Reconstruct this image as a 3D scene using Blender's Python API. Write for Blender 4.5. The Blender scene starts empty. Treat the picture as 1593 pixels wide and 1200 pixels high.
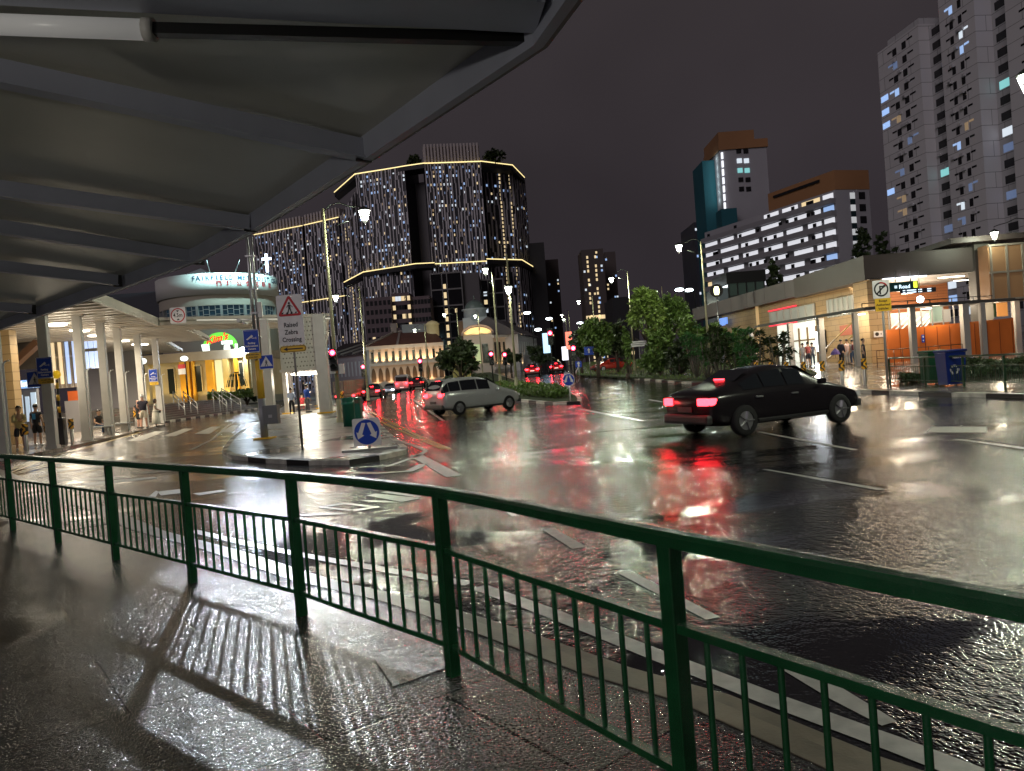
import bpy, bmesh, math, random
from mathutils import Vector, Matrix
random.seed(7)
SC = bpy.context.scene
COL = SC.collection
R = math.radians
# ------------------------------------------------------------------ camera, world, exposure
FPX, CXP, CYP = 1130.0, 796.5, 600.0
ROLL, PITCH, EYE = R(4.4), R(1.08), 1.6
_f0 = Vector((0, math.cos(PITCH), -math.sin(PITCH)))
_u0 = Vector((0, math.sin(PITCH), math.cos(PITCH)))
_r0 = Vector((1, 0, 0))
CR = _r0 * math.cos(ROLL) - _u0 * math.sin(ROLL)
CU = _r0 * math.sin(ROLL) + _u0 * math.cos(ROLL)
CF = _f0
cam_d = bpy.data.cameras.new("camera"); cam = bpy.data.objects.new("camera", cam_d); COL.objects.link(cam)
cam_d.sensor_fit = 'HORIZONTAL'; cam_d.sensor_width = 36.0; cam_d.lens = FPX / 1593.0 * 36.0
cam_d.clip_start = 0.05; cam_d.clip_end = 6000
m3 = Matrix((CR, CU, -CF)).transposed()
cam.matrix_world = Matrix.Translation((0, 0, EYE)) @ m3.to_4x4()
SC.camera = cam
SC.view_settings.view_transform = 'Standard'; SC.view_settings.look = 'None'
SC.view_settings.exposure = 0.0; SC.view_settings.gamma = 1.0
SC.render.engine = 'CYCLES'
SC.cycles.use_denoising = True
SC.cycles.max_bounces = 6; SC.cycles.diffuse_bounces = 2; SC.cycles.glossy_bounces = 4
SC.cycles.transmission_bounces = 3; SC.cycles.transparent_max_bounces = 8
SC.cycles.sample_clamp_indirect = 4.0; SC.cycles.sample_clamp_direct = 0.0
SC.cycles.caustics_reflective = True; SC.cycles.blur_glossy = 1.0; SC.cycles.caustics_refractive = False
W = bpy.data.worlds.new("World"); SC.world = W; W.use_nodes = True
wn = W.node_tree.nodes; wl = W.node_tree.links
bg = wn['Background']
tc = wn.new('ShaderNodeTexCoord'); sx = wn.new('ShaderNodeSeparateXYZ'); wl.new(tc.outputs['Generated'], sx.inputs[0])
rmp = wn.new('ShaderNodeValToRGB'); wl.new(sx.outputs['Z'], rmp.inputs[0])
e = rmp.color_ramp.elements
e[0].position = 0.0; e[0].color = (0.027, 0.022, 0.027, 1)
e[1].position = 0.55; e[1].color = (0.036, 0.030, 0.032, 1)
nz = wn.new('ShaderNodeTexNoise'); nz.inputs['Scale'].default_value = 2.2; nz.inputs['Detail'].default_value = 3
wl.new(tc.outputs['Generated'], nz.inputs['Vector'])
mr = wn.new('ShaderNodeMapRange'); mr.inputs['To Min'].default_value = 0.45; mr.inputs['To Max'].default_value = 1.5
wl.new(nz.outputs['Fac'], mr.inputs['Value'])
mx = wn.new('ShaderNodeMix'); mx.data_type = 'RGBA'; mx.blend_type = 'MULTIPLY'; mx.inputs['Factor'].default_value = 1
wl.new(rmp.outputs[0], mx.inputs[6]); wl.new(mr.outputs[0], mx.inputs[7]); wl.new(mx.outputs[2], bg.inputs['Color'])
bg.inputs['Strength'].default_value = 1.12
# dim wide light of the night sky over the city
sd = bpy.data.lights.new("night_sky_light", 'SUN'); sd.energy = 0.5; sd.angle = R(30); sd.color = (1.0, 0.90, 0.96)
so = bpy.data.objects.new("night_sky_light", sd); COL.objects.link(so)
so.rotation_euler = Vector((0.45, 0.75, -0.42)).to_track_quat('-Z', 'Y').to_euler()

# ------------------------------------------------------------------ pixel -> place helpers
def ray(px, py):
    d = CF + CR * ((px - CXP) / FPX) + CU * ((CYP - py) / FPX)
    return d
def sst(a, b, x):
    t = min(1, max(0, (x - a) / (b - a))); return t * t * (3 - 2 * t)
def H(x, y):
    """the ground rises gently away from the junction"""
    return sst(-16, -6, x) * 0.021 * max(0.0, min(y, 140) - 35)
def K(px, py, z):
    d = ray(px, py); t = (z - EYE) / d.z
    return Vector((0, 0, EYE)) + d * t
def G(px, py, dz=0.0):
    z = dz
    for i in range(30):
        p = K(px, py, z)
        z = z * 0.4 + (H(p.x, p.y) + dz) * 0.6
    p = K(px, py, z); return p
def D(px, py, Y):
    d = ray(px, py); return Vector((0, 0, EYE)) + d * (Y / d.y)
def UP(base, py):
    t = (CYP - py) / FPX
    rel = Vector((base.x, base.y, -EYE))
    return (rel.dot(CU) - t * rel.dot(CF)) / (t * CF.z - CU.z)
def HZ(px): return CYP - (FPX * (-math.tan(PITCH)) * 1.0) * -1.0 if False else 640 - 0.077 * px

# ------------------------------------------------------------------ materials
MATS = {}
def mat(name, col=(0.5, 0.5, 0.5), rough=0.5, metal=0.0, emit=None, es=0.0, bump=None, var=None, spec=0.5, alpha=None, trans=0.0, sample=False, backface=False):
    if name in MATS: return MATS[name]
    m = bpy.data.materials.new(name); m.use_nodes = True
    nt = m.node_tree; b = nt.nodes['Principled BSDF']
    b.inputs['Base Color'].default_value = (*col, 1); b.inputs['Roughness'].default_value = rough
    b.inputs['Metallic'].default_value = metal; b.inputs['Specular IOR Level'].default_value = spec
    if trans: b.inputs['Transmission Weight'].default_value = trans
    if emit:
        b.inputs['Emission Color'].default_value = (*emit, 1); b.inputs['Emission Strength'].default_value = es
        m.cycles.emission_sampling = 'AUTO' if sample else 'NONE'
    if var or bump:
        t = nt.nodes.new('ShaderNodeTexCoord')
    if var:      # (scale, amount) worn / mottled colour
        n = nt.nodes.new('ShaderNodeTexNoise'); n.inputs['Scale'].default_value = var[0]; n.inputs['Detail'].default_value = 5
        nt.links.new(t.outputs['Object'], n.inputs['Vector'])
        r = nt.nodes.new('ShaderNodeMapRange'); r.inputs['From Min'].default_value = 0.3; r.inputs['From Max'].default_value = 0.7
        r.inputs['To Min'].default_value = 1 - var[1]; r.inputs['To Max'].default_value = 1 + var[1]
        nt.links.new(n.outputs['Fac'], r.inputs['Value'])
        x = nt.nodes.new('ShaderNodeMix'); x.data_type = 'RGBA'; x.blend_type = 'MULTIPLY'; x.inputs['Factor'].default_value = 1
        x.inputs[6].default_value = (*col, 1); nt.links.new(r.outputs[0], x.inputs[7]); nt.links.new(x.outputs[2], b.inputs['Base Color'])
    if bump:     # (scale, strength, distance)
        n2 = nt.nodes.new('ShaderNodeTexNoise'); n2.inputs['Scale'].default_value = bump[0]; n2.inputs['Detail'].default_value = 3
        nt.links.new(t.outputs['Object'], n2.inputs['Vector'])
        bp = nt.nodes.new('ShaderNodeBump'); bp.inputs['Strength'].default_value = bump[1]; bp.inputs['Distance'].default_value = bump[2]
        nt.links.new(n2.outputs['Fac'], bp.inputs['Height']); nt.links.new(bp.outputs[0], b.inputs['Normal'])
    MATS[name] = m; return m

def wet_ground(name, base, dark, grain, puddle_scale, puddle_lo, puddle_hi, r_wet, r_damp, bump_s, bump_d, joints=None, stretch=(1, 1, 1), coarse=1.5):
    m = bpy.data.materials.new(name); m.use_nodes = True; nt = m.node_tree; N = nt.nodes; L = nt.links; b = N['Principled BSDF']
    t = N.new('ShaderNodeTexCoord')
    def noise(s, d, vec=None, rough=0.5, dist=0.0):
        n = N.new('ShaderNodeTexNoise'); n.inputs['Scale'].default_value = s; n.inputs['Detail'].default_value = d; n.inputs['Roughness'].default_value = rough
        n.inputs['Distortion'].default_value = dist
        L.new(vec or t.outputs['Object'], n.inputs['Vector']); return n.outputs['Fac']
    def rng(v, a, b_, c, d_):
        r = N.new('ShaderNodeMapRange'); r.interpolation_type = 'SMOOTHSTEP'
        for k, q in zip(('From Min', 'From Max', 'To Min', 'To Max'), (a, b_, c, d_)): r.inputs[k].default_value = q
        L.new(v, r.inputs['Value']); return r.outputs[0]
    def math_(op, a, b_):
        x = N.new('ShaderNodeMath'); x.operation = op
        for i, q in enumerate((a, b_)):
            if isinstance(q, (int, float)): x.inputs[i].default_value = q
            else: L.new(q, x.inputs[i])
        return x.outputs[0]
    mp = N.new('ShaderNodeMapping'); mp.inputs['Scale'].default_value = stretch; mp.inputs['Rotation'].default_value = (0, 0, R(20)); L.new(t.outputs['Object'], mp.inputs[0])
    pud = rng(noise(puddle_scale, 4, mp.outputs[0], 0.55, 0.6), puddle_lo, puddle_hi, 0, 1)
    g = noise(grain, 2, None, 0.7)
    g2 = noise(grain * 0.32, 2)
    patch = noise(0.9, 4)
    cr = N.new('ShaderNodeMix'); cr.data_type = 'RGBA'; cr.inputs[6].default_value = (*dark, 1); cr.inputs[7].default_value = (*base, 1)
    L.new(rng(math_('ADD', math_('MULTIPLY', g, 0.6), math_('MULTIPLY', patch, 0.4)), 0.38, 0.62, 0, 1), cr.inputs[0])
    colour = cr.outputs[2]
    vo = N.new('ShaderNodeTexVoronoi'); vo.inputs['Scale'].default_value = grain; L.new(t.outputs['Object'], vo.inputs['Vector'])
    vb = N.new('ShaderNodeTexVoronoi'); vb.inputs['Scale'].default_value = grain * 0.3; L.new(t.outputs['Object'], vb.inputs['Vector'])
    v2 = math_('SUBTRACT', 1.0, math_('MULTIPLY', vb.outputs['Distance'], vb.outputs['Distance']))
    hgt = math_('ADD', math_('SUBTRACT', 1.0, math_('MULTIPLY', vo.outputs['Distance'], vo.outputs['Distance'])), math_('MULTIPLY', v2, coarse))
    wet = pud
    if joints:
        (w, h, rot, jw) = joints
        m2 = N.new('ShaderNodeMapping'); m2.inputs['Rotation'].default_value = (0, 0, R(rot)); L.new(t.outputs['Object'], m2.inputs[0])
        br = N.new('ShaderNodeTexBrick'); L.new(m2.outputs[0], br.inputs['Vector'])
        br.inputs['Scale'].default_value = 1.0; br.inputs['Mortar Size'].default_value = jw; br.inputs['Brick Width'].default_value = w; br.inputs['Row Height'].default_value = h
        br.inputs['Color1'].default_value = (0.72, 0.72, 0.72, 1); br.inputs['Color2'].default_value = (1.2, 1.18, 1.15, 1); br.inputs['Mortar'].default_value = (0.25, 0.25, 0.25, 1)
        br.inputs['Mortar Smooth'].default_value = 0.3
        mm = N.new('ShaderNodeMix'); mm.data_type = 'RGBA'; mm.blend_type = 'MULTIPLY'; mm.inputs['Factor'].default_value = 1
        L.new(colour, mm.inputs[6]); L.new(br.outputs['Color'], mm.inputs[7]); colour = mm.outputs[2]
        sep = N.new('ShaderNodeSeparateColor'); L.new(br.outputs['Color'], sep.inputs[0])
        hgt = math_('SUBTRACT', hgt, math_('MULTIPLY', br.outputs['Fac'], 2.2))
        wet = math_('MINIMUM', 1.0, math_('ADD', pud, rng(sep.outputs[0], 0.95, 1.2, 0.0, 0.25)))
    dk = N.new('ShaderNodeMix'); dk.data_type = 'RGBA'; dk.blend_type = 'MULTIPLY'; dk.inputs[7].default_value = (0.55, 0.55, 0.57, 1)
    L.new(wet, dk.inputs['Factor']); L.new(colour, dk.inputs[6]); L.new(dk.outputs[2], b.inputs['Base Color'])
    L.new(rng(wet, 0, 1, r_damp, r_wet), b.inputs['Roughness'])
    bp = N.new('ShaderNodeBump'); bp.inputs['Distance'].default_value = bump_d
    L.new(rng(wet, 0, 1, bump_s, bump_s * 0.22), bp.inputs['Strength']); L.new(hgt, bp.inputs['Height']); L.new(bp.outputs[0], b.inputs['Normal'])
    b.inputs['Specular IOR Level'].default_value = 0.5
    MATS[name] = m; return m

# ------------------------------------------------------------------ mesh builder
class MB:
    def __init__(s): s.v = []; s.f = []; s.mi = []; s.sm = []
    def add(s, vs, fs, mi=0, smooth=False):
        o = len(s.v); s.v += [Vector(v) for v in vs]
        for f in fs: s.f.append([i + o for i in f]); s.mi.append(mi); s.sm.append(smooth)
        return s
    def quad(s, a, b, c, d, mi=0): return s.add([a, b, c, d], [(0, 1, 2, 3)], mi)
    def poly(s, pts, mi=0): return s.add(pts, [tuple(range(len(pts)))], mi)
    def box(s, c, d, rz=0, mi=0, tilt=None):
        x, y, z = d[0] / 2, d[1] / 2, d[2] / 2
        M = Matrix.Rotation(rz, 3, 'Z')
        if tilt is not None: M = M @ tilt
        vs = [Vector(c) + M @ Vector(p) for p in ((-x, -y, -z), (x, -y, -z), (x, y, -z), (-x, y, -z), (-x, -y, z), (x, -y, z), (x, y, z), (-x, y, z))]
        return s.add(vs, [(0, 3, 2, 1), (4, 5, 6, 7), (0, 1, 5, 4), (1, 2, 6, 5), (2, 3, 7, 6), (3, 0, 4, 7)], mi)
    def bbox(s, c, d, bev=0.01, rz=0, mi=0):
        """box with chamfered edges"""
        bm = bmesh.new(); bmesh.ops.create_cube(bm, size=1.0)
        for v in bm.verts: v.co = Vector((v.co.x * d[0], v.co.y * d[1], v.co.z * d[2]))
        bmesh.ops.bevel(bm, geom=bm.edges[:], offset=bev, segments=2, affect='EDGES', profile=0.6)
        M = Matrix.Rotation(rz, 3, 'Z'); bm.verts.index_update()
        s.add([Vector(c) + M @ v.co for v in bm.verts], [[v.index for v in f.verts] for f in bm.faces], mi); bm.free(); return s
    def bar(s, p0, p1, w, h=None, mi=0, up=Vector((0, 0, 1))):
        p0 = Vector(p0); p1 = Vector(p1); h = h or w; d = (p1 - p0)
        if d.length < 1e-6: return s
        d.normalize()
        if abs(d.dot(up)) > 0.98: up = Vector((1, 0, 0)) if abs(d.x) < 0.9 else Vector((0, 1, 0))
        a = d.cross(up).normalized() * (w / 2); b = a.cross(d).normalized() * (h / 2)
        vs = [p0 - a - b, p0 + a - b, p0 + a + b, p0 - a + b, p1 - a - b, p1 + a - b, p1 + a + b, p1 - a + b]
        return s.add(vs, [(0, 1, 2, 3), (7, 6, 5, 4), (0, 4, 5, 1), (1, 5, 6, 2), (2, 6, 7, 3), (3, 7, 4, 0)], mi)
    def tube(s, pts, r, n=8, mi=0, smooth=True, cap=True):
        pts = [Vector(p) for p in pts]; rs = r if isinstance(r, (list, tuple)) else [r] * len(pts)
        vs = []; fs = []; ref = None
        for i, p in enumerate(pts):
            d = (pts[min(i + 1, len(pts) - 1)] - pts[max(i - 1, 0)])
            if d.length < 1e-9: d = Vector((0, 0, 1))
            d.normalize()
            if ref is None or abs(ref.dot(d)) > 0.95: ref = Vector((0, 0, 1)) if abs(d.z) < 0.9 else Vector((1, 0, 0))
            a = d.cross(ref).normalized(); b = d.cross(a).normalized(); ref = b.cross(d).cross(d) if False else ref
            for k in range(n):
                t = 2 * math.pi * k / n; vs.append(p + (a * math.cos(t) + b * math.sin(t)) * rs[i])
        for i in range(len(pts) - 1):
            for k in range(n):
                fs.append((i * n + k, i * n + (k + 1) % n, (i + 1) * n + (k + 1) % n, (i + 1) * n + k))
        s.add(vs, fs, mi, smooth)
        if cap:
            s.add(vs[:n], [tuple(range(n))[::-1]], mi); s.add(vs[-n:], [tuple(range(n))], mi)
        return s
    def lathe(s, c, prof, n=16, mi=0, smooth=True):
        c = Vector(c); vs = []; fs = []
        for (r, z) in prof:
            for k in range(n):
                t = 2 * math.pi * k / n; vs.append(c + Vector((r * math.cos(t), r * math.sin(t), z)))
        for i in range(len(prof) - 1):
            for k in range(n): fs.append((i * n + k, i * n + (k + 1) % n, (i + 1) * n + (k + 1) % n, (i + 1) * n + k))
        return s.add(vs, fs, mi, smooth)
    def ball(s, c, r, sc=(1, 1, 1), n=12, m=8, mi=0):
        c = Vector(c); vs = []; fs = []
        for i in range(m + 1):
            ph = math.pi * i / m
            for k in range(n):
                t = 2 * math.pi * k / n
                vs.append(c + Vector((r * sc[0] * math.sin(ph) * math.cos(t), r * sc[1] * math.sin(ph) * math.sin(t), r * sc[2] * math.cos(ph))))
        for i in range(m):
            for k in range(n): fs.append((i * n + k, (i + 1) * n + k, (i + 1) * n + (k + 1) % n, i * n + (k + 1) % n))
        return s.add(vs, fs, mi, True)
    def prism(s, pts, z0, z1, mi=0, side_mi=None, zf=None):
        """pts: plan points; z0/z1 heights (added to the ground height if zf)"""
        n = len(pts); g = (lambda p: zf(p[0], p[1])) if zf else (lambda p: 0)
        area = sum(pts[i][0] * pts[(i + 1) % n][1] - pts[(i + 1) % n][0] * pts[i][1] for i in range(n))
        if area < 0: pts = pts[::-1]
        lo = [Vector((p[0], p[1], z0 + g(p))) for p in pts]; hi = [Vector((p[0], p[1], z1 + g(p))) for p in pts]
        s.add(hi, [tuple(range(n))], mi); s.add(lo, [tuple(range(n))[::-1]], mi)
        for i in range(n):
            j = (i + 1) % n; s.add([lo[i], lo[j], hi[j], hi[i]], [(0, 1, 2, 3)], side_mi if side_mi is not None else mi)
        return s
    def vpanel(s, pts, n, th, mi=0):
        """planar outline pts extruded by th along n"""
        n = Vector(n).normalized() * th; k = len(pts); a = [Vector(p) for p in pts]; b = [p + n for p in a]
        s.add(a, [tuple(range(k))], mi); s.add(b, [tuple(range(k))[::-1]], mi)
        for i in range(k): s.add([a[i], a[(i + 1) % k], b[(i + 1) % k], b[i]], [(0, 1, 2, 3)], mi)
        return s
    def build(s, name, mats, parent=None, world=False, fix=True):
        me = bpy.data.meshes.new(name)
        vs = s.v
        if parent is not None and world:
            inv = parent.matrix_world_custom if hasattr(parent, 'matrix_world_custom') else None
            loc, rz = FR[parent.name]; M = Matrix.Rotation(-rz, 3, 'Z'); vs = [M @ (v - loc) for v in vs]
        me.from_pydata([tuple(v) for v in vs], [], s.f)
        if not isinstance(mats, (list, tuple)): mats = [mats]
        for m in mats: me.materials.append(m)
        me.polygons.foreach_set('material_index', s.mi); me.polygons.foreach_set('use_smooth', s.sm)
        if fix:
            bm = bmesh.new(); bm.from_mesh(me); bmesh.ops.remove_doubles(bm, verts=bm.verts, dist=1e-5); bmesh.ops.recalc_face_normals(bm, faces=bm.faces); bm.to_mesh(me); bm.free()
        me.update()
        o = bpy.data.objects.new(name, me); COL.objects.link(o)
        if parent is not None: o.parent = parent
        return o
FR = {}
def tag(o, label=None, cat=None, group=None, kind=None):
    if label: o['label'] = label
    if cat: o['category'] = cat
    if group: o['group'] = group
    if kind: o['kind'] = kind
    return o
def thing(name, label, cat, loc=(0, 0, 0), rz=0.0, group=None):
    o = bpy.data.objects.new(name, None); COL.objects.link(o); o.empty_display_size = 0.2
    o.location = loc; o.rotation_euler = (0, 0, rz); FR[o.name] = (Vector(loc), rz)
    return tag(o, label, cat, group)
def S(name, mb, m): return tag(mb.build(name, m), kind='structure')
def dup(o, loc=None, rz=None, label=None, parent=None):
    c = o.copy(); COL.objects.link(c)
    if parent is not None: c.parent = parent
    if loc is not None: c.location = loc
    if rz is not None: c.rotation_euler = (0, 0, rz)
    if label: c['label'] = label
    if parent is None: FR[c.name] = (Vector(c.location), c.rotation_euler[2])
    for ch in [q for q in COL.objects if q.parent == o]: dup(ch, parent=c)
    return c
_txt = {}
def text_geo(s, size, bold=0.0):
    k = (s, size, bold)
    if k in _txt: return _txt[k]
    cu = bpy.data.curves.new('t', 'FONT'); cu.body = s; cu.size = size; cu.align_x = 'CENTER'; cu.align_y = 'CENTER'; cu.offset = bold; cu.resolution_u = 2
    ob = bpy.data.objects.new('t', cu); COL.objects.link(ob)
    dg = bpy.context.evaluated_depsgraph_get(); me = bpy.data.meshes.new_from_object(ob.evaluated_get(dg))
    r = ([tuple(v.co) for v in me.vertices], [tuple(p.vertices) for p in me.polygons])
    bpy.data.objects.remove(ob); bpy.data.curves.remove(cu); bpy.data.meshes.remove(me)
    _txt[k] = r; return r
def text_on(mb, s, size, o, ux, uy, bold=0.0, mi=0, sx=1.0):
    vs, fs = text_geo(s, size, bold); o = Vector(o); ux = Vector(ux); uy = Vector(uy)
    return mb.add([o + ux * (v[0] * sx) + uy * v[1] for v in vs], fs, mi)
def light(kind, loc, power, col=(1, 1, 1), size=0.1, aim=None, spot=None, parent=None, name='lamp_light', sy=None, blend=0.4):
    d = bpy.data.lights.new(name, kind); d.energy = power; d.color = col
    if kind == 'AREA':
        d.size = size
        if sy: d.shape = 'RECTANGLE'; d.size_y = sy
    else: d.shadow_soft_size = size
    if kind == 'SPOT': d.spot_size = R(spot or 120); d.spot_blend = blend
    o = bpy.data.objects.new(name, d); COL.objects.link(o); o.location = loc
    if aim is not None: o.rotation_euler = (Vector(aim) - Vector(loc)).to_track_quat('-Z', 'Y').to_euler()
    return o
def rrect(w, h, r, n=4):
    pts = []
    for cx, cy, a0 in ((w / 2 - r, h / 2 - r, 0), (-w / 2 + r, h / 2 - r, 90), (-w / 2 + r, -h / 2 + r, 180), (w / 2 - r, -h / 2 + r, 270)):
        for i in range(n + 1):
            a = R(a0 + 90 * i / n); pts.append((cx + r * math.cos(a), cy + r * math.sin(a)))
    return pts
def circ(r, n=24, c=(0, 0)): return [(c[0] + r * math.cos(2 * math.pi * k / n), c[1] + r * math.sin(2 * math.pi * k / n)) for k in range(n)]
def flat(mb, pts2, o, ux, uy, mi=0):
    o = Vector(o); ux = Vector(ux); uy = Vector(uy)
    return mb.poly([o + ux * p[0] + uy * p[1] for p in pts2], mi)
def ring(mb, r0, r1, o, ux, uy, mi=0, n=28, a0=0, a1=360):
    o = Vector(o); ux = Vector(ux); uy = Vector(uy); k = n
    for i in range(k):
        t0 = R(a0 + (a1 - a0) * i / k); t1 = R(a0 + (a1 - a0) * (i + 1) / k)
        q = [(r0 * math.cos(t0), r0 * math.sin(t0)), (r1 * math.cos(t0), r1 * math.sin(t0)), (r1 * math.cos(t1), r1 * math.sin(t1)), (r0 * math.cos(t1), r0 * math.sin(t1))]
        flat(mb, q, o, ux, uy, mi)
    return mb

# colours
M_steel = mat('steel', (0.42, 0.42, 0.42), 0.35, 0.9)
M_dsteel = mat('dark_steel', (0.06, 0.06, 0.06), 0.4, 0.6)
M_white = mat('white_paint', (0.72, 0.70, 0.66), 0.45, var=(3, 0.06))
M_black = mat('black_paint', (0.015, 0.015, 0.015), 0.4)
M_yellow = mat('yellow_paint', (0.75, 0.45, 0.02), 0.4)
M_red = mat('red_paint', (0.5, 0.02, 0.02), 0.4)
M_blue = mat('blue_sign', (0.005, 0.05, 0.42), 0.35)
M_glass = mat('dark_glass', (0.01, 0.012, 0.015), 0.06)
# ------------------------------------------------------------------ ground
M_road = wet_ground('wet_asphalt', (0.026, 0.026, 0.027), (0.008, 0.008, 0.009), 48, 0.22, 0.47, 0.64, 0.06, 0.10, 1.0, 0.0036, stretch=(1, 2.2, 1))
M_pave = wet_ground('wet_granite', (0.068, 0.066, 0.062), (0.020, 0.0195, 0.0185), 78, 0.45, 0.55, 0.72, 0.07, 0.14, 1.0, 0.0032, joints=(1.25, 1.05, -38, 0.012), coarse=0.35)
M_isl = wet_ground('wet_light_paving', (0.34, 0.33, 0.31), (0.20, 0.19, 0.18), 40, 0.5, 0.50, 0.66, 0.14, 0.34, 0.35, 0.003, joints=(0.6, 0.3, 12, 0.006))
M_plaza = wet_ground('wet_plaza', (0.30, 0.26, 0.22), (0.18, 0.155, 0.135), 25, 0.4, 0.46, 0.6, 0.09, 0.26, 0.15, 0.003, joints=(0.6, 0.6, 24, 0.008))
M_kerb = mat('kerb_concrete', (0.17, 0.145, 0.10), 0.35, bump=(60, 0.5, 0.003), var=(4, 0.3))
M_mark = mat('road_marking', (0.42, 0.41, 0.37), 0.32, bump=(70, 0.5, 0.003), var=(9, 0.22))
M_ymark = mat('yellow_marking', (0.60, 0.38, 0.05), 0.32, bump=(70, 0.5, 0.003), var=(9, 0.22))
M_kw = mat('kerb_white', (0.55, 0.54, 0.47), 0.35, var=(5, 0.25)); M_kb = mat('kerb_black', (0.02, 0.02, 0.02), 0.3)
M_grass = mat('grass_blades', (0.05, 0.10, 0.02), 0.6, var=(1.5, 0.4)); M_soil = mat('lawn_soil', (0.035, 0.055, 0.015), 0.9, bump=(30, 0.8, 0.03), var=(2, 0.4))
mb = MB()
xs = [-3000, -600, -200] + [-110 + 2.0 * i for i in range(111)] + [200, 600, 3000]
ys = [-60, -10, 0] + [2 + 2.0 * i for i in range(82)] + [240, 600, 3000]
for y in ys:
    for x in xs: mb.v.append(Vector((x, y, -0.12 + H(x, y))))
nx = len(xs)
for j in range(len(ys) - 1):
    for i in range(nx - 1): mb.f.append([j * nx + i, j * nx + i + 1, (j + 1) * nx + i + 1, (j + 1) * nx + i]); mb.mi.append(0); mb.sm.append(True)
tag(mb.build('road', M_road, fix=False), kind='structure')

RAILPX = [(-42, 700), (-8, 702), (42, 706), (105, 711), (188, 717), (296, 724), (451, 734), (682, 757), (1038, 823)]
RH = 1.02
rail = [K(px, py, RH).xy.to_3d() for px, py in RAILPX]
# straighten the far posts: even spacing along the fitted line
d0 = (rail[5] - rail[6]).normalized()
for i in range(5, -1, -1):
    base = rail[6]; k = 6 - i
    rail[i] = base + d0 * 1.69 * k + Vector((-0.010, 0.004, 0)) * k * k
dr = (rail[8] - rail[7]).normalized()
rail.append(rail[8] + Vector((0.60, -0.86, 0)).normalized() * 1.67)
rail.append(rail[9] + Vector((0.68, -0.80, 0)).normalized() * 1.67)
rail.append(rail[10] + Vector((0.72, -0.75, 0)).normalized() * 1.67)
def offs(pts, d):
    out = []
    for i, p in enumerate(pts):
        a = pts[max(0, i - 1)]; b = pts[min(len(pts) - 1, i + 1)]; t = (b - a).normalized(); out.append(p + Vector((-t.y, t.x, 0)) * d)
    return out
kpx = [(60, 762), (130, 790), (201, 823), (316, 855), (455, 903), (600, 937), (740, 985), (900, 1046), (1050, 1090), (1293, 1200)]
kin = [G(x, y) for x, y in kpx]
k0 = (kin[0] - kin[1]).normalized()
kin = [kin[0] + k0 * 30, kin[0] + k0 * 8] + kin
kd = (kin[-1] - kin[-2]).normalized(); kin += [kin[-1] + kd * 3 + Vector((.3, .3, 0)), kin[-1] + kd * 8 + Vector((2.2, 2.0, 0))]
kin = [Vector((p.x, p.y, 0)) for p in kin]
# pavement under the canopy
mb = MB(); mb.prism([(p.x, p.y) for p in kin] + [(6, -9), (-14, -9), (-50, 6)], -0.3, 0.0); S('pavement', mb, M_pave)
kout = offs(kin, 0.17) if (offs(kin, .1)[3] - Vector((0, 0, 0))).length > kin[3].length else offs(kin, -0.17)
sg = 1 if kout[3].length > kin[3].length else -1
kout = offs(kin, 0.17 * sg)
mb = MB()
for i in range(len(kin) - 1):
    a, b, c, d = kin[i], kin[i + 1], kout[i + 1], kout[i]
    def up(p, z): return Vector((p.x, p.y, z))
    cc = offs(kin, 0.13 * sg)
    mb.quad(up(a, .004), up(b, .004), up(cc[i + 1], .004), up(cc[i], .004)); mb.quad(up(cc[i], .004), up(cc[i + 1], .004), up(c, -.03), up(d, -.03)); mb.quad(up(d, -.03), up(c, -.03), up(c, -.2), up(d, -.2)); mb.quad(up(a, .004), up(b, .004), up(b, -.01), up(a, -.01))
S('kerb', mb, M_kerb)
g0, g1 = offs(kin, 0.172 * sg), offs(kin, 0.42 * sg)
mb = MB()
for i in range(len(kin) - 1):
    mb.quad(*[Vector((p.x, p.y, -0.115)) for p in (g0[i], g0[i + 1], g1[i + 1], g1[i])])
S('gutter', mb, M_kerb)
# --- road markings (white)
def gm(mb, pts, dz=-0.1155):
    P = [G(x, y, dz) for x, y in pts]; 
    mb.poly(P)
def gline(mb, pts, w, dz=-0.1155, w2=None):
    P = [G(x, y, dz) for x, y in pts]; P = [Vector((p.x, p.y, 0)) for p in P]
    a = offs(P, w / 2); b = offs(P, -w / 2)
    for i in range(len(P) - 1):
        mb.poly([Vector((q.x, q.y, H(q.x, q.y) + dz)) for q in (a[i], a[i + 1], b[i + 1], b[i])])
mb = MB()
gline(mb, [(300, 826), (380, 845), (463, 862), (546, 877), (674, 900), (730, 908)], 0.12)
gline(mb, [(745, 913), (850, 951), (1027, 1021), (1093, 1046), (1193, 1085), (1393, 1158), (1513, 1204), (1600, 1240)], 0.14)
gm(mb, [(842, 823), (862, 822), (912, 851), (890, 854)])
gm(mb, [(958, 890), (980, 888), (1120, 960), (1098, 964)])
gm(mb, [(1166, 1011), (1188, 1017), (1293, 1060), (1395, 1122), (1372, 1129), (1293, 1088)])
gm(mb, [(768, 781), (776, 780), (805, 802), (797, 804)])
gm(mb, [(1185, 730), (1198, 731), (1377, 761), (1366, 763)])
gm(mb, [(1480, 683), (1500, 684), (1600, 697), (1593, 699)])
gm(mb, [(1450, 664), (1535, 664), (1535, 673), (1440, 673)])
gline(mb, [(646, 708), (672, 722), (706, 741)], 0.28)
gline(mb, [(660, 722), (636, 733), (590, 736), (540, 735)], 0.22)
gline(mb, [(600, 678), (640, 692), (663, 701), (651, 709), (608, 724), (560, 727)], 0.12)
gline(mb, [(560, 640), (600, 678)], 0.12)
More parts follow.
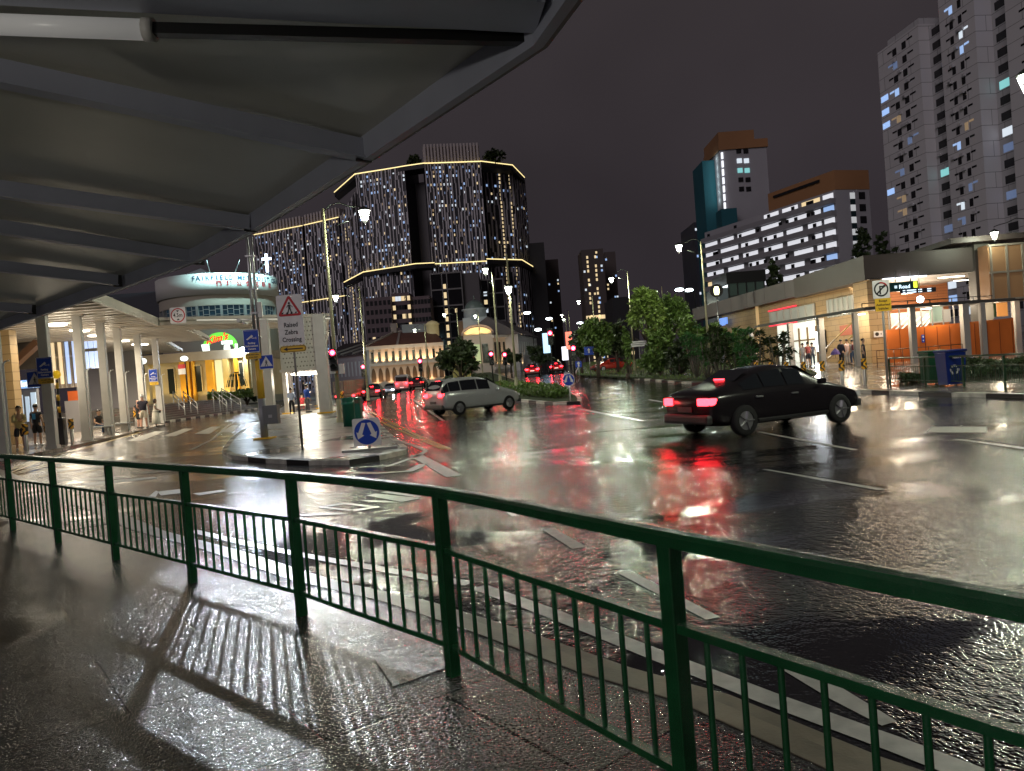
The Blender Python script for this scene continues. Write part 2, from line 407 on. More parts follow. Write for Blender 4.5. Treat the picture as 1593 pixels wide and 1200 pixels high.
for q in ([(493, 789), (535, 782), (540, 784), (505, 789)], [(535, 782), (587, 788), (580, 790), (530, 784)], [(493, 789), (505, 789), (548, 793), (543, 795)], [(548, 793), (587, 787), (592, 789), (550, 796)],
          [(570, 771), (585, 768), (656, 775), (625, 781)], [(592, 766), (603, 764), (657, 772), (650, 774)], [(463, 800), (530, 798), (535, 800), (470, 803)], [(560, 778), (600, 779), (618, 782), (575, 781)], [(622, 757), (648, 756), (650, 759), (626, 760)]):
    gm(mb, q)
# left road arrows and hump marks
for q in ([(205, 735), (285, 728), (290, 731), (215, 738)], [(118, 745), (200, 741), (205, 744), (120, 749)], [(125, 752), (240, 742), (246, 744), (135, 756)], [(300, 768), (345, 762), (352, 764), (310, 771)],
          [(245, 765), (290, 760), (292, 766), (250, 771)], [(228, 775), (243, 763), (247, 766), (240, 776)], [(80, 730), (165, 725), (167, 727), (85, 733)], [(60, 750), (110, 746), (111, 748), (65, 752)]):
    gm(mb, q)
gline(mb, [(297, 700), (330, 684), (345, 671), (352, 664), (362, 658)], 0.12)
gline(mb, [(690, 655), (640, 620)], 0.12); gline(mb, [(610, 640), (580, 622)], 0.1)
gline(mb, [(1120, 640), (1010, 622)], 0.12); gline(mb, [(1000, 655), (900, 636)], 0.1); gline(mb, [(1330, 700), (1180, 672)], 0.1)
for Sx in range(5):   # zebra crossing bars on the raised table
    x0 = 198 + Sx * 34; 
gm(mb, [(197, 686), (241, 671), (256, 671), (221, 686)]); gm(mb, [(253, 679), (286, 667), (301, 667), (272, 679)]); gm(mb, [(303, 675), (329, 664), (343, 664), (326, 675)]); gm(mb, [(343, 673), (362, 661), (374, 661), (362, 672)]); gm(mb, [(380, 668), (392, 657), (402, 657), (394, 668)])
S('road_marking_white', mb, M_mark)
mb = MB()
gline(mb, [(566, 640), (600, 660), (645, 680), (690, 699)], 0.10); gline(mb, [(575, 640), (607, 657), (655, 680), (700, 699)], 0.10)
gline(mb, [(0, 742), (50, 722), (95, 706), (165, 688), (235, 668)], 0.12)
for a, b in (((0, 736), (95, 706)), ((8, 740), (130, 706)), ((22, 738), (150, 705)), ((50, 735), (170, 712)), ((90, 730), (180, 716)), ((118, 738), (190, 722)), ((20, 728), (70, 712)), ((60, 742), (120, 730)), ((110, 703), (165, 691)), ((120, 708), (190, 693))):
    gline(mb, [a, b], 0.09)
S('road_marking_yellow', mb, M_ymark)

mb = MB()
for q in ([(578, 1018), (672, 1000), (702, 1036), (612, 1068)], [(100, 812), (150, 806), (168, 815), (112, 824)]):
    mb.poly([G(x, y, .004) for x, y in q])
S('pavement_cover', mb, mat('cast_cover', (.05, .05, .045), .22, bump=(160, 1.0, .004), var=(30, .5)))
# --- the island in the road, kerbed in black and white
def kerbed(name, px, top_mat, kw=0.16, block=1.0, white=M_kw, closed=True, top=0.0, inset=True):
    P = [G(x, y, top) for x, y in px]
    n = len(P); area = sum(P[i].x * P[(i + 1) % n].y - P[(i + 1) % n].x * P[i].y for i in range(n))
    if area < 0: P = P[::-1]
    # resample
    Q = []
    for i in range(n):
        a = P[i]; b = P[(i + 1) % n]; k = max(1, int(round((b - a).length / block)))
        for j in range(k): Q.append(a.lerp(b, j / k))
    n = len(Q); inn = []
    for i in range(n):
        t = (Q[(i + 1) % n] - Q[i - 1]).normalized(); inn.append(Q[i] + Vector((-t.y, t.x, 0)) * kw)
    mb = MB()
    for i in range(n):
        j = (i + 1) % n; mi = (i // 1) % 2
        z = lambda p, dz: Vector((p.x, p.y, H(p.x, p.y) + top + dz))
        mb.quad(z(inn[i], .006), z(inn[j], .006), z(Q[j], -.01), z(Q[i], -.01), mi)
        mb.quad(z(Q[i], -.01), z(Q[j], -.01), z(Q[j], -.35), z(Q[i], -.35), mi); mb.quad(z(inn[i], .006), z(inn[j], .006), z(inn[j], -.1), z(inn[i], -.1), mi)
    S(name + '_kerb', mb, [white, M_kb])
    bm = bmesh.new(); vs = [bm.verts.new((p.x, p.y, H(p.x, p.y) + top)) for p in inn]; f = bm.faces.new(vs); bmesh.ops.triangulate(bm, faces=[f])
    me = bpy.data.meshes.new(name); bmesh.ops.recalc_face_normals(bm, faces=bm.faces); bm.to_mesh(me); bm.free(); me.materials.append(top_mat)
    o = bpy.data.objects.new(name, me); COL.objects.link(o); tag(o, kind='structure')
    return inn
isl = kerbed('island_pavement', [(345, 701), (348, 695), (359, 681), (380, 667), (403, 655), (425, 642), (445, 630), (470, 617), (500, 608), (545, 612), (553, 624), (565, 636), (585, 652), (605, 672), (634, 695), (632, 699), (590, 708), (543, 715), (480, 716), (413, 713), (360, 708)], M_isl, block=1.0)
med = kerbed('median_strip', [(905, 620), (903, 624), (860, 626), (800, 621), (748, 609), (700, 600), (660, 594), (640, 591), (700, 589), (760, 590), (820, 596), (870, 604), (900, 614)], M_soil, block=1.0, kw=0.2)
# plaza before the station on the right
plz = kerbed('station_plaza', [(1593, 613), (1480, 611), (1383, 608), (1330, 606), (1250, 602), (1170, 598), (1060, 594), (960, 586), (893, 583), (905, 576), (1000, 571), (1100, 566), (1250, 556), (1380, 546), (1500, 540), (1700, 530), (1900, 545), (1750, 610)], M_plaza, block=1.3)
# lawn on the plaza
lawn_px = [(896, 584), (960, 587), (1060, 592), (1150, 592), (1210, 589), (1268, 584), (1272, 581), (1235, 572), (1160, 567), (1080, 568), (1000, 572), (910, 576)]
LP = [G(x, y, 0.0) for x, y in lawn_px]
mb = MB(); mb.prism([(p.x, p.y) for p in LP], -0.05, 0.06, zf=H); S('lawn', mb, M_soil)
# left platform (covered walkway) beside the left road
lpx = [(-60, 730), (0, 716), (60, 704), (110, 694), (165, 682), (215, 670), (262, 659)]
LK = [G(x, y) for x, y in lpx]
lp = [(p.x, p.y) for p in LK]
mb = MB(); mb.prism(lp + [(LK[-1].x - 25, LK[-1].y + 8), (-75, 60), (-60, 10)], -0.3, 0.0); S('station_pavement', mb, M_plaza)
# ------------------------------------------------------------------ canopy overhead
M_fascia = mat('canopy_steel_paint', (0.46, 0.48, 0.58), 0.36, var=(2, 0.08))
M_soffit = mat('canopy_soffit', (0.66, 0.65, 0.57), 0.24, var=(1.5, 0.05))
epx = [(0, 514), (186, 452), (311, 407), (395, 362), (571, 254), (845, 74)]
EZ = 3.0
edge = [K(x, y, EZ).xy.to_3d() for x, y in epx]
edge = [edge[0] + (edge[0] - edge[1]) * 2.2] + edge
e2 = K(900, 0, EZ).xy.to_3d()
edge += [e2, e2 + (e2 - edge[-1]).normalized() * 3.4]
can = thing('walkway_canopy', 'dark grey steel canopy overhead with ribbed underside above the near pavement', 'canopy', (edge[4].x, edge[4].y, 0))
RISE = 0.12
def inward(i):
    a = edge[max(0, i - 1)]; b = edge[min(len(edge) - 1, i + 1)]; t = (b - a).normalized(); n = Vector((t.y, -t.x, 0))
    return -n if n.dot(Vector((-1, -1, 0))) < 0 else n
inn = [p + inward(i) * 5.0 for i, p in enumerate(edge)]
ci = 6  # corner index (845,74)
inn[ci] = edge[ci] + Vector((-1, -0.16, 0)).normalized() * 5.2
inn[ci + 1] = edge[ci + 1] + Vector((-1, -0.25, 0)).normalized() * 5.2; inn[ci + 2] = edge[ci + 2] + Vector((-1, -0.25, 0)).normalized() * 5.2
FH = 0.15
mb = MB()
for i in range(len(edge) - 1):
    a, b, c, d = edge[i], edge[i + 1], inn[i + 1], inn[i]
    z = lambda p, zz: Vector((p.x, p.y, zz))
    zt = EZ + FH - 0.01; zi = EZ + FH + RISE * 5 - 0.01
    mb.quad(z(a, zt), z(b, zt), z(c, zi), z(d, zi)); mb.quad(z(a, zt + .05), z(b, zt + .05), z(c, zi + .05), z(d, zi + .05))
mb.build('roof_panel', M_soffit, can, True)
mb = MB()
for i in range(len(edge) - 1):
    a, b = edge[i], edge[i + 1]; n = (inward(i) + inward(i + 1)).normalized() * 0.04
    w0 = inward(i) * 0.05; w1 = inward(i + 1) * 0.05
    A = [a, b, b + w1, a + w0]
    lo = [Vector((p.x, p.y, EZ)) for p in A]; hi = [Vector((p.x, p.y, EZ + FH + 0.07)) for p in A]
    mb.add(lo + hi, [(0, 1, 2, 3), (4, 5, 6, 7), (0, 1, 5, 4), (3, 2, 6, 7)])
mb.build('fascia', M_fascia, can, True)
mb = MB()   # thin drip trim on the outer lower lip
for i in range(len(edge) - 1):
    a, b = edge[i], edge[i + 1]; o0 = -inward(i) * 0.012; o1 = -inward(i + 1) * 0.012
    mb.bar(Vector((a.x, a.y, EZ + .012)) + o0, Vector((b.x, b.y, EZ + .012)) + o1, 0.02, 0.02)
mb.build('drip_trim', mat('drip_trim', (0.22, 0.21, 0.22), 0.5), can, True)
ribs = [((183, 440), (0, 418)), ((310, 405), (0, 358)), ((388, 352), (0, 300)), ((565, 240), (0, 122)), ((50, 484), (0, 480))]
for (p, q) in ribs:
    a = K(p[0], p[1], EZ + 0.04)
    # inner end at the pixel q, height on the rising roof
    zq = EZ + 0.25
    for _ in range(12):
        b = K(q[0], q[1], zq); dd = (Vector((b.x, b.y, 0)) - Vector((a.x, a.y, 0))).length; zq = zq * 0.5 + 0.5 * (EZ + 0.04 + RISE * 0.9 * dd)
    dr_ = (b - a); b2 = a + dr_.normalized() * max(3.4, dr_.length * 1.3)
    mb = MB(); mb.bar(a + Vector((0, 0, 0.03)), b2 + Vector((0, 0, 0.03)), 0.06, 0.12); mb.bar(a + Vector((0, 0, -0.03)), b2 + Vector((0, 0, -0.03)), 0.10, 0.012)
    mb.build('rib', M_fascia, can, True)
    mb = MB(); mb.box(a + Vector((0, 0, 0.02)), (0.10, 0.02, 0.14), 0.7); mb.tube([a + Vector((.0, -.02, -.03)), a + Vector((.0, -.02, .03))], 0.012, 6); mb.build('bracket', M_dsteel, can, True)
# heavy end beam at the corner with a fluorescent fitting
bA = Vector((edge[ci].x, edge[ci].y, EZ + 0.06)); bB = K(0, 8, EZ + 0.22)
bB2 = bA + (bB - bA).normalized() * 4.6
mb = MB(); dv = (bB - bA).normalized(); nv = Vector((0.1, 1, 0)).normalized()
mb.bar(bA - nv * 0.16, bB2 - nv * 0.16, 0.26, 0.02); mb.bar(bA - nv * 0.03 + Vector((0, 0, .06)), bB2 - nv * .03 + Vector((0, 0, .06)), 0.02, 0.14); mb.bar(bA - nv * .3 + Vector((0, 0, .06)), bB2 - nv * .3 + Vector((0, 0, .06)), 0.02, 0.14)
mb.build('end_beam', M_fascia, can, True)
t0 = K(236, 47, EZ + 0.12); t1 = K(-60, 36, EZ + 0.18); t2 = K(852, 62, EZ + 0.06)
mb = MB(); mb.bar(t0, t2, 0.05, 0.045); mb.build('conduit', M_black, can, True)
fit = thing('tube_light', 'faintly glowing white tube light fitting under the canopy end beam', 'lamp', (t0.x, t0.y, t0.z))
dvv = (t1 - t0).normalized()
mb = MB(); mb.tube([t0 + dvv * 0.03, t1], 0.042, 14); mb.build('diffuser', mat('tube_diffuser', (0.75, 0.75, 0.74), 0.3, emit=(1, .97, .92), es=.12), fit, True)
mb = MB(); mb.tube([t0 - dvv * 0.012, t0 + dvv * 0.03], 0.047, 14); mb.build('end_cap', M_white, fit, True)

# unseen lamp added on a post behind the viewer to brighten the canopy underside
bk_ = thing('added_fill_lamp', 'added unseen fill lamp on a short steel post behind the viewpoint under the canopy', 'lamp', (-4.2, -1.6, 0))
mb = MB(); mb.tube([(0, 0, 0), (0, 0, 2.3)], .04, 8); mb.build('post', M_steel, bk_); mb = MB(); mb.lathe((0, 0, 2.3), [(0, 0), (.14, 0), (.14, .08), (0, .12)], 14); mb.build('lens', mat('fill_lamp_glow', (1, 1, 1), .4, emit=(1, .95, .85), es=4), bk_)
light('POINT', (-4.2, -1.6, 2.52), 130, (1, .95, .84), .15)
# ------------------------------------------------------------------ railings
M_green = wet = mat('wet_green_paint', (0.006, 0.062, 0.019), 0.2, bump=(260, 0.9, 0.002), var=(6, 0.2), spec=0.6)
M_green2 = mat('green_paint', (0.02, 0.11, 0.04), 0.35)
M_drop = mat('rain_drop', (0.8, 0.85, 0.8), 0.03, trans=0.9)
def railing(pts, name, label, m, zf=lambda p: 0.0, h=1.02, nb=11, group=None, drops=False, pw=0.062, detail=True):
    rt = thing(name, label, 'railing', (pts[len(pts) // 2].x, pts[len(pts) // 2].y, zf(pts[len(pts) // 2])), 0, group)
    def at(p, z): return Vector((p.x, p.y, z + zf(p)))
    P = pts
    def prof(mb, pts3, w, hh, rnd=True):
        n = len(pts3); vs = []; cs = [(-w / 2, -hh / 2), (w / 2, -hh / 2), (w / 2, hh * .15), (w * .38, hh * .42), (0, hh / 2), (-w * .38, hh * .42), (-w / 2, hh * .15)]
        for i, p in enumerate(pts3):
            t = (pts3[min(n - 1, i + 1)] - pts3[max(0, i - 1)]); t.z = 0; t.normalize(); s_ = Vector((-t.y, t.x, 0))
            for c in cs: vs.append(p + s_ * c[0] + Vector((0, 0, c[1])))
        k = len(cs); fs = []
        for i in range(n - 1):
            for j in range(k): fs.append((i * k + j, i * k + (j + 1) % k, (i + 1) * k + (j + 1) % k, (i + 1) * k + j))
        fs += [tuple(range(k)), tuple(range((n - 1) * k, n * k))[::-1]]; mb.add(vs, fs)
    def smooth_path(P, step=6):
        out = []
        for i in range(len(P) - 1):
            p0 = P[max(0, i - 1)]; p1 = P[i]; p2 = P[i + 1]; p3 = P[min(len(P) - 1, i + 2)]
            for s_ in range(step):
                t = s_ / step; out.append(0.5 * ((2 * p1) + (p2 - p0) * t + (2 * p0 - 5 * p1 + 4 * p2 - p3) * t * t + (3 * p1 - p0 - 3 * p2 + p3) * t ** 3))
        out.append(P[-1]); return out
    SP = smooth_path(P)
    mb = MB(); prof(mb, [at(p, h - 0.025) for p in SP], 0.078, 0.055); mb.build('top_rail', m, rt, True)
    if drops:
        mb = MB()
        for i in range(2600):
            k = random.random() ** 0.6 * (len(SP) - 1); a = int(min(k, len(SP) - 2)); p = SP[a].lerp(SP[a + 1], k - a)
            if p.y > 7.5: continue
            u = (random.random() - .5) * 0.07; t = (SP[a + 1] - SP[a]).normalized(); q = at(p, h + 0.0016 - abs(u) * 0.22) + Vector((-t.y, t.x, 0)) * u
            r = random.uniform(.0012, .003); mb.ball(q, r, (1, 1, .7), 6, 4)
        for zz in (h - 0.335,):
            for i in range(1400):
                k = random.random() ** 0.6 * (len(P) - 1); a = int(min(k, len(P) - 2)); p = P[a].lerp(P[a + 1], k - a)
                if p.y > 6: continue
                t = (P[a + 1] - P[a]).normalized(); q = at(p, zz + 0.0155) + Vector((-t.y, t.x, 0)) * random.uniform(-.018, .018); mb.ball(q, random.uniform(.0012, .003), (1, 1, .7), 6, 4)
        o = mb.build('rain_drops', M_drop, rt, True, fix=False); o['kind'] = 'stuff'
    for nm, zz, hh in (('middle_rail', h - 0.335, 0.03), ('bottom_rail', 0.17, 0.03)):
        mb = MB()
        for i in range(len(P) - 1):
            t = (P[i + 1] - P[i]).normalized() * (pw / 2 - .002); mb.bar(at(P[i] + t, zz), at(P[i + 1] - t, zz), 0.042, hh)
        mb.build(nm, m, rt, True)
    for i, p in enumerate(P):
        t = (P[min(i + 1, len(P) - 1)] - P[max(i - 1, 0)]); rz = math.atan2(t.y, t.x)
        mb = MB(); mb.bbox((0, 0, 0), (pw, pw, h - 0.055), 0.004, 0); o = mb.build('post', m, rt); L0 = FR[rt.name][0]; o.location = at(p, (h - 0.055) / 2) - L0; o.rotation_euler = (0, 0, rz)
        if detail:
            mb = MB(); mb.box((0, 0, 0.004), (pw + .05, pw + .05, 0.008)); q = mb.build('base_plate', m, rt); q.location = at(p, 0.0) - L0; q.rotation_euler = (0, 0, rz)
    z0, z1 = 0.185, h - 0.35; proto = None; cnt = 0; rest = MB()
    for i in reversed(range(len(P) - 1)):
        a, b = P[i], P[i + 1]
        for j in range(1, nb + 1):
            q = a.lerp(b, j / (nb + 1)); cnt += 1
            if cnt <= 99:
                if proto is None:
                    mb = MB(); mb.tube([(0, 0, z0), (0, 0, z1)], 0.0112, 8, cap=False); proto = mb.build('baluster', m, rt); o = proto
                else: o = proto.copy(); COL.objects.link(o)
                o.location = at(q, 0) - FR[rt.name][0]
            else: rest.tube([at(q, z0), at(q, z1)], 0.009, 6, cap=False)
    if rest.v: o = rest.build('baluster', m, rt, True); o['kind'] = 'stuff'
    return rt
railing(rail, 'railing', 'wet dark green railing curving across the near pavement edge, beaded with rain', M_green, drops=True, detail=False)
# ------------------------------------------------------------------ street lamps
M_pole = mat('lamp_pole_paint', (0.34, 0.33, 0.20), 0.4, 0.2, var=(3, 0.15))
M_pdark = mat('lamp_arm_metal', (0.03, 0.035, 0.03), 0.4, 0.5)
M_lamp = mat('lantern_glow', (1, 1, 1), 0.3, emit=(0.90, 1.0, 0.84), es=14)
M_lcool = mat('lantern_glow_cool', (1, 1, 1), 0.3, emit=(0.84, 0.95, 1.0), es=12)
LCOL = (0.93, 1.0, 0.76)
def street_lamp(lpx, lpy, ppx, label, power=900, Hh=9.2, col=LCOL, Y=None, tall=0.7, size=1.0, basez=None, detail=True, side=None):
    z = Hh
    if Y is None:
        z = Hh
        for _ in range(12):
            p = K(lpx, lpy, z); z = Hh + H(p.x, p.y)
        p = K(lpx, lpy, z)
    else: p = D(lpx, lpy, Y); z = p.z
    b = D(ppx, lpy, p.y); bz = H(b.x, b.y) if basez is None else basez
    t = thing('street_lamp', label, 'street lamp', (b.x, b.y, bz), 0, 'heritage lantern street lamps')
    top = z + tall - bz; dx = p.x - b.x; r = 0.075 * size
    mb = MB(); mb.tube([(0, 0, 0), (0, 0, top * .45), (0, 0, top)], [r * 1.25, r, r * .72], 10); mb.lathe((0, 0, 0), [(r * 2.2, 0), (r * 2.2, .12), (r * 1.6, .2), (r * 1.5, .9), (r * 1.25, 1.0)], 12); mb.build('pole', M_pole, t)
    if detail and abs(dx) > 0.15:
        s_ = 1 if dx > 0 else -1; a = abs(dx); mb = MB()
        mb.tube([(0, 0, top - .15), (s_ * a * .15, 0, top + .12), (s_ * a * .4, 0, top + .22), (s_ * a * .65, 0, top + .05 - tall * .1), (s_ * a * .85, 0, top + .1 - tall * .3), (dx, 0, top - tall * .3), (dx, 0, z - bz + .3)], 0.028 * size, 6)
        mb.tube([(0, 0, top - .9), (s_ * a * .6, 0, top - .6)], 0.015, 5); mb.build('arm', M_pdark, t)
    c = Vector((dx, 0, z - bz)); s = size
    mb = MB(); mb.lathe(c, [(.02 * s, .34 * s), (.10 * s, .30 * s), (.24 * s, .20 * s), (.27 * s, .15 * s), (.02 * s, .15 * s)], 12); h_ = mb.build('lantern_cap', M_pdark, t)
    mb = MB(); mb.lathe(c, [(.02 * s, .14 * s), (.22 * s, .13 * s), (.20 * s, .05 * s), (.12 * s, -.02 * s), (.02 * s, -.03 * s)], 12); mb.build('bulb', M_lamp if col == LCOL else M_lcool, t)
    mb = MB()
    for k in range(6):
        a = math.pi * k / 3; mb.bar(c + Vector((.25 * s * math.cos(a), .25 * s * math.sin(a), .15 * s)), c + Vector((.10 * s * math.cos(a), .10 * s * math.sin(a), -.30 * s)), .022 * s)
    mb.lathe(c, [(.02 * s, -.30 * s), (.115 * s, -.30 * s), (.10 * s, -.34 * s), (.03 * s, -.36 * s), (.02 * s, -.44 * s)], 10); mb.build('lantern_cage', mat('lantern_cage', (0.6, 0.6, 0.55), 0.3, emit=(0.9, 1, 0.85), es=0.5), t)  # bulb light on the cage bars is put in as faint emission
    if power: light('POINT', Vector((b.x, b.y, bz)) + c + Vector((0, 0, -.12 * s)), power, col, 0.16)
    return t
street_lamp(567, 333, 503, 'street lamp with swan-neck arm rising from the kerbed island behind the green bin', 1500, Y=31.4, tall=.35)
street_lamp(755, 421, 765, 'brightest lantern street lamp standing left of the dark office block', 1500, tall=-.3)
street_lamp(791, 450, 792, 'tall lantern street lamp growing out of the planted median strip', 1300, Y=46, tall=2.2)
street_lamp(951, 435, 977, 'lantern street lamp left of the big leafy tree on the lawn', 3500)
street_lamp(900, 470, 922, 'small lantern street lamp behind the round dark tree', 900)
street_lamp(691, 490, 711, 'small lantern street lamp in front of the arcaded shophouse', 700)
street_lamp(739, 492, 744, 'lantern street lamp right in front of the domed clock drum', 400)
street_lamp(761, 505, 770, 'lantern street lamp beside the arched gable of the corner building', 400)
street_lamp(645, 514, 661, 'lantern street lamp in front of the arcade roof', 500)
street_lamp(1056, 385, 1091, 'tall lantern street lamp behind the frangipani bushes of the lawn', 1500, tall=.3)
street_lamp(1547, 365, 1606, 'lantern street lamp beside the white tower above the station roof', 420, Y=46)
street_lamp(1599, 125, 1640, 'close lantern street lamp at the right edge above the road', 2800, Y=22, size=1.15)
street_lamp(522, 463, 560, 'lantern street lamp just behind the island lamp pole', 500, Y=58)
street_lamp(504, 515, 520, 'distant lantern street lamp seen beside the shelter roof', 300, Y=95)
street_lamp(874, 491, 885, 'distant lantern street lamp left of the red light on the mast', 300)
street_lamp(877, 498, 880, 'distant lantern street lamp just under another one beyond the junction', 0, Y=130, detail=False)
street_lamp(1020, 455, 1030, 'modern street lamp glimpsed behind the crown of the leafy tree', 0, Y=90, detail=False)
# unseen lamp added out of frame to light the railing and the sign faces
street_lamp(2060, 10, 2110, 'street lamp added outside the picture on the near kerb to light railing and signs', 2200, Y=9.5)
for i, (x, y, Yy, lab) in enumerate(((821, 487, 120, 'white roadside floodlight over the pale shophouse roof'), (855, 496, 130, 'bright white road light above the red light on the mast'), (903, 503, 140, 'white road light just left of the round tree'), (1058, 451, 95, 'white road light seen over the tree crown'), (838, 513, 120, 'small white light beside the red light on the mast'), (1073, 451.5, 99, 'faint white road light by the tower foot'))):
    p = D(x, y, Yy); hz = H(p.x, p.y)
    t = thing('road_light', lab, 'street lamp', (p.x + .6, p.y, hz), 0, 'modern road lights')
    mb = MB(); mb.tube([(0, 0, 0), (0, 0, p.z - hz), (-.3, 0, p.z - hz + .25), (-.8, 0, p.z - hz + .2)], .06, 6); mb.build('pole', M_pdark, t)
    mb = MB(); mb.ball((-.7, 0, p.z - hz), .45, (1.3, .7, .5), 10, 6); mb.build('head', M_lcool, t)
# ------------------------------------------------------------------ signals
M_lred = mat('signal_red', (0.8, 0.02, 0.02), 0.3, emit=(1.0, 0.02, 0.05), es=26)
M_lredc = mat('signal_red_core', (0.8, 0.2, 0.2), 0.3, emit=(1.0, 0.45, 0.45), es=22)
M_off = mat('signal_dark_lens', (0.01, 0.012, 0.01), 0.15)
def signal(px, py, Y, label, s=1.0, pole=True, power=60):
    p = D(px, py, Y); hz = H(p.x, p.y)
    t = thing('traffic_light', label, 'traffic light', (p.x, p.y, hz), 0, 'traffic lights showing red')
    z = p.z - hz
    if pole: mb = MB(); mb.tube([(0.0, .12, 0), (0, .12, z + .3)], .06, 8); mb.build('pole', M_pdark, t)
    mb = MB(); mb.bbox((0, 0, z - .30), (.30 * s, .16, .95 * s), .02); mb.build('housing', M_black, t)
    for k, m in enumerate((M_lred, M_off, M_off)):
        zz = z - k * .30 * s; mb = MB(); c = Vector((0, -.085, zz))
        vs = [c + Vector((.115 * s * math.cos(a * math.pi / 8), -.03, .115 * s * math.sin(a * math.pi / 8))) for a in range(16)]; mb.add(vs, [tuple(range(16))])
        if k == 0: mb.add([c + Vector((.05 * s * math.cos(a * math.pi / 6), -.033, .05 * s * math.sin(a * math.pi / 6))) for a in range(12)], [tuple(range(12))], 1)
        L = mb.build('lens', [m, M_lredc], t)
        mb = MB()
        for a in range(8):
            t0, t1 = math.pi * a / 8, math.pi * (a + 1) / 8; r = .135 * s
            mb.quad(c + Vector((r * math.cos(t0), 0, r * math.sin(t0))), c + Vector((r * math.cos(t1), 0, r * math.sin(t1))), c + Vector((r * math.cos(t1), -.16, r * math.sin(t1) - .01)), c + Vector((r * math.cos(t0), -.16, r * math.sin(t0) - .01)))
        mb.build('hood', M_black, t)
    if power: light('SPOT', (p.x, p.y - .35, p.z), power * .8, (1, .02, .05), .15, aim=(p.x * .85, 0, 0), spot=110)
    return t
signal(518, 549, 31.0, 'red traffic light on the island lamp pole above two white boxes', 1.0, False, 5)
signal(565, 571, 62, 'red traffic light behind the truck left of the dark car', 1.2, True, 70)
signal(653.5, 562, 60, 'red traffic light before the arcaded shophouse', 1.2, True, 70)
signal(764, 551, 56, 'left red traffic light of the pair below the corner gable', 1.2, True, 70)
signal(785, 552, 60, 'right red traffic light of the pair below the corner gable', 1.2, True, 70)
signal(855.5, 518.6, 62, 'highest red traffic light hung over the two waiting red-lit cars', 1.5, True, 160)
signal(891.5, 542, 55, 'red traffic light at the tip of the lawn beside the round tree', 1.4, True, 100)

# ------------------------------------------------------------------ signs
UX, UZ = Vector((1, 0, 0)), Vector((0, 0, 1))
M_swhite = mat('sign_white', (0.70, 0.68, 0.68), 0.45, bump=(120, .3, .001), var=(6, 0.08))
M_back = mat('sign_back', (0.3, 0.3, 0.3), 0.5, 0.5)
M_syel = mat('sign_yellow', (0.72, 0.43, 0.03), 0.4)
M_sred = mat('sign_red', (0.45, 0.01, 0.015), 0.4)
SM = [M_swhite, M_blue, M_black, M_sred, M_syel, M_back]   # slots 0..5
def plate(mb, c, w, h, mi, rad=0.03, th=0.012, back=5):
    c = Vector(c); pts = rrect(w, h, rad); f = [c + UX * a + UZ * b for a, b in pts]; k = len(f); g = [p + Vector((0, th, 0)) for p in f]
    mb.add(f, [tuple(range(k))], mi); mb.add(g, [tuple(range(k))[::-1]], back)
    for i in range(k): mb.add([f[i], f[(i + 1) % k], g[(i + 1) % k], g[i]], [(0, 1, 2, 3)], back)
def lay(c, n=1): return Vector(c) + Vector((0, -0.0035 * n, 0))
def walker(mb, c, s, mi=2, flip=1, n=3):
    c = lay(c, n); F = lambda pts: flat(mb, [(flip * a * s, b * s) for a, b in pts], c, UX, UZ, mi)
    flat(mb, [(a * s, b * s) for a, b in circ(.085, 14, (0, .40))], c, UX, UZ, mi)
    F([(-.09, .30), (.10, .30), (.09, .0), (-.07, .0)]); F([(.06, .29), (.11, .27), (.25, .12), (.22, .08)]); F([(-.09, .29), (-.06, .26), (-.17, .08), (-.21, .11)])
    F([(-.07, .02), (.02, .02), (-.12, -.40), (-.20, -.38)]); F([(-.0, .02), (.09, .02), (.20, -.38), (.12, -.40)])
    F([(-.20, -.38), (-.12, -.40), (-.26, -.43), (-.27, -.39)]); F([(.12, -.40), (.20, -.38), (.27, -.37), (.26, -.41)])
def poly_tri(r): return [(r * math.cos(R(a)), r * math.sin(R(a))) for a in (90, 210, 330)]
def rtri(r, k=.16):
    out = []; T = [Vector((a, b, 0)) for a, b in poly_tri(r)]
    for i in range(3):
        p = T[i]; a = T[i - 1]; b = T[(i + 1) % 3]; q0 = p.lerp(a, k); q1 = p.lerp(b, k)
        for t in (0, .25, .5, .75, 1): out.append(((1 - t) ** 2 * q0 + 2 * t * (1 - t) * p + t * t * q1).xy[:])
    return out
def camera_sign(t, c, w=0.52, h=0.76, yellow=True):
    mb = MB(); plate(mb, c, w, h, 0, .03); flat(mb, rrect(w * .93, h * .95, .02), lay(c), UX, UZ, 1)
    cc = Vector(c) + UZ * h * .17; u = lambda P: flat(mb, [(a * w, b * w) for a, b in P], lay(cc, 2), UX, UZ, 0)
    u([(-.32, -.14), (-.24, -.19), (.14, .03), (.06, .14)]); u([(.08, -.10), (.30, -.10), (.30, -.07), (.10, -.06), (.02, -.02), (0, -.06)]); u([(.30, -.16), (.33, -.16), (.33, -.01), (.30, -.01)])
    for k, s in enumerate(('Parking', 'Enforcement', 'Camera')): text_on(mb, s, w * .155, lay(Vector(c) + UZ * (-.10 - .125 * k) * h, 2), UX, UZ, .004, 0)
    u2 = Vector(c) + UZ * h * .43; flat(mb, [(-w * .4, 0), (w * .4, 0), (w * .4, .006), (-w * .4, .006)], lay(u2, 2), UX, UZ, 0)
    mb.build('camera_notice', SM, t)
    if yellow:
        c2 = Vector(c) - UZ * (h * .5 + .12) + UX * .02; mb = MB(); plate(mb, c2, w, .20, 4, .03)
        text_on(mb, 'FOR NEXT 200m', .052, lay(c2 + UZ * .04), UX, UZ, .002, 2); text_on(mb, 'AT ALL TIMES', .048, lay(c2 - UZ * .045), UX, UZ, .002, 2); mb.build('yellow_plate', SM, t)
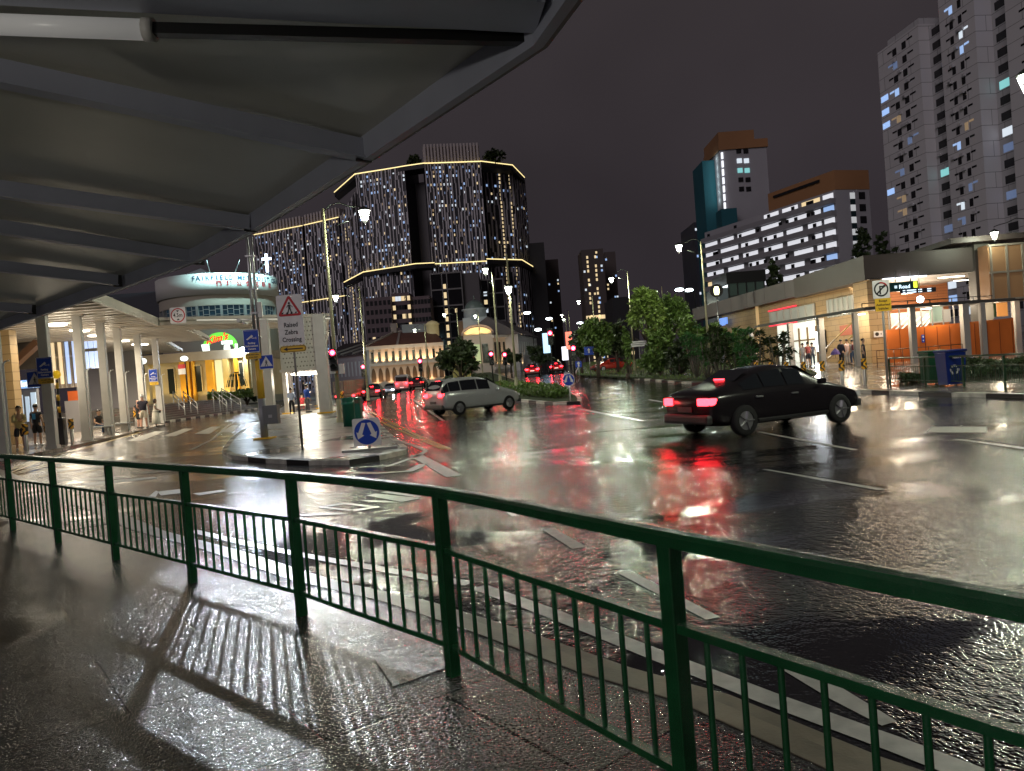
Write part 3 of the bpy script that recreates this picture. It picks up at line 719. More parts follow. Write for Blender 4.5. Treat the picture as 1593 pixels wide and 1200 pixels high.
def crossing_sign(t, c, s, name='crossing_notice'):
    mb = MB(); plate(mb, c, s, s, 0, .03); flat(mb, rrect(s * .93, s * .93, .02), lay(c), UX, UZ, 1); flat(mb, [(a * s, b * s * .95 - s * .07) for a, b in poly_tri(.5)], lay(c, 2), UX, UZ, 0)
    walker(mb, Vector(c) - UZ * s * .10, s * .48); mb.build(name, SM, t)
# raised zebra sign
b = G(470.5, 700); t = thing('road_sign', 'white Raised Zebra Crossing sign over a yellow arrow plate on a thin pole', 'sign', b)
zt = UP(b, 459); zb_ = UP(b, 537); w = 0.66; hh = zt - zb_; zc = (zt + zb_) / 2; off = D(450.5, 497, b.y) - b
mb = MB(); mb.tube([(0, 0, 0), (0, 0, zt - .05)], .032, 10); mb.build('pole', mat('galvanised_pole', (.16, .15, .14), .4, .6), t)
cx = -0.02
mb = MB(); c = Vector((cx, -.05, zc)); plate(mb, c, w, hh, 0, .05)
tc_ = c + UZ * hh * .22; flat(mb, rtri(.375), lay(tc_), UX, UZ, 3); flat(mb, [(a, b_) for a, b_ in rtri(.255, .05)], lay(tc_, 2), UX, UZ, 0); walker(mb, tc_ + UZ * .0 - UX * .0, .36)
for k in range(4):
    x0 = -.19 + k * .115; flat(mb, [(x0 - .03, -.125), (x0 + .015, -.125), (x0 + .045, -.085), (x0, -.085)], lay(tc_, 3), UX, UZ, 2)
for k, s in enumerate(('Raised', 'Zebra', 'Crossing')): text_on(mb, s, .165, lay(c + UZ * (-.13 - .19 * k)), UX, UZ, .004, 2, .84)
mb.build('sign_face', SM, t)
mb = MB(); c2 = Vector((cx + .01, -.05, zb_ - .10)); plate(mb, c2, .68, .17, 4, .07); pts = rrect(.66, .15, .065); 
for i in range(len(pts)):
    a, b_ = pts[i], pts[(i + 1) % len(pts)]; flat(mb, [a, b_, (b_[0] * .96, b_[1] * .86), (a[0] * .96, a[1] * .86)], lay(c2), UX, UZ, 2)
flat(mb, [(-.25, 0), (-.14, .055), (-.15, .015), (.25, .015), (.25, -.015), (-.15, -.015), (-.14, -.055)], lay(c2), UX, UZ, 2); mb.build('arrow_plate', SM, t)
# keep left or right sign
b = G(575.5, 701); t = thing('road_sign', 'low square sign with two white arrows on a blue disc at the island tip', 'sign', b)
mb = MB(); mb.tube([(0, 0, 0), (0, 0, .7)], .035, 8); mb.box((0, .02, .03), (1.3, .18, .05), .12); mb.build('pole', M_steel, t)
mb = MB(); c = Vector((-.03, -.05, UP(b, 672))); plate(mb, c, .66, .66, 0, .05); flat(mb, circ(.295, 32), lay(c), UX, UZ, 1)
for s_ in (-1, 1):
    A = [(.02, .22), (.10, .22), (.185, -.02), (.23, .0), (.205, -.165), (.07, -.08), (.115, -.06), (.10, -.045)]; A = [(.015, .215), (.105, .225), (.20, -.01), (.245, .01), (.215, -.16), (.065, -.075), (.11, -.05)]
    flat(mb, [(s_ * a, b_) for a, b_ in A], lay(c, 2), UX, UZ, 0)
mb.build('sign_face', SM, t)
# tall camera pole
b = G(412, 683); t = thing('camera_pole', 'tall grey camera mast with yellow sleeve, blue notice and grey control box', 'pole', b)
mb = MB(); mb.tube([(0, 0, 0), (0, 0, 1.35)], .125, 14); mb.build('lower_column', mat('grey_column', (.25, .26, .27), .4, .2), t)
mb = MB(); mb.tube([(0, 0, 1.352), (0, 0, 2.62)], .118, 14); mb.build('yellow_sleeve', M_syel, t)
ztop = 7.5
mb = MB(); mb.tube([(-.05, 0, 2.62), (-.05, 0, ztop)], .055, 10); mb.tube([(.09, 0, 2.62), (.09, 0, ztop)], .045, 10)
for zz in (3.4, 4.2, 5.0, 6.1): mb.box((.02, 0, zz), (.30, .14, .05))
mb.build('twin_mast', M_steel, t)
mb = MB(); mb.box((0, 0, .03), (.62, .5, .05)); mb.build('base_plate', M_yellow, t)
mb = MB(); mb.bbox((.30, -.02, UP(b, 646)), (.48, .3, .62), .015); o = mb.build('control_box', mat('grey_box', (.14, .145, .15), .45), t)
mb = MB(); mb.box((.30, -.175, UP(b, 646) - .05), (.12, .01, .10)); mb.build('label_plate', M_steel, o)
camera_sign(t, (-.12, -.16, UP(b, 530.5)))
crossing_sign(t, (.30, -.12, UP(b, 564.5)), .47)
zc = UP(b, 497)
mb = MB(); mb.box((-.25, 0, zc), (.5, .05, .04)); mb.tube([(-.5, -.15, zc), (-.5, .2, zc - .03)], .06, 8); mb.tube([(-.35, -.1, zc - .1), (-.35, .2, zc - .1)], .05, 8); mb.bbox((.2, 0, zc + .3), (.14, .12, .5), .01); mb.build('camera_cluster', M_white, t)
light('SPOT', (b.x, b.y - .3, 7.45), 5600, (.88, .94, 1.0), .05, aim=(-2.4, 2.2, 0), spot=70, blend=.8)
# island bins, hydrant, boxes on the lamp pole
b = G(544, 663); t = thing('litter_bin', 'round green litter bin beside the island lamp pole', 'bin', b)
M_bing = mat('bin_green', (.01, .12, .075), .35)
mb = MB(); mb.lathe((0, 0, 0), [(.0, .0), (.23, 0), (.24, .85), (.25, .86), (.25, .92), (.24, .93), (.24, 1.08), (0, 1.12)], 18); mb.build('body', M_bing, t)
mb = MB(); mb.lathe((0, 0, 0), [(.255, .84), (.262, .86), (.262, .90), (.255, .92)], 18); mb.build('rim', mat('bin_rim', (.02, .2, .13), .3), t)
b = G(556, 657); t = thing('litter_bin', 'second green bin with a brown slot plate half hidden behind the round bin', 'bin', b)
mb = MB(); mb.bbox((0, 0, .52), (.42, .4, 1.04), .03); mb.build('body', M_bing, t); mb = MB(); mb.box((0, -.203, .86), (.32, .01, .14)); mb.build('slot_plate', mat('brown_plate', (.12, .07, .04), .5), t)
b = G(561.5, 651); t = thing('fire_hydrant', 'small dark red fire hydrant behind the green bins', 'hydrant', b)
mb = MB(); mb.lathe((0, 0, 0), [(0, 0), (.13, 0), (.13, .05), (.09, .07), (.09, .4), (.14, .42), (.14, .5), (.12, .58), (.06, .66), (0, .68)], 14); mb.build('body', mat('hydrant_red', (.22, .02, .02), .4), t)
mb = MB(); mb.tube([(-.18, 0, .36), (.18, 0, .36)], .055, 8); mb.build('outlet', mat('hydrant_red'), t)
for x, y, lab in ((517, 574, 'left'), (531.5, 574, 'right')):
    p = D(x, y, 31.1); t = thing('signal_cabinet', 'pale metal box fixed on the %s of the island lamp pole' % lab, 'box', (p.x, p.y, p.z))
    mb = MB(); mb.bbox((0, 0, 0), (.21, .16, .42), .01); mb.build('case', M_white, t); mb = MB(); mb.bar((0, 0, 0), ((.13 if x < 524 else -.13), .02, 0), .04); mb.build('bracket', M_steel, t)
# clearance sign on the left roof edge
# no right turn sign
b = G(1381, 597.5); t = thing('road_sign', 'white no right turn sign with yellow Except Authorised Vehicles plate', 'sign', b)
mb = MB(); mb.tube([(0, 0, 0), (0, 0, UP(b, 440))], .045, 10); mb.build('pole', mat('pale_pole', (.32, .32, .30), .4, .3), t)
mb = MB(); c = Vector((-.04, -.06, UP(b, 450.5))); plate(mb, c, .66, .70, 0, .04); ring(mb, .225, .285, lay(c), UX, UZ, 2)
ring(mb, .23, .28, lay(c, 2), UX, UZ, 3, 8, 35, 100)
flat(mb, [(-.075, -.2), (-.015, -.2), (-.015, .085), (.09, .085), (.09, .04), (.20, .115), (.09, .17), (.09, .135), (-.075, .135)], lay(c), UX, UZ, 2)
flat(mb, [(-.205, -.155), (-.165, -.20), (.20, .16), (.16, .20)], lay(c, 2), UX, UZ, 2); mb.build('sign_face', SM, t)
mb = MB(); c = Vector((.0, -.06, UP(b, 474.5))); plate(mb, c, .63, .50, 4, .03)
for k, s in enumerate(('Except', 'Authorised', 'Vehicles')): text_on(mb, s, .125, lay(c + UZ * (.15 - .15 * k)), UX, UZ, .003, 2, .95)
mb.build('yellow_plate', SM, t)
# small direction sign under the trees, keep-left sign on the median, far signs
b = G(886, 612); b.z = 0.0; b = Vector(D(887, 617, 34.5)); b.z = 0
t = thing('road_sign', 'round blue keep sign with white arrows at the median tip', 'sign', b)
mb = MB(); mb.tube([(0, 0, 0), (0, 0, 1.3)], .03, 8); mb.build('pole', M_white, t)
zc = UP(b, 591); mb = MB(); c = Vector((-.02, -.05, zc)); f = circ(.30, 28); plate(mb, c, .58, .58, 0, .285)
flat(mb, circ(.27, 28), lay(c), UX, UZ, 1)
for s_ in (-1, 1): flat(mb, [(s_ * a * .9, b_ * .9) for a, b_ in [(.015, .215), (.105, .225), (.20, -.01), (.245, .01), (.215, -.16), (.065, -.075), (.11, -.05)]], lay(c, 2), UX, UZ, 0)
mb.build('sign_face', SM, t)
for (x, y, Y, w, h, mi, lab) in ((916, 546, 62, .8, .7, 1, 'blue sign on a white post before the round tree'), (900, 567, 60, .5, .5, 1, 'small blue and white sign low on the lawn tip'), (994, 535, 58, 1.5, .45, 0, 'wide grey direction board beside the lawn lamp post')):
    p = D(x, y, Y); hz = H(p.x, p.y); t = thing('road_sign', lab, 'sign', (p.x, p.y, hz)); mb = MB(); mb.tube([(0, .02, 0), (0, .02, p.z - hz)], .035, 6); mb.build('pole', M_steel, t)
    mb = MB(); c = Vector((0, -.03, p.z - hz)); plate(mb, c, w, h, mi, .03)
    if mi == 1: flat(mb, [(-.06, -.2), (.06, -.2), (.06, .05), (.15, .05), (0, .24), (-.15, .05), (-.06, .05)], lay(c), UX, UZ, 0)
    else:
        for q in (-.08, .06): flat(mb, [(-.6, q), (.6, q), (.6, q + .04), (-.6, q + .04)], lay(c), UX, UZ, 2)
    mb.build('sign_face', SM, t)
# chevron bollards
M_ys = mat('chevron_yellow', (.85, .42, .02), .35); M_bsteel = mat('bollard_steel', (.50, .47, .44), .3, .75)
def bollard_mesh(sleeve_dir):
    pass
bol = {}
def bollard(b, label, group, d=1, first={}, h=1.05):
    key = d
    t = thing('bollard', label, 'bollard', b, 0, group)
    if key not in bol:
        mb = MB(); mb.lathe((0, 0, 0), [(.07, 0), (.07, h - .03), (.05, h), (0, h + .005)], 14); p1 = mb.build('post', M_bsteel, t)
        mb = MB(); n = 20; r = .105; z0, z1 = h - .42, h + .0
        rows = 16
        for i in range(n):
            for j in range(rows):
                a0, a1 = 2 * math.pi * i / n, 2 * math.pi * (i + 1) / n; za, zb2 = z0 + (z1 - z0) * j / rows, z0 + (z1 - z0) * (j + 1) / rows
                am = (a0 + a1) / 2; xx = r * math.cos(am); zz = (za + zb2) / 2 - (z0 + z1) / 2
                band = ((xx * d + abs(zz) * .9) / .085) % 2
                mb.quad((r * math.cos(a0), r * math.sin(a0), za), (r * math.cos(a1), r * math.sin(a1), za), (r * math.cos(a1), r * math.sin(a1), zb2), (r * math.cos(a0), r * math.sin(a0), zb2), 0 if band < 1.0 else 1)
        p2 = mb.build('chevron_sleeve', [M_ys, M_black], t); bol[key] = (p1, p2)
    else:
        for p in bol[key]: q = p.copy(); COL.objects.link(q); q.parent = t
    return t
LB = [(42, 702, 'first bollard from the left, the one the man in yellow leans on'), (76, 697.5, 'second chevron bollard from the left, in front of the wide white column'), (113, 690.5, 'third chevron bollard from the left, right of the striped beacon'), (135, 685, 'fourth chevron bollard from the left, before the second column'), (167, 677, 'fifth chevron bollard, beside the seated man'), (193, 670, 'sixth chevron bollard, between the third and fourth columns'), (212.5, 666, 'seventh chevron bollard, in front of the bald man in black'), (253, 657.5, 'farthest chevron bollard of the left pavement, behind the woman in white')]
for x, y, l in LB: bollard(G(x, y), l, 'chevron bollards along the left station pavement', 1)
RBx = [(1178, 595), (1201, 597), (1225, 598), (1252, 600), (1281, 602), (1311, 603), (1346, 600)]
nm = ['first', 'second', 'third', 'fourth', 'fifth', 'sixth', 'seventh']
for k, (x, y) in enumerate(RBx): bollard(G(x, y - 1), '%s chevron bollard from the left along the lawn and plaza before the right station' % nm[k], 'chevron bollards before the right station', -1)
for k in range(5):
    a = G(512 + k * 2.2, 641 - k * 3.2); a.x += .75; bollard(a, '%s of the chevron bollards behind the right shelter column' % ('nearest', 'second', 'middle', 'fourth', 'farthest')[k], 'chevron bollards along the island shelter', 1)
# belisha beacon
b = G(97, 692); t = thing('crossing_beacon', 'yellow globe beacon on a black and yellow striped post', 'beacon', b)
mb = MB(); mb.tube([(0, 0, 1.12), (0, 0, 2.75)], .055, 10); mb.build('post', M_black, t)
for k in range(3): mb = MB(); mb.tube([(0, 0, 1.35 + k * .5), (0, 0, 1.6 + k * .5)], .06, 10); mb.build('stripe', M_syel, t)
mb = MB(); mb.bbox((0.05, 0, .56), (.26, .26, 1.12), .02); mb.build('cabinet', M_black, t)
mb = MB(); mb.ball((0, 0, 2.95), .18, n=16, m=12); mb.build('globe', mat('beacon_globe', (.9, .5, .01), .35, emit=(1, .6, .02), es=.35), t)
# ------------------------------------------------------------------ left station and its big roof
RZ = 5.6
M_rwhite = mat('roof_white', (.52, .48, .42), .5, var=(1.5, .06)); M_colw = mat('column_white', (.50, .48, .45), .4, var=(2, .07))
M_warm = mat('ceiling_lamp_glow', (1, 1, 1), .4, emit=(1, .9, .68), es=9); M_strip = mat('led_strip_glow', (1, 1, 1), .4, emit=(1, .95, .85), es=2.2)
e1 = K(247, 497, 5.95); e2 = K(511, 490.5, 5.95); ea = K(155, 458, 5.95); ed = (ea - e1).normalized(); e0 = ea + ed * 11
rf = thing('crossing_roof', 'broad white ribbed roof spanning the left road to the island shelter', 'roof', (e1.x, e1.y, 0))
bk = K(327, 531, RZ); bl = K(257, 533.5, RZ)
e3 = D(507, 500, 78); e4 = D(440, 500, 78); e5 = D(432, 500, e2.y + 3.2); e6_ = K(300, 516, RZ); e6_.y = e1.y + 4.5; e6_.x = D(296, 516, e6_.y).x
pl = [e0, e1, e2, e3, e4, e5, e6_, Vector((bk.x, bk.y, 0)), Vector((bl.x, bl.y, 0)), Vector((-29.5, 66, 0)), Vector((-36, 66, 0)), Vector((-30, 14, 0))]
mb = MB(); mb.prism([(p.x, p.y) for p in pl], RZ + .12, 5.95); mb.build('roof_slab', M_rwhite, rf, True)
# soffit ribs, running across
def inside(x, y):
    c = False; n = len(pl)
    for i in range(n):
        a, b = pl[i], pl[(i + 1) % n]
        if (a.y > y) != (b.y > y) and x < (b.x - a.x) * (y - a.y) / (b.y - a.y) + a.x: c = not c
    return c
mb = MB(); y = 16.0
while y < 64:
    xx = [x_ * .25 for x_ in range(-144, -20) if inside(x_ * .25, y)]
    i0 = 0
    for i in range(len(xx)):
        if i == len(xx) - 1 or xx[i + 1] - xx[i] > .3:
            mb.box(((xx[i0] + xx[i]) / 2, y, RZ + .07), (max(.3, xx[i] - xx[i0]), .34, .10)); i0 = i + 1
    y += .95
mb.build('soffit_ribs', mat('soffit_rib', (.48, .44, .38), .45), rf, True)
mb = MB()
def along(a, b, off, z0, z1, th): 
    d = (b - a).normalized(); n = Vector((-d.y, d.x, 0)) * off; mb.bar(Vector((a.x, a.y, (z0 + z1) / 2)) + n, Vector((b.x, b.y, (z0 + z1) / 2)) + n, th, z1 - z0)
along(e0, e1, 0.08, 5.60, 6.03, .12); along(e1, e2, -.08, 5.60, 5.80, .14); along(e1, e2, -.16, 5.86, 6.03, .2)
mb.build('fascia', M_rwhite, rf, True)
mb = MB(); along(ea - ed * .2 + Vector((0, 0, 0)), e1, .17, 5.78, 5.86, .05); mb.build('edge_light', M_strip, rf, True)
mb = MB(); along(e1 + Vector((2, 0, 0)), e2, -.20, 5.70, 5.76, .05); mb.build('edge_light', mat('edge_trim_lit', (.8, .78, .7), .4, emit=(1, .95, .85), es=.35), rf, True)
for i, (x, y, sx) in enumerate(((85, 506, .75), (115, 515, .3), (131.5, 515.5, .35), (147.5, 523, .5), (193, 531, .45), (210, 536.5, .3), (224, 536.5, .4), (100, 485.5, .01))):
    if sx < .1: continue
    p = K(x, y, RZ - .03); sx *= .7; mb = MB(); mb.lathe((p.x, p.y, RZ - .05), [(0, 0), (sx, 0), (sx, .06), (0, .06)], 18); mb.build('ceiling_light', M_warm, rf, True)
    light('SPOT', (p.x, p.y, RZ - .12), 900, (1, .86, .64), .25, aim=(p.x, p.y, 0), spot=165, blend=.5)
for x, y in ((-20.5, 31), (-23, 38), (-26, 47)): light('POINT', (x, y, 3.3), 300, (1, .88, .68), .6)  # unseen fill lights added below the roof to brighten its underside
# columns
cols = [(5.7, 716, 'nearest white column at the left edge, below the station roof'), (86, 698, 'wide white column carrying the blue camera notice'), (138.8, 685, 'second white column from the blue notice, right of a chevron bollard'), (173.4, 677, 'white column between the seated man and a chevron bollard'), (198.3, 671, 'fourth white column from the blue notice'), (228, 663.5, 'white column behind the tall man in cream shorts'), (254.4, 658, 'farthest white column, carrying the small blue notice')]
cproto = None
for i, (x, y, l) in enumerate(cols):
    b = G(x - (3 if i else 0), y); t = thing('roof_column', l, 'column', b, R(14), 'white columns of the left station')
    if i in (0, 1):
        if cproto is None:
            mb = MB(); mb.bbox((0, 0, 2.85), (.34, .36, 5.5), .02); a1 = mb.build('shaft', M_colw, t); mb = MB(); mb.box((0, 0, .06), (.40, .42, .12)); a2 = mb.build('base', M_colw, t); mb = MB(); mb.box((0, 0, 5.64), (.5, .5, .16)); a3 = mb.build('capital', M_rwhite, t)
            mb = MB(); mb.tube([(.26, -.1, .1), (.26, -.1, 3.1), (.33, -.1, 3.2), (.45, -.1, 3.22)], .035, 8); a4 = mb.build('downpipe', mat('white_pipe', (.8, .8, .78), .3), None); a4.parent = t; cproto = (a1, a2, a3, a4)
        else:
            for q in cproto[:3]: q = q.copy(); COL.objects.link(q); q.parent = t
    else:
        for q in cproto: q = q.copy(); COL.objects.link(q); q.parent = t
    if i == 0:
        cproto[3].parent = t
    if i == 1:
        n = thing('parking_notice', 'blue Parking Enforcement Camera notice with yellow plate on the wide left column', 'sign', (b.x + .12, b.y - .3, 0)); camera_sign(n, (0, 0, UP(b, 572.5)), .60, .80)
        n = thing('crossing_notice', 'blue and white crossing sign half hidden behind the left camera notice', 'sign', (b.x - .40, b.y - .12, 0)); crossing_sign(n, (0, 0, UP(b, 589)), .62, 'sign_face')
    if i == 6:
        n = thing('parking_notice', 'small blue camera notice on the farthest white column', 'sign', (b.x - .12, b.y - .35, 0)); camera_sign(n, (0, 0, UP(b, 584)), .58, .84)
        n = thing('shop_poster', 'small red and white poster hung right of the farthest column', 'sign', (b.x + .75, b.y + 2, UP(b, 583))); mb = MB(); mb.box((0, 0, .2), (.5, .03, .5), 0, 0); mb.box((0, -.002, .5), (.5, .03, .3), 0, 1); mb.build('board', [M_white, M_red], n)
# clearance sign
p = D(278, 491, e1.y - .3); t = thing('clearance_sign', 'white 4.5m height clearance sign on the left roof edge', 'sign', p)
mb = MB(); plate(mb, (0, -.1, 0), .86, .86, 0, .06); ring(mb, .33, .39, lay((0, -.1, 0)), UX, UZ, 3); text_on(mb, '4.5m', .30, lay((0, -.1, 0)), UX, UZ, .006, 2, .85)
flat(mb, [(-.09, .27), (.09, .27), (0, .17)], lay((0, -.1, 0)), UX, UZ, 2); flat(mb, [(-.09, -.27), (.09, -.27), (0, -.17)], lay((0, -.1, 0)), UX, UZ, 2); mb.build('sign_face', SM, t)
mb = MB(); mb.box((0, .0, -.1), (.3, .18, .06)); mb.build('bracket', M_steel, t)
# island shelter: perforated screen wall and columns
M_perf = mat('perforated_panel', (.50, .49, .42), .5)
M_hole = mat('perforation', (.16, .15, .12), .6)
b1 = G(424, 645); b2 = G(508, 648); b1.z = b2.z = 0
Yp = 41.0
sh = thing('bus_shelter', 'pale shelter end with dotted screen panels over white columns on the island', 'shelter', (b2.x - 3, b2.y, 0))
pL = D(432, 500, Yp); pR = D(496, 493, Yp)
xl, xr = pL.x, pR.x; zt = 5.55; zb = UP(Vector((xl, Yp, 0)), 577); 
mb = MB(); mb.box(((xl + xr) / 2, Yp + .06, (zt + zb) / 2), (xr - xl, .1, zt - zb)); scr = mb
mb = MB()
for k in range(1, 3): mb.box((xl + (xr - xl) * k / 3, Yp - .01 + .01, (zt + zb) / 2), (.03, .05, zt - zb))
mb.box(((xl + xr) / 2, Yp, (zt + zb) / 2 - .2), (xr - xl, .044, .03)); mb.box(((xl + xr) / 2, Yp - .02, zb - .03), (xr - xl + .2, .2, .14)); mb.build('panel_frame', M_rwhite, sh, True)
mb = scr
for i in range(12):
    for j in range(11):
        x = xl + .14 + i * (xr - xl - .2) / 11.5; z = zb + .18 + j * (zt - zb - .2) / 11 ; x += (j % 2) * .09
        if x > xr - .1 or (i * 7 + j * 5) % 11 == 0: continue
        mb.add([(x + .045 * math.cos(a * math.pi / 4), Yp + .006, z + .045 * math.sin(a * math.pi / 4)) for a in range(8)], [tuple(range(8))], 1)
mb.build('screen_wall', [M_perf, M_hole], sh, True)
def shelter_col(x0, y0, w, d_): 
    mb = MB(); mb.bbox((x0, y0, 2.8 + H(x0, y0)), (w, d_, 5.6), .02); o = mb.build('column', M_colw, sh, True)
    mb = MB(); mb.box((x0, y0, .05 + H(x0, y0)), (w + .25, d_ + .25, .08)); mb.build('yellow_base', M_syel, sh, True)
cl = D(418, 600, Yp); cr_ = D(503, 590, Yp); cm = D(437, 600, Yp + 1)
shelter_col(cl.x - .1, Yp, .70, .4); shelter_col(cr_.x + .02, Yp, .62, .5)
for (px_, Y_) in ((444, 46), (449, 52), (453, 60), (496, 50), (493, 60)):
    shelter_col(D(px_, 600, Y_).x, Y_, .28, .28)
lt = thing('shelter_light', 'bright oval ceiling light inside the island shelter', 'lamp', (D(476, 581, 46).x, 46, D(476, 581, 46).z))
mb = MB(); mb.ball((0, 0, 0), .75, (1.3, .9, .16), 18, 8); mb.build('glow', M_warm, lt); mb = MB(); mb.bar((0, 0, .1), (0, 0, .9), .05); mb.build('stem', M_steel, lt)
light('POINT', (lt.location.x, 46, lt.location.z - .35), 750, (1, .9, .7), .4)
light('POINT', (lt.location.x + .6, 58, 4.2), 500, (1, .9, .75), .4)
fs = [(470, 634), (455, 631)]
bn = thing('bench', 'low pale bench under the island shelter light', 'bench', G(471, 641)); mb = MB(); mb.box((0, 0, .45), (1.2, .4, .06)); mb.build('seat', M_rwhite, bn)
for s_ in (-1, 1): mb = MB(); mb.box((.5 * s_, 0, .21), (.06, .36, .42)); mb.build('leg', M_steel, bn)
# ---- station building behind the columns
M_stone = mat('tan_stone', (.42, .28, .13), .6); 
def brickify(m, w, h, mort, c2f=.85, rot=(0, 0, 0), axis='xz'):
    nt = m.node_tree; b = nt.nodes['Principled BSDF']; col = b.inputs['Base Color'].default_value[:3]
    t = nt.nodes.new('ShaderNodeTexCoord'); mp = nt.nodes.new('ShaderNodeMapping'); nt.links.new(t.outputs['Object'], mp.inputs[0]); 
    sp_ = nt.nodes.new('ShaderNodeSeparateXYZ'); cb = nt.nodes.new('ShaderNodeCombineXYZ'); nt.links.new(mp.outputs[0], sp_.inputs[0])
    ad = nt.nodes.new('ShaderNodeMath'); ad.operation = 'ADD'; nt.links.new(sp_.outputs['X'], ad.inputs[0]); nt.links.new(sp_.outputs['Y'], ad.inputs[1])
    nt.links.new(ad.outputs[0], cb.inputs[0]); nt.links.new(sp_.outputs['Z'], cb.inputs[1])
    br = nt.nodes.new('ShaderNodeTexBrick'); nt.links.new(cb.outputs[0], br.inputs['Vector']); br.inputs['Scale'].default_value = 1; br.inputs['Brick Width'].default_value = w; br.inputs['Row Height'].default_value = h; br.inputs['Mortar Size'].default_value = mort
    br.inputs['Color1'].default_value = (*col, 1); br.inputs['Color2'].default_value = (*[c * c2f for c in col], 1); br.inputs['Mortar'].default_value = (*[c * .3 for c in col], 1)
    nt.links.new(br.outputs['Color'], b.inputs['Base Color']); return m
brickify(M_stone, .9, .42, .012)
def wbox(mb, x0p, x1p, Y, z0, z1, depth, mi=0):
    a = D(x0p, 600, Y).x; b = D(x1p, 600, Y).x; mb.box(((a + b) / 2, Y + depth / 2, (z0 + z1) / 2), (b - a, depth, z1 - z0), 0, mi)
lf = thing('station_building', 'left station building with tan stone wall, lit glazing and shopfronts', 'building', (-30, 46, 0))
mb = MB(); wbox(mb, -60, 21, 33.5, 0, 5.3, .5); mb.build('stone_wall', M_stone, lf, True)
mb = MB(); wbox(mb, 70, 128, 46, 2.75, 7.2, .2); mb.build('upper_wall', mat('cream_panel', (.42, .36, .28), .5), lf, True)
mb = MB()
for k in range(8): wbox(mb, 73 + k * 7.4, 74.5 + k * 7.4, 45.8, 2.75, 7.0, .2)
wbox(mb, 70, 128, 45.85, 4.65, 4.78, .15); mb.build('mullions', M_rwhite, lf, True)
M_coolw = mat('cool_window_glow', (.5, .6, .8), .3, emit=(.45, .62, 1), es=.9); M_warmw = mat('warm_window_glow', (.8, .7, .5), .3, emit=(1, .74, .42), es=.8)
for k in range(4): mb = MB(); wbox(mb, 84 + k * 11, 89 + k * 11, 45.75, 3.0, 6.2, .04); mb.build('window', M_coolw if k > 1 else M_warmw, lf, True)
for k in range(3):
    for j in range(2): mb = MB(); wbox(mb, 134 + k * 8.5, 141 + k * 8.5, 47, 3.9 + j * 1.3, 5.0 + j * 1.3, .05); mb.build('window', M_coolw, lf, True)
mb = MB(); wbox(mb, 118, 222, 58, -.1, 5.6, .3); mb.build('rear_wall', mat('grey_back_wall', (.30, .28, .27), .7), lf, True)
mb = MB(); wbox(mb, 98, 131, 44, .0, 1.9, .1); mb.build('hoarding', mat('grey_hoarding', (.20, .19, .19), .6), lf, True)
mb = MB(); wbox(mb, 104, 130, 45, 1.4, 2.5, .1); mb.build('orange_panel', mat('orange_panel', (.5, .10, .02), .5), lf, True)
mb = MB(); wbox(mb, 22, 56, 40, 2.75, 3.2, .3); mb.build('shop_fascia', mat('shop_blue_glow', (.2, .35, .6), .4, emit=(.25, .45, .9), es=.7), lf, True)
mb = MB(); c = D(38, 601, 39.9); text_on(mb, 'Telstop', .42, (c.x, c.y, 2.98), UX, UZ, .01); mb.build('shop_lettering', mat('letter_glow', (.9, .9, .9), .4, emit=(.8, .9, 1), es=1.6), lf, True)
mb = MB(); wbox(mb, 22, 56, 40.2, 0, 2.7, .2); mb.build('shop_front', mat('shop_interior', (.10, .10, .11), .4), lf, True)
for (a, b, z0, z1) in ((24, 33, 1.2, 2.4), (37, 43, .9, 2.3), (46, 54, 1.4, 2.5)): mb = MB(); wbox(mb, a, b, 40.12, z0, z1, .05); mb.build('shelf', mat('shelf_glow', (.3, .4, .5), .4, emit=(.5, .65, .9), es=.45), lf, True)
mb = MB(); a = D(17, 572, 42); b = D(60, 532, 42); mb.bar(a, b, .5, .35); mb.build('stair_beam', mat('brown_beam', (.16, .08, .04), .5), lf, True)
mb = MB(); wbox(mb, 28, 70, 44, 4.0, 6.6, .3); mb.build('upper_hall', mat('dim_hall', (.10, .085, .07), .6), lf, True)
light('AREA', (D(140, 600, 43).x, 43, 3.6), 120, (1, .85, .65), 3, aim=(D(140, 600, 43).x, 43, 0))
sb = thing('bench', 'grey steel bench the seated man in black rests on', 'bench', G(152, 679))
mb = MB(); mb.box((0, 0, .45), (1.5, .42, .06)); mb.build('seat', mat('bench_grey', (.25, .27, .27), .4), sb)
for s_ in (-1, 1): mb = MB(); mb.tube([(.6 * s_, -.15, 0), (.6 * s_, -.15, .42)], .03, 6); mb.tube([(.6 * s_, .15, 0), (.6 * s_, .15, .42)], .03, 6); mb.build('leg', M_steel, sb)
sb = thing('bench', 'second grey bench behind the sixth bollard', 'bench', G(186, 672))
mb = MB(); mb.box((0, 0, .45), (1.3, .42, .06)); mb.build('seat', mat('bench_grey'), sb)
for s_ in (-1, 1): mb = MB(); mb.tube([(.5 * s_, 0, 0), (.5 * s_, 0, .42)], .03, 6); mb.build('leg', M_steel, sb)
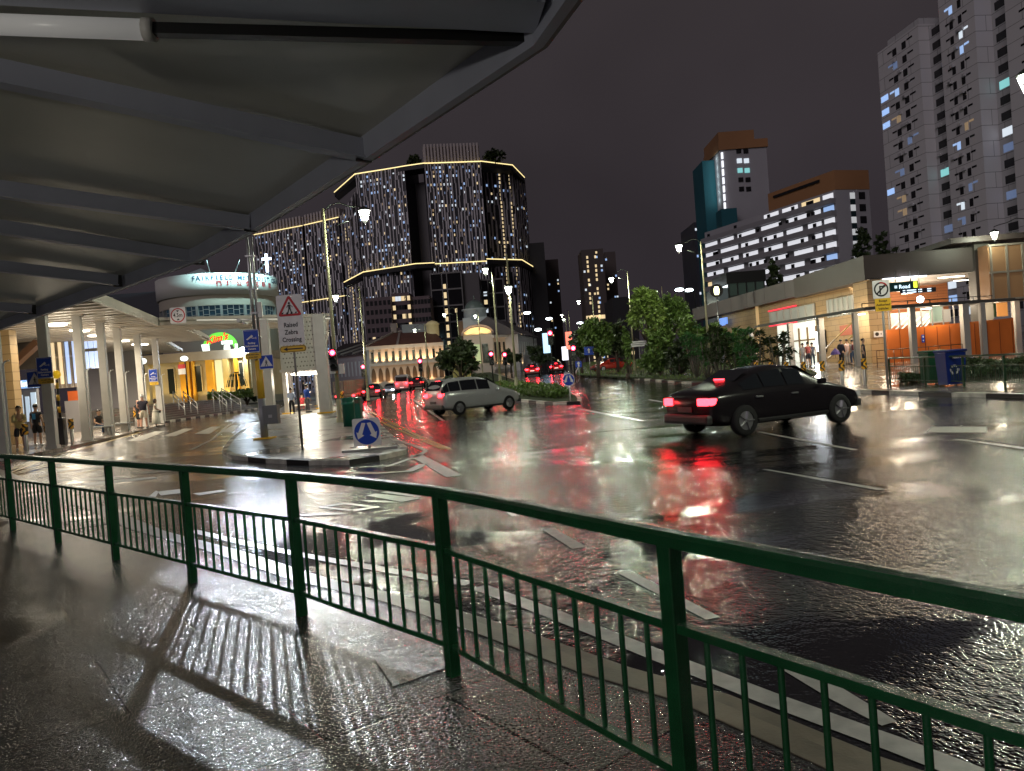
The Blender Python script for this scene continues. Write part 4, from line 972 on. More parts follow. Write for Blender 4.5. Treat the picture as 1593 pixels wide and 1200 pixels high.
# ---- steps, podium and yellow building
M_step = mat('dark_step', (.10, .09, .075), .3, var=(2, .2)); 
sL, sR = -36, -18.5
mb = MB(); N = 7
a0 = G(262, 657, 0); a1 = G(405, 634.5, 0); a0 = Vector((a0.x - 1.5, a0.y, 0)); a1 = Vector((a1.x, a1.y, 0)); dd = (a1 - a0).normalized(); nn = Vector((-dd.y, dd.x, 0))
for k in range(N):
    o = nn * (k * .42 + .5); A = a0 + o; B = a1 + o; C_ = B + nn * 40; D_ = A + nn * 40; mb.prism([(q.x, q.y) for q in (A, B, C_, D_)], -.2 if k == 0 else .16 * k - .001, .16 * (k + 1))
stp = S('plaza_steps', mb, M_step)
PZ = .16 * N
mb = MB()
A = a0 - nn * .15; 
for k in range(26):
    p = a0.lerp(a1, k / 26); q = a0.lerp(a1, (k + 1) / 26); mb.prism([(v.x, v.y) for v in (p, q, q + nn * .3, p + nn * .3)], -.3, .02, k % 2)
S('steps_kerb', mb, [M_kw, M_kb])
def xat(px, Y): return D(px, 600, Y).x
M_yel = mat('yellow_render', (.62, .42, .12), .7, var=(1, .1)); M_cream = mat('cream_render', (.60, .50, .28), .7, var=(1, .08)); M_beige = mat('beige_parapet', (.34, .28, .19), .7, var=(1, .1)); M_ywall = mat('deep_yellow_render', (.70, .33, .015), .7, var=(1, .1))
Yb = 74; yb = thing('yellow_building', 'low cream and yellow building with uplit pilasters above the steps', 'building', (xat(300, Yb), Yb, PZ))
def zy(py, px, Y): return D(px, py, Y).z
zt = zy(548, 300, Yb); zm = zy(562, 300, Yb)
mb = MB(); mb.box(((xat(205, Yb) + xat(392, Yb)) / 2, Yb + 5, (zt + zm) / 2), (xat(392, Yb) - xat(205, Yb), 10, zt - zm)); mb.build('parapet', M_beige, yb, True)
mb = MB(); mb.box(((xat(208, Yb) + xat(390, Yb)) / 2, Yb + 5.6, (zm + PZ) / 2), (xat(390, Yb) - xat(208, Yb), 10, zm - PZ)); mb.build('wall', M_cream, yb, True)
for (x0, x1, m) in ((281, 296, M_ywall), (300, 303, M_ywall), (322, 333, M_ywall), (349, 357, M_yel), (366, 372, M_ywall), (382, 388, M_yel), (227, 232, M_cream)):
    mb = MB(); wbox(mb, x0, x1, Yb + .05, PZ, zm, .5); mb.build('pilaster', m, yb, True)
M_wdark = mat('window_dark', (.02, .025, .02), .15)
for (x0, x1, z0, z1) in ((262, 272, PZ + .9, zm - .6), (304, 314, PZ + .9, zm - .5), (374, 380, PZ + 1.2, zm - .5), (205, 210, 3.5, 4.8)):
    mb = MB(); wbox(mb, x0, x1, Yb + .4, z0, z1, .1); w_ = mb.build('window', M_wdark, yb, True)
    mb = MB(); wbox(mb, x0 - 1.5, x0, Yb + .35, z0, z1, .2); wbox(mb, x1, x1 + 1.5, Yb + .35, z0, z1, .2); wbox(mb, x0, x1, Yb + .35, z1, z1 + .15, .2); mb.build('frame', M_cream, w_)
    for o_ in (bpy.data.objects[w_.children[0].name] if w_.children else None,):
        if o_:
            L0 = FR[yb.name][0]
            for v in o_.data.vertices: v.co -= L0
mb = MB(); wbox(mb, 337, 348, Yb + .45, PZ + .6, zm - .05, .08); mb.build('lit_opening', mat('opening_glow', (.8, .8, .5), .4, emit=(1, .95, .55), es=.5), yb, True)
for x in (232, 272, 292, 318, 345, 362, 378): light('SPOT', (xat(x, Yb), Yb - .9, PZ + .15), 95, (1, .72, .28), .15, aim=(xat(x, Yb), Yb + .6, PZ + 4), spot=120)
light('AREA', (xat(300, Yb), Yb - 7, 5.2), 150, (1, .8, .45), 6, aim=(xat(300, Yb), Yb, 2), sy=2)
# green arch sign on the roof
Yg = Yb + 1.2; pg = D(343, 548, Yg); t = thing('restaurant_sign', 'green arched roof sign with red script above the yellow building', 'sign', (pg.x, pg.y, zt))
mb = MB(); n = 16; wv = (xat(371, Yg) - xat(316, Yg)) / 2; hv = zy(517, 343, Yg) - zt
o_ = [( wv * math.cos(math.pi * k / n), hv * math.sin(math.pi * k / n) ** .8) for k in range(n + 1)]; i_ = [(wv * .8 * math.cos(math.pi * k / n), hv * .58 * math.sin(math.pi * k / n)) for k in range(n + 1)]
for k in range(n): mb.vpanel([Vector((o_[k][0], 0, o_[k][1])), Vector((o_[k + 1][0], 0, o_[k + 1][1])), Vector((i_[k + 1][0], 0, i_[k + 1][1])), Vector((i_[k][0], 0, i_[k][1]))], (0, 1, 0), .2)
mb.build('arch', mat('green_sign_glow', (.1, .5, .05), .4, emit=(.16, .85, .06), es=.7), t)
mb = MB(); text_on(mb, "Kim's", 1.05, (-.15, -.1, hv * .66), Vector((.985, 0, .17)), Vector((.25, 0, .97)), .03); mb.build('script', mat('red_sign_glow', (.7, .02, .01), .4, emit=(1, .03, .01), es=1.6), t)
mb = MB(); mb.vpanel([Vector(p) for p in ((-wv * .98, -.05, 0), (-wv * .6, -.05, 0), (-wv * .62, -.05, hv * .42), (-wv * 1.05, -.05, hv * .40))], (0, 1, 0), .1); mb.vpanel([Vector(p) for p in ((wv * .1, -.06, hv * .34), (wv * .72, -.06, hv * .30), (wv * .72, -.06, hv * .50), (wv * .1, -.06, hv * .52))], (0, 1, 0), .05); mb.vpanel([Vector(p) for p in ((wv * .2, -.06, 0), (wv * .6, -.06, 0), (wv * .55, -.06, hv * .28), (wv * .25, -.06, hv * .28))], (0, 1, 0), .05); mb.vpanel([Vector(p) for p in ((wv * .84, -.06, 0), (wv * 1.0, -.06, 0), (wv * 1.0, -.06, hv * .3), (wv * .86, -.06, hv * .3))], (0, 1, 0), .05); mb.build('white_panels', mat('white_sign_glow', (.9, .9, .9), .4, emit=(.85, 1, .9), es=1.3), t)
p = D(378, 546, Yb - .3); t = thing('floodlight', 'blue-white floodlight at the right end of the yellow building roof', 'lamp', p); mb = MB(); mb.ball((0, 0, 0), .38, n=12, m=8); mb.build('lens', mat('flood_glow', (1, 1, 1), .3, emit=(.75, .85, 1), es=30), t); mb = MB(); mb.bar((0, .3, -.1), (0, .9, -.5), .1); mb.build('bracket', M_steel, t)
light('POINT', (p.x, p.y - .6, p.z), 900, (.7, .85, 1), .3)
# step handrails, plaza lamp, planting
for k, (x0, x1) in enumerate(((268, 284), (284, 304), (330, 350), (344, 372))):
    p0 = a0 + nn * (.6) ; A = K(x1, 636 - .11 * (x1 - 268) * 1.0, .3); B = K(x0, 632 - .11 * (x0 - 268), PZ)
    Yr = 60; u0 = D(x0, 600, Yr); u1 = D(x1, 600, Yr - 4); t = thing('handrail', ['left', 'second', 'third', 'right'][k] + 'most steel handrail on the dark steps' if k in (0, 3) else ['', 'second', 'third', ''][k] + ' steel handrail from the left on the dark steps', 'handrail', (u0.x, u0.y, 0))
    mb = MB(); q0 = Vector((0, 0, PZ + .95)); q1 = Vector((u1.x - u0.x, -4, 1.05)); mb.tube([q0, q1], .04, 6); mb.tube([q0 - UZ * .4, q1 - UZ * .4], .03, 6); mb.build('rail', mat('rail_pale', (.5, .5, .48), .3, .5), t)
    for q in (q0, (q0 + q1) / 2, q1): mb = MB(); mb.tube([(q.x, q.y, .2), q], .04, 6); mb.build('post', mat('rail_pale'), t)
b = Vector((xat(291, 62), 62, PZ)); t = thing('plaza_lamp', 'thin black lamp post with a white hooked lamp before the yellow pilasters', 'street lamp', b); zl = UP(b, 558)-PZ
mb = MB(); mb.tube([(0, 0, 0), (0, 0, zl - .3)], .07, 8); mb.build('post', M_black, t); mb = MB(); mb.ball((-.05, 0, zl), .32, (1, 1, .7), 12, 8); mb.build('lamp_head', mat('head_glow', (1, 1, 1), .4, emit=(.9, 1, .9), es=1.8), t)
b = Vector((xat(226, 58), 58, 0)); t = thing('plaza_lamp', 'white hooked lamp just right of the fifth white column', 'street lamp', b); zl = UP(b, 562)
mb = MB(); mb.tube([(0, 0, 0), (0, 0, zl - .3)], .06, 8); mb.build('post', M_black, t); mb = MB(); mb.ball((0, 0, zl), .26, (1, 1, .9), 12, 8); mb.build('lamp_head', mat('head_glow'), t)
# ------------------------------------------------------------------ facade helper
class Fac:
    def __init__(s, A, B, flip=False):
        s.A = Vector((A.x, A.y, 0)); B = Vector((B.x, B.y, 0)); s.u = (B - s.A).normalized(); s.L = (B - s.A).length
        n = Vector((s.u.y, -s.u.x, 0)); s.n = n if n.dot(-s.A) > 0 else -n
    def sz(s, px, py):
        d = ray(px, py); o = Vector((0, 0, EYE)); t = (s.A - o).dot(s.n) / d.dot(s.n); p = o + d * t
        return (p - s.A).dot(s.u), p.z
    def P(s, a, z, o=0.0): return s.A + s.u * a + s.n * o + Vector((0, 0, z))
    def box(s, mb, a0, a1, z0, z1, o0=0.0, o1=0.05, mi=0):
        c = [s.P(a0, z0, o0), s.P(a1, z0, o0), s.P(a1, z0, o1), s.P(a0, z0, o1), s.P(a0, z1, o0), s.P(a1, z1, o0), s.P(a1, z1, o1), s.P(a0, z1, o1)]
        return mb.add(c, [(0, 3, 2, 1), (4, 5, 6, 7), (0, 1, 5, 4), (1, 2, 6, 5), (2, 3, 7, 6), (3, 0, 4, 7)], mi)
    def quad(s, mb, a0, a1, z0, z1, o=0.05, mi=0): return mb.quad(s.P(a0, z0, o), s.P(a1, z0, o), s.P(a1, z1, o), s.P(a0, z1, o), mi)
    def pbox(s, mb, x0, y0, x1, y1, o0=0.0, o1=0.05, mi=0):
        """box covering the picture rectangle corners (x0,y0) upper left, (x1,y1) lower right, laid on the wall plane"""
        a0, z0 = s.sz(x0, y0); a1, z1 = s.sz(x1, y1); am = (a0 + a1) / 2
        return s.box(mb, min(a0, a1), max(a0, a1), min(z0, z1), max(z0, z1), o0, o1, mi)
# ------------------------------------------------------------------ right station
M_band = mat('station_fascia', (.13, .11, .108), .55, var=(.6, .12)); M_bandd = mat('station_dark_fascia', (.07, .055, .05), .5, var=(.6, .12))
M_tan = brickify(mat('tan_cladding', (.40, .27, .13), .55), 1.1, .42, .014, .9)
M_terra = brickify(mat('terracotta_planks', (.55, .21, .09), .45), 2.4, .22, .01, .9)
M_orange = mat('orange_hoarding', (.52, .13, .025), .4, var=(.8, .08))
M_cream2 = mat('station_lit_glass', (.7, .75, .7), .3, emit=(.95, 1, .86), es=.75); M_adw = mat('advert_glow', (1, 1, 1), .4, emit=(.86, .92, 1), es=5.0)
M_greyc = mat('grey_column_paint', (.32, .31, .29), .4)
A = K(1077, 481, 7.5); B = K(1346, 402, 7.5); F1 = Fac(A, B)
st = thing('station_building', 'right station building with long grey fascia, tan cladding and open orange hall', 'building', (B.x, B.y, H(B.x, B.y)))
mb = MB(); F1.box(mb, 0, F1.L, 6.05, 7.5, -1.5, 0); mb.build('fascia', M_band, st, True)
mb = MB(); 
for k in range(1, 9): F1.box(mb, F1.L * k / 9 - .02, F1.L * k / 9 + .02, 6.05, 7.5, -.0, .012)
mb.build('fascia_joints', M_bandd, st, True)
mb = MB(); a0, _ = F1.sz(1115, 500); F1.box(mb, a0, F1.L + .2, -.3, 6.04, -1.4, -.6); mb.build('clad_wall', M_tan, st, True)
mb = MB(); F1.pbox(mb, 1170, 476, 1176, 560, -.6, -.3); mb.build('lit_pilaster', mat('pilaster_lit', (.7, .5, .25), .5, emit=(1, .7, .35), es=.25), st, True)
for (x0, y0, x1, y1) in ((1190, 487, 1258, 499), (1278, 468, 1326, 488)):
    mb = MB(); F1.pbox(mb, x0, y0, x1, y1, -.6, -.5); w_ = mb.build('window', mat('vent_window', (.32, .34, .30), .25, emit=(.9, .95, .8), es=.10), st, True)
    mb = MB(); sa, za = F1.sz(x0, y0); sb_, zb2 = F1.sz(x1, y1); z0, z1 = min(za, zb2), max(za, zb2); sa, sb_ = min(sa, sb_), max(sa, sb_)
    for k in range(7): mb = MB(); F1.box(mb, sa + (sb_ - sa) * k / 6 - .12, sa + (sb_ - sa) * k / 6 + .12, z0, z1, -.5, -.42); mb.build('window_fin', mat('fin_pale', (.42, .42, .38), .5), st, True)
mb = MB(); sa, za = F1.sz(1188, 486); sb_, zb2 = F1.sz(1232, 500); F1.box(mb, sa, sb_, max(za, zb2) - .02, max(za, zb2) + .10, -.5, -.40); F1.box(mb, sa, sb_, min(za, zb2) - .14, min(za, zb2) - .02, -.5, -.40); mb.build('red_light_strip', mat('red_strip_glow', (.8, .02, .05), .4, emit=(1, .03, .07), es=1.0), st, True)
mb = MB(); F1.pbox(mb, 1200, 506, 1262, 566, -.6, -.52); mb.build('entrance_glass', M_cream2, st, True)
mb = MB(); sa, _ = F1.sz(1200, 530); sb_, _ = F1.sz(1262, 530)
for k in range(6): F1.box(mb, sa + (sb_ - sa) * k / 5 - .06, sa + (sb_ - sa) * k / 5 + .06, .3, 3.4, -.52, -.4)
F1.box(mb, sa, sb_, 2.3, 2.42, -.52, -.41); mb.build('door_frames', mat('bronze_frame', (.25, .16, .08), .4), st, True)
for q, (x0, y0, x1, y1) in enumerate(((1261, 517, 1275, 547), (1337.5, 506, 1354.5, 543))):
    sa, za = F1.sz(x0, y0); t_ = 'narrow glowing white poster box near the entrance doors' if q == 0 else 'larger glowing white poster box behind the man in grey'
    c = F1.P(sa, 0, -.45); n = thing('poster_box', t_, 'poster box', c); mb = MB(); F1.pbox(mb, x0 - 1, y0 - 1.5, x1 + 1, y1 + 1.5, -.58, -.42); mb.build('frame', M_black, n, True); mb = MB(); F1.pbox(mb, x0, y0, x1, y1, -.42, -.40); mb.build('screen', M_adw, n, True)
    ll = F1.P(F1.sz((x0 + x1) / 2, (y0 + y1) / 2)[0], 1.9, 0); light('AREA', ll, 260, (.85, .92, 1), 1.0, aim=ll + F1.n * 3 - UZ * .5, sy=1.6)
mb = MB(); F1.pbox(mb, 1139, 530, 1164, 562, -.2, .0); mb.build('red_panel', mat('red_orange_panel', (.5, .07, .02), .5), st, True)
mb = MB(); F1.pbox(mb, 1120, 496, 1131, 504, -.1, .1); F1.pbox(mb, 1124, 500, 1130, 506, .1, .12); mb.build('small_sign', mat('small_blue_glow', (.1, .2, .5), .4, emit=(.2, .4, 1), es=.8), st, True)
mb = MB(); F1.pbox(mb, 1296, 508, 1330, 520, -.6, -.5); mb.build('red_mural', mat('mural_red', (.4, .09, .04), .5), st, True)
mb = MB(); a = F1.P(F1.sz(1288, 545)[0], .6, .2); b = F1.P(F1.sz(1332, 512)[0], 2.4, .2)
for k in (0, .9): mb.tube([a + UZ * k, b + UZ * k * 1.0], .05, 6)
mb.build('stair_rail', mat('brass_rail', (.5, .35, .15), .3, .6), st, True)
# hall segment, nearly square to the view
Yh = 48.6
def xh(px, Y=Yh): return D(px, 460, Y).x
hz0 = H(xh(1450), Yh)
mb = MB(); mb.box(((xh(1347) + xh(1517)) / 2, Yh + 6, 6.72), (xh(1517) - xh(1347), 12, 1.62)); mb.build('hall_fascia', M_bandd, st, True)
mb = MB(); mb.box(((xh(1510) + xh(1700)) / 2, Yh + 4.5, 7.9), (xh(1700) - xh(1510) + 3, 12, .35), R(-3)); mb.build('upper_roof', M_bandd, st, True)
mb = MB(); mb.box(((xh(1352) + xh(1380)) / 2, Yh + 1.2, 2.95), (xh(1380) - xh(1352), 2, 5.9)); mb.build('corner_wall', M_tan, st, True)
mb = MB(); mb.box(((xh(1517) + xh(1541)) / 2, Yh + .2, 3.9), (xh(1541) - xh(1517), .8, 7.6)); mb.build('dark_pier', mat('dark_pier', (.12, .115, .10), .5), st, True)
mb = MB(); xw0 = D(1352, 460, Yh + 9).x; mb.box(((xw0 + xh(1600)) / 2, Yh + 9, 3.1), (xh(1600) - xw0, .3, 6.4)); mb.build('hall_wall', M_terra, st, True)
mb = MB(); mb.prism([(xh(1350), Yh), (xh(1580), Yh), (xh(1580), Yh + 9), (xw0, Yh + 9)], 5.9, 5.96); mb.build('hall_ceiling', mat('hall_ceiling', (.55, .52, .48), .5), st, True)
for (x, y, w, d_) in ((1392, 433, 1.6, .5), (1413, 431, 1.2, .5), (1430, 430, .8, .4), (1480, 431, 1.8, .15), (1500, 436, 1.5, .15)):
    p = K(x, y, 5.88); mb = MB(); mb.box((p.x, p.y if p.y < Yh + 8.5 else Yh + 7, 5.87), (w, d_, .05)); mb.build('ceiling_light', mat('hall_tube_glow', (1, 1, 1), .4, emit=(.85, .9, 1), es=3.0) if x < 1450 else M_warm, st, True)
light('AREA', ((xh(1380) + xh(1517)) / 2 - .5, Yh + 3.5, 5.8), 620, (1, .86, .70), 6, aim=((xh(1380) + xh(1517)) / 2, Yh + 5, 0), sy=5)
light('POINT', (xh(1470), Yh + 5, 4.0), 600, (1, .84, .62), .4)  # unseen fill light added to brighten the hall wall
light('POINT', (xh(1431), Yh + 1.5, 4.4), 260, (1, .88, .75), .3)
# low orange hoarding, glass above it, bins of stairs seen inside
Yo = 46.6; mb = MB(); zo = zy(514, 1376, Yo); z2_ = zy(495, 1570, Yo)
mb.add([(xh(1376, Yo), Yo, .3), (xh(1574, Yo), Yo, .3), (xh(1574, Yo), Yo, z2_), (xh(1376, Yo), Yo, zo), (xh(1376, Yo), Yo + .2, .3), (xh(1574, Yo), Yo + .2, .3), (xh(1574, Yo), Yo + .2, z2_), (xh(1376, Yo), Yo + .2, zo)], [(0, 1, 2, 3), (4, 7, 6, 5), (3, 2, 6, 7), (0, 3, 7, 4), (1, 5, 6, 2)])
mb.build('orange_hoarding', M_orange, st, True)
mb = MB()
for k in range(1, 11): mb.box((xh(1376 + k * 19.5, Yo), Yo - .01, (zo + .3) / 2), (.025, .02, zo - .3))
mb.build('hoarding_joints', mat('joint_dark', (.10, .02, .005), .6), st, True)
mb = MB(); 
for k in range(9):
    x = xh(1380 + k * 17, Yh + .5); mb.box((x, Yh + .5, 3.1), (.07, .07, 1.6))
mb.build('glazing_posts', M_greyc, st, True)
mb = MB()
for k in range(5):
    a = D(1381 + k * 9, 516, Yh + 2); b = D(1406 + k * 9, 492, Yh + 2); mb.bar(a, b, .10, .06)
for k in range(3):
    a = D(1424 + k * 6, 512, Yh + 2.2); b = D(1443 + k * 6, 488, Yh + 2.2); mb.bar(a, b, .13, .06)
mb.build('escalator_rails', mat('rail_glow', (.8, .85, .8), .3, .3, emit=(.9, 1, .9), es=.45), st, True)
mb = MB(); mb.box(((xh(1382) + xh(1516)) / 2, Yh + 2.8, 3.2), (xh(1516) - xh(1382), .1, .9)); mb.build('concourse_panel', mat('concourse_lit', (.45, .42, .36), .4, emit=(1, .95, .8), es=.12), st, True)  # faint emission put into the panel to make the concourse look brighter
for (a, b, m) in ((1444, 1464, 'green'), (1535, 1548, 'dkgreen'), (1549, 1566, 'amber')):
    mb = MB(); mb.box(((xh(a, Yh + .8) + xh(b, Yh + .8)) / 2, Yh + .8, 3.3), (xh(b) - xh(a), .05, 1.0)); mb.build('glass_panel', {'green': mat('pale_green_glass', (.3, .4, .33), .2, emit=(.7, 1, .8), es=.12), 'dkgreen': mat('dark_green_glass', (.03, .06, .03), .2), 'amber': mat('amber_glass', (.6, .25, .08), .4, emit=(1, .45, .12), es=.35)}[m], st, True)
# glass box at the right
mb = MB(); xg0, xg1 = xh(1541, 47), xh(1640, 47); mb.box(((xg0 + xg1) / 2, 47.5, 5.6), (xg1 - xg0, 1.0, 3.6)); mb.build('glass_box', mat('warm_glass_box', (.26, .15, .08), .25, emit=(1, .5, .2), es=.035), st, True)
mb = MB()
for k in range(5): mb.box((xg0 + .15 + k * (xg1 - xg0) / 4, 46.96, 5.6), (.12, .1, 3.6))
for z in (3.85, 5.6, 7.35): mb.box(((xg0 + xg1) / 2, 46.955, z), (xg1 - xg0, .09, .12))
mb.build('glass_box_frame', mat('box_frame', (.25, .22, .18), .4), st, True)
mb = MB(); mb.box(((xh(1570) + xh(1650)) / 2, Yo + .4, 2), (xh(1650) - xh(1570), .2, 3.4)); mb.build('red_wall', mat('deep_red_wall', (.28, .04, .02), .5), st, True)
# hanging signs
c = D(1405, 446, Yh - .2); t = thing('exit_sign', 'dark hanging sign with white word and a yellow square in the open hall', 'sign', c)
mb = MB(); mb.box((0, 0, 0), (1.95, .12, .62), 0, 0); text_on(mb, '\u2261 Road', .36, (-.1, -.07, -.02), UX, UZ, .006, 1); mb.box((.78, -.07, .06), (.24, .02, .40), 0, 2); mb.build('panel', [mat('sign_teal', (.01, .05, .05), .3), mat('sign_text_glow', (.8, .9, 1), .4, emit=(.65, .85, 1), es=1.6), mat('sign_yellow_glow', (.8, .9, .1), .4, emit=(.8, .95, .05), es=1.4)], t)
mb = MB(); mb.bar((.5, 0, .3), (.5, 0, 1.0), .05); mb.bar((-.5, 0, .3), (-.5, 0, 1.0), .05); mb.build('hanger', M_steel, t)
c = D(1428, 452.5, Yh - .4); t = thing('arrival_board', 'long narrow dark display board with lines of white text under the hanging sign', 'sign', c)
mb = MB(); mb.box((0, 0, 0), (2.35, .10, .30), 0, 0)
for (x, w) in ((-.95, .16), (-.45, .62), (.12, .24), (.72, .26)):
    for z in (-.07, .07): mb.box((x, -.055, z), (w, .01, .06), 0, 1)
mb.build('panel', [mat('board_dark', (.02, .02, .03), .3), mat('sign_text_glow')], t)
p = D(1431.5, 466, Yh - .5); t = thing('globe_lamp', 'round white glowing lamp before the terracotta hall wall', 'lamp', p); mb = MB(); mb.ball((0, 0, 0), .22, n=14, m=10); mb.build('globe', mat('globe_glow', (1, 1, 1), .3, emit=(1, .97, .95), es=14), t); mb = MB(); mb.bar((0, 0, .2), (0, 0, 1.9), .03); mb.build('stem', M_steel, t)
# covered walkway in front of the station
wy = thing('covered_walkway', 'low flat-roofed walkway on grey columns before the right station', 'canopy', (xh(1420, 45), 45, hz0))
wp = [K(1180, 508.5, 3.72), K(1345, 482, 3.72), K(1420, 477, 3.72), K(1600, 466, 3.72), K(1760, 455, 3.72)]
wp = [Vector((p.x, p.y, 0)) for p in wp]
mb = MB()
for i in range(len(wp) - 1):
    a, b = wp[i], wp[i + 1]; n = Vector((0, 1, 0)) if i else Vector((.45, .9, 0)); mb.prism([(q.x, q.y) for q in (a, b, b + (Vector((0, 2.2, 0))), a + Vector((0.4, 2.2, 0)))], 3.72, 3.86)
mb.build('roof_slab', mat('walkway_roof', (.12, .12, .12), .4), wy, True)
mb = MB()
for i in range(len(wp) - 1):
    a, b = wp[i], wp[i + 1]; mb.bar(Vector((a.x, a.y - .06, 3.77)), Vector((b.x, b.y - .06, 3.77)), .10, .2)
mb.build('gutter_edge', mat('walkway_edge', (.08, .075, .07), .4), wy, True)
for k in range(9):
    t = k / 8; a = wp[2].lerp(wp[3], t); 
mb = MB()
for k in range(8): a = wp[1].lerp(wp[3], k / 7.5); mb.bar(Vector((a.x, a.y + .3, 3.86)), Vector((a.x, a.y + .3, 4.12)), .05)
a, b = wp[1], wp[3]; mb.bar(Vector((a.x, a.y + .3, 4.12)), Vector((b.x, b.y + .3, 4.12)), .05); mb.build('roof_rail', M_dsteel, wy, True)
for (x, y, w) in ((1233, 569, .36), (1280, 561.5, .38), (1334, 556, .30), (1422.5, 560, .34), (1504, 550, .40), (1531.5, 547.5, .30), (1584, 545, .36), (1172, 571, .3)):
    b = D(x, y, None or 1) if False else K(x, y, .4)
    Yc = {1233: 56, 1280: 51, 1334: 46.5, 1422.5: 45.2, 1504: 46, 1531.5: 46.2, 1584: 47.6, 1172: 62}[x]; b = D(x, y, Yc)
    mb = MB(); mb.bbox((b.x, Yc, 1.9), (w, w, 3.6), .02); mb.build('column', M_greyc, wy, True)
for x, y in ((1445, 480.5), (1531, 477), (1345, 489), (1262, 502)):
    p = K(x, y, 3.66); mb = MB(); mb.lathe((p.x, p.y + .3, 3.66), [(0, 0), (.3, 0), (.3, .05), (0, .05)], 14); mb.build('soffit_light', M_warm, wy, True)
for x, Yq in ((1210, 59), (1262, 54), (1310, 49.5), (1370, 46), (1450, 46.5), (1545, 47.5)): light('POINT', (xh(x, Yq), Yq - .3, 3.3), 240, (1, .82, .58), .2)
c = D(1436, 527, Yo - .05); t = thing('lift_sign', 'small upright blue sign with white symbols on the orange hoarding', 'sign', c)
mb = MB(); mb.box((0, 0, 0), (.17, .03, .5), 0, 0); mb.add([(.05 * math.cos(k * .785), -.02, .12 + .07 * math.sin(k * .785)) for k in range(8)], [tuple(range(8))], 1); mb.add([(-.05, -.02, -.08), (.05, -.02, -.08), (0, -.02, -.18)], [(0, 1, 2)], 1); mb.build('panel', [M_blue, M_swhite], t)
c = D(1366.5, 520, Yh - .1); t = thing('round_notice', 'round dark symbol notice on the tan corner wall', 'sign', c); mb = MB(); mb.box((0, 0, 0), (.6, .03, .4), 0, 0); mb.add([(-.1 + .13 * math.cos(k * .4), -.02, .13 * math.sin(k * .4)) for k in range(16)], [tuple(range(16))], 1); mb.box((.18, -.02, 0), (.1, .01, .03), 0, 1); mb.box((.18, -.021, 0), (.03, .01, .1), 0, 1); mb.build('panel', [M_swhite, M_black], t)
# handrail in front of the orange hoarding
for (x0, x1, lab) in ((1363, 1417, 'low brown handrail left of the slim column before the orange hoarding'), (1427, 1497, 'low brown handrail centred on the orange hoarding')):
    a = D(x0, 540, Yo - 1.2); b = D(x1, 537, Yo - 1.2); gz = H(a.x, a.y); t = thing('handrail', lab, 'handrail', (a.x, a.y, gz)); w = b.x - a.x
    mb = MB(); mb.tube([(0, 0, .95), (w, 0, .95)], .03, 6); mb.tube([(0, 0, .45), (w, 0, .45)], .02, 6); mb.build('rail', mat('brown_rail', (.12, .05, .02), .4), t)
    for k in range(5): mb = MB(); mb.tube([(w * k / 4, 0, 0), (w * k / 4, 0, .95)], .025, 6); mb.build('post', mat('brown_rail'), t)
# dark glass kiosk and roof lantern above the station, station logo post
kx = thing('roof_pavilion', 'dark glass pavilion on the station roof behind the round yellow logo', 'pavilion', (D(1150, 450, 84).x, 84, 7.4))
Yk = 84; mb = MB(); x0, x1 = D(1134, 450, Yk).x, D(1190, 450, Yk).x; zt = zy(424, 1160, Yk); mb.box(((x0 + x1) / 2, Yk + 3, zt - .5), (x1 - x0 + .4, 6, 1.3)); mb.build('roof', M_black, kx, True)
mb = MB(); mb.box(((x0 + x1) / 2, Yk + 3, (zt + 5.5) / 2 - .5), (x1 - x0, 5.6, zt - 5.5 - .5)); mb.build('glass_wall', mat('green_black_glass', (.03, .05, .04), .12, emit=(.4, .55, .45), es=.03), kx, True)
mb = MB()
for k in range(5): mb.box((x0 + (x1 - x0) * k / 4, Yk + .14, (zt + 5.5) / 2 - .5), (.12, .12, zt - 6))
mb.box(((x0 + x1) / 2, Yk + .13, zt - 2.6), (x1 - x0, .1, .12)); mb.build('mullions', M_black, kx, True)
mb = MB(); x2 = D(1119, 450, Yk).x; mb.box(((x2 + x0) / 2, Yk + 3, (zt + 5.5) / 2 - .8), (x0 - x2, 5, zt - 7)); mb.build('side_glass', mat('grey_green_glass', (.09, .11, .11), .2, emit=(.5, .6, .65), es=.05), kx, True)
p = D(1114.7, 452.5, 70); t = thing('station_logo', 'round black board with glowing yellow-white rounded emblem on a thin mast', 'sign', (p.x, p.y, H(p.x, p.y))); z = p.z - H(p.x, p.y)
mb = MB(); mb.tube([(0, .1, 0), (0, .1, z)], .05, 6); mb.build('mast', M_steel, t)
mb = MB(); mb.vpanel([Vector((a, 0, z + b)) for a, b in circ(.64, 24)], (0, 1, 0), .12); d_ = mb.build('disc', M_black, t)
mb = MB(); flat(mb, [(a, b) for a, b in ((-.17, .40), (.17, .40), (.27, .16), (.27, -.16), (.17, -.40), (-.17, -.40), (-.27, -.16), (-.27, .16))], (0, -.005, z), UX, UZ, 0)
for a in (-.12, .0, .12): flat(mb, [(-.27, a - .012), (.27, a - .012), (.27, a + .012), (-.27, a + .012)], (0, -.012, z), UX, UZ, 1)
flat(mb, circ(.07, 10, (0, .25)), (0, -.012, z), UX, UZ, 1); flat(mb, circ(.07, 10, (0, -.25)), (0, -.012, z), UX, UZ, 1)
mb.build('emblem', [mat('emblem_glow', (1, 1, .6), .4, emit=(1, 1, .55), es=3.5), M_black], t)
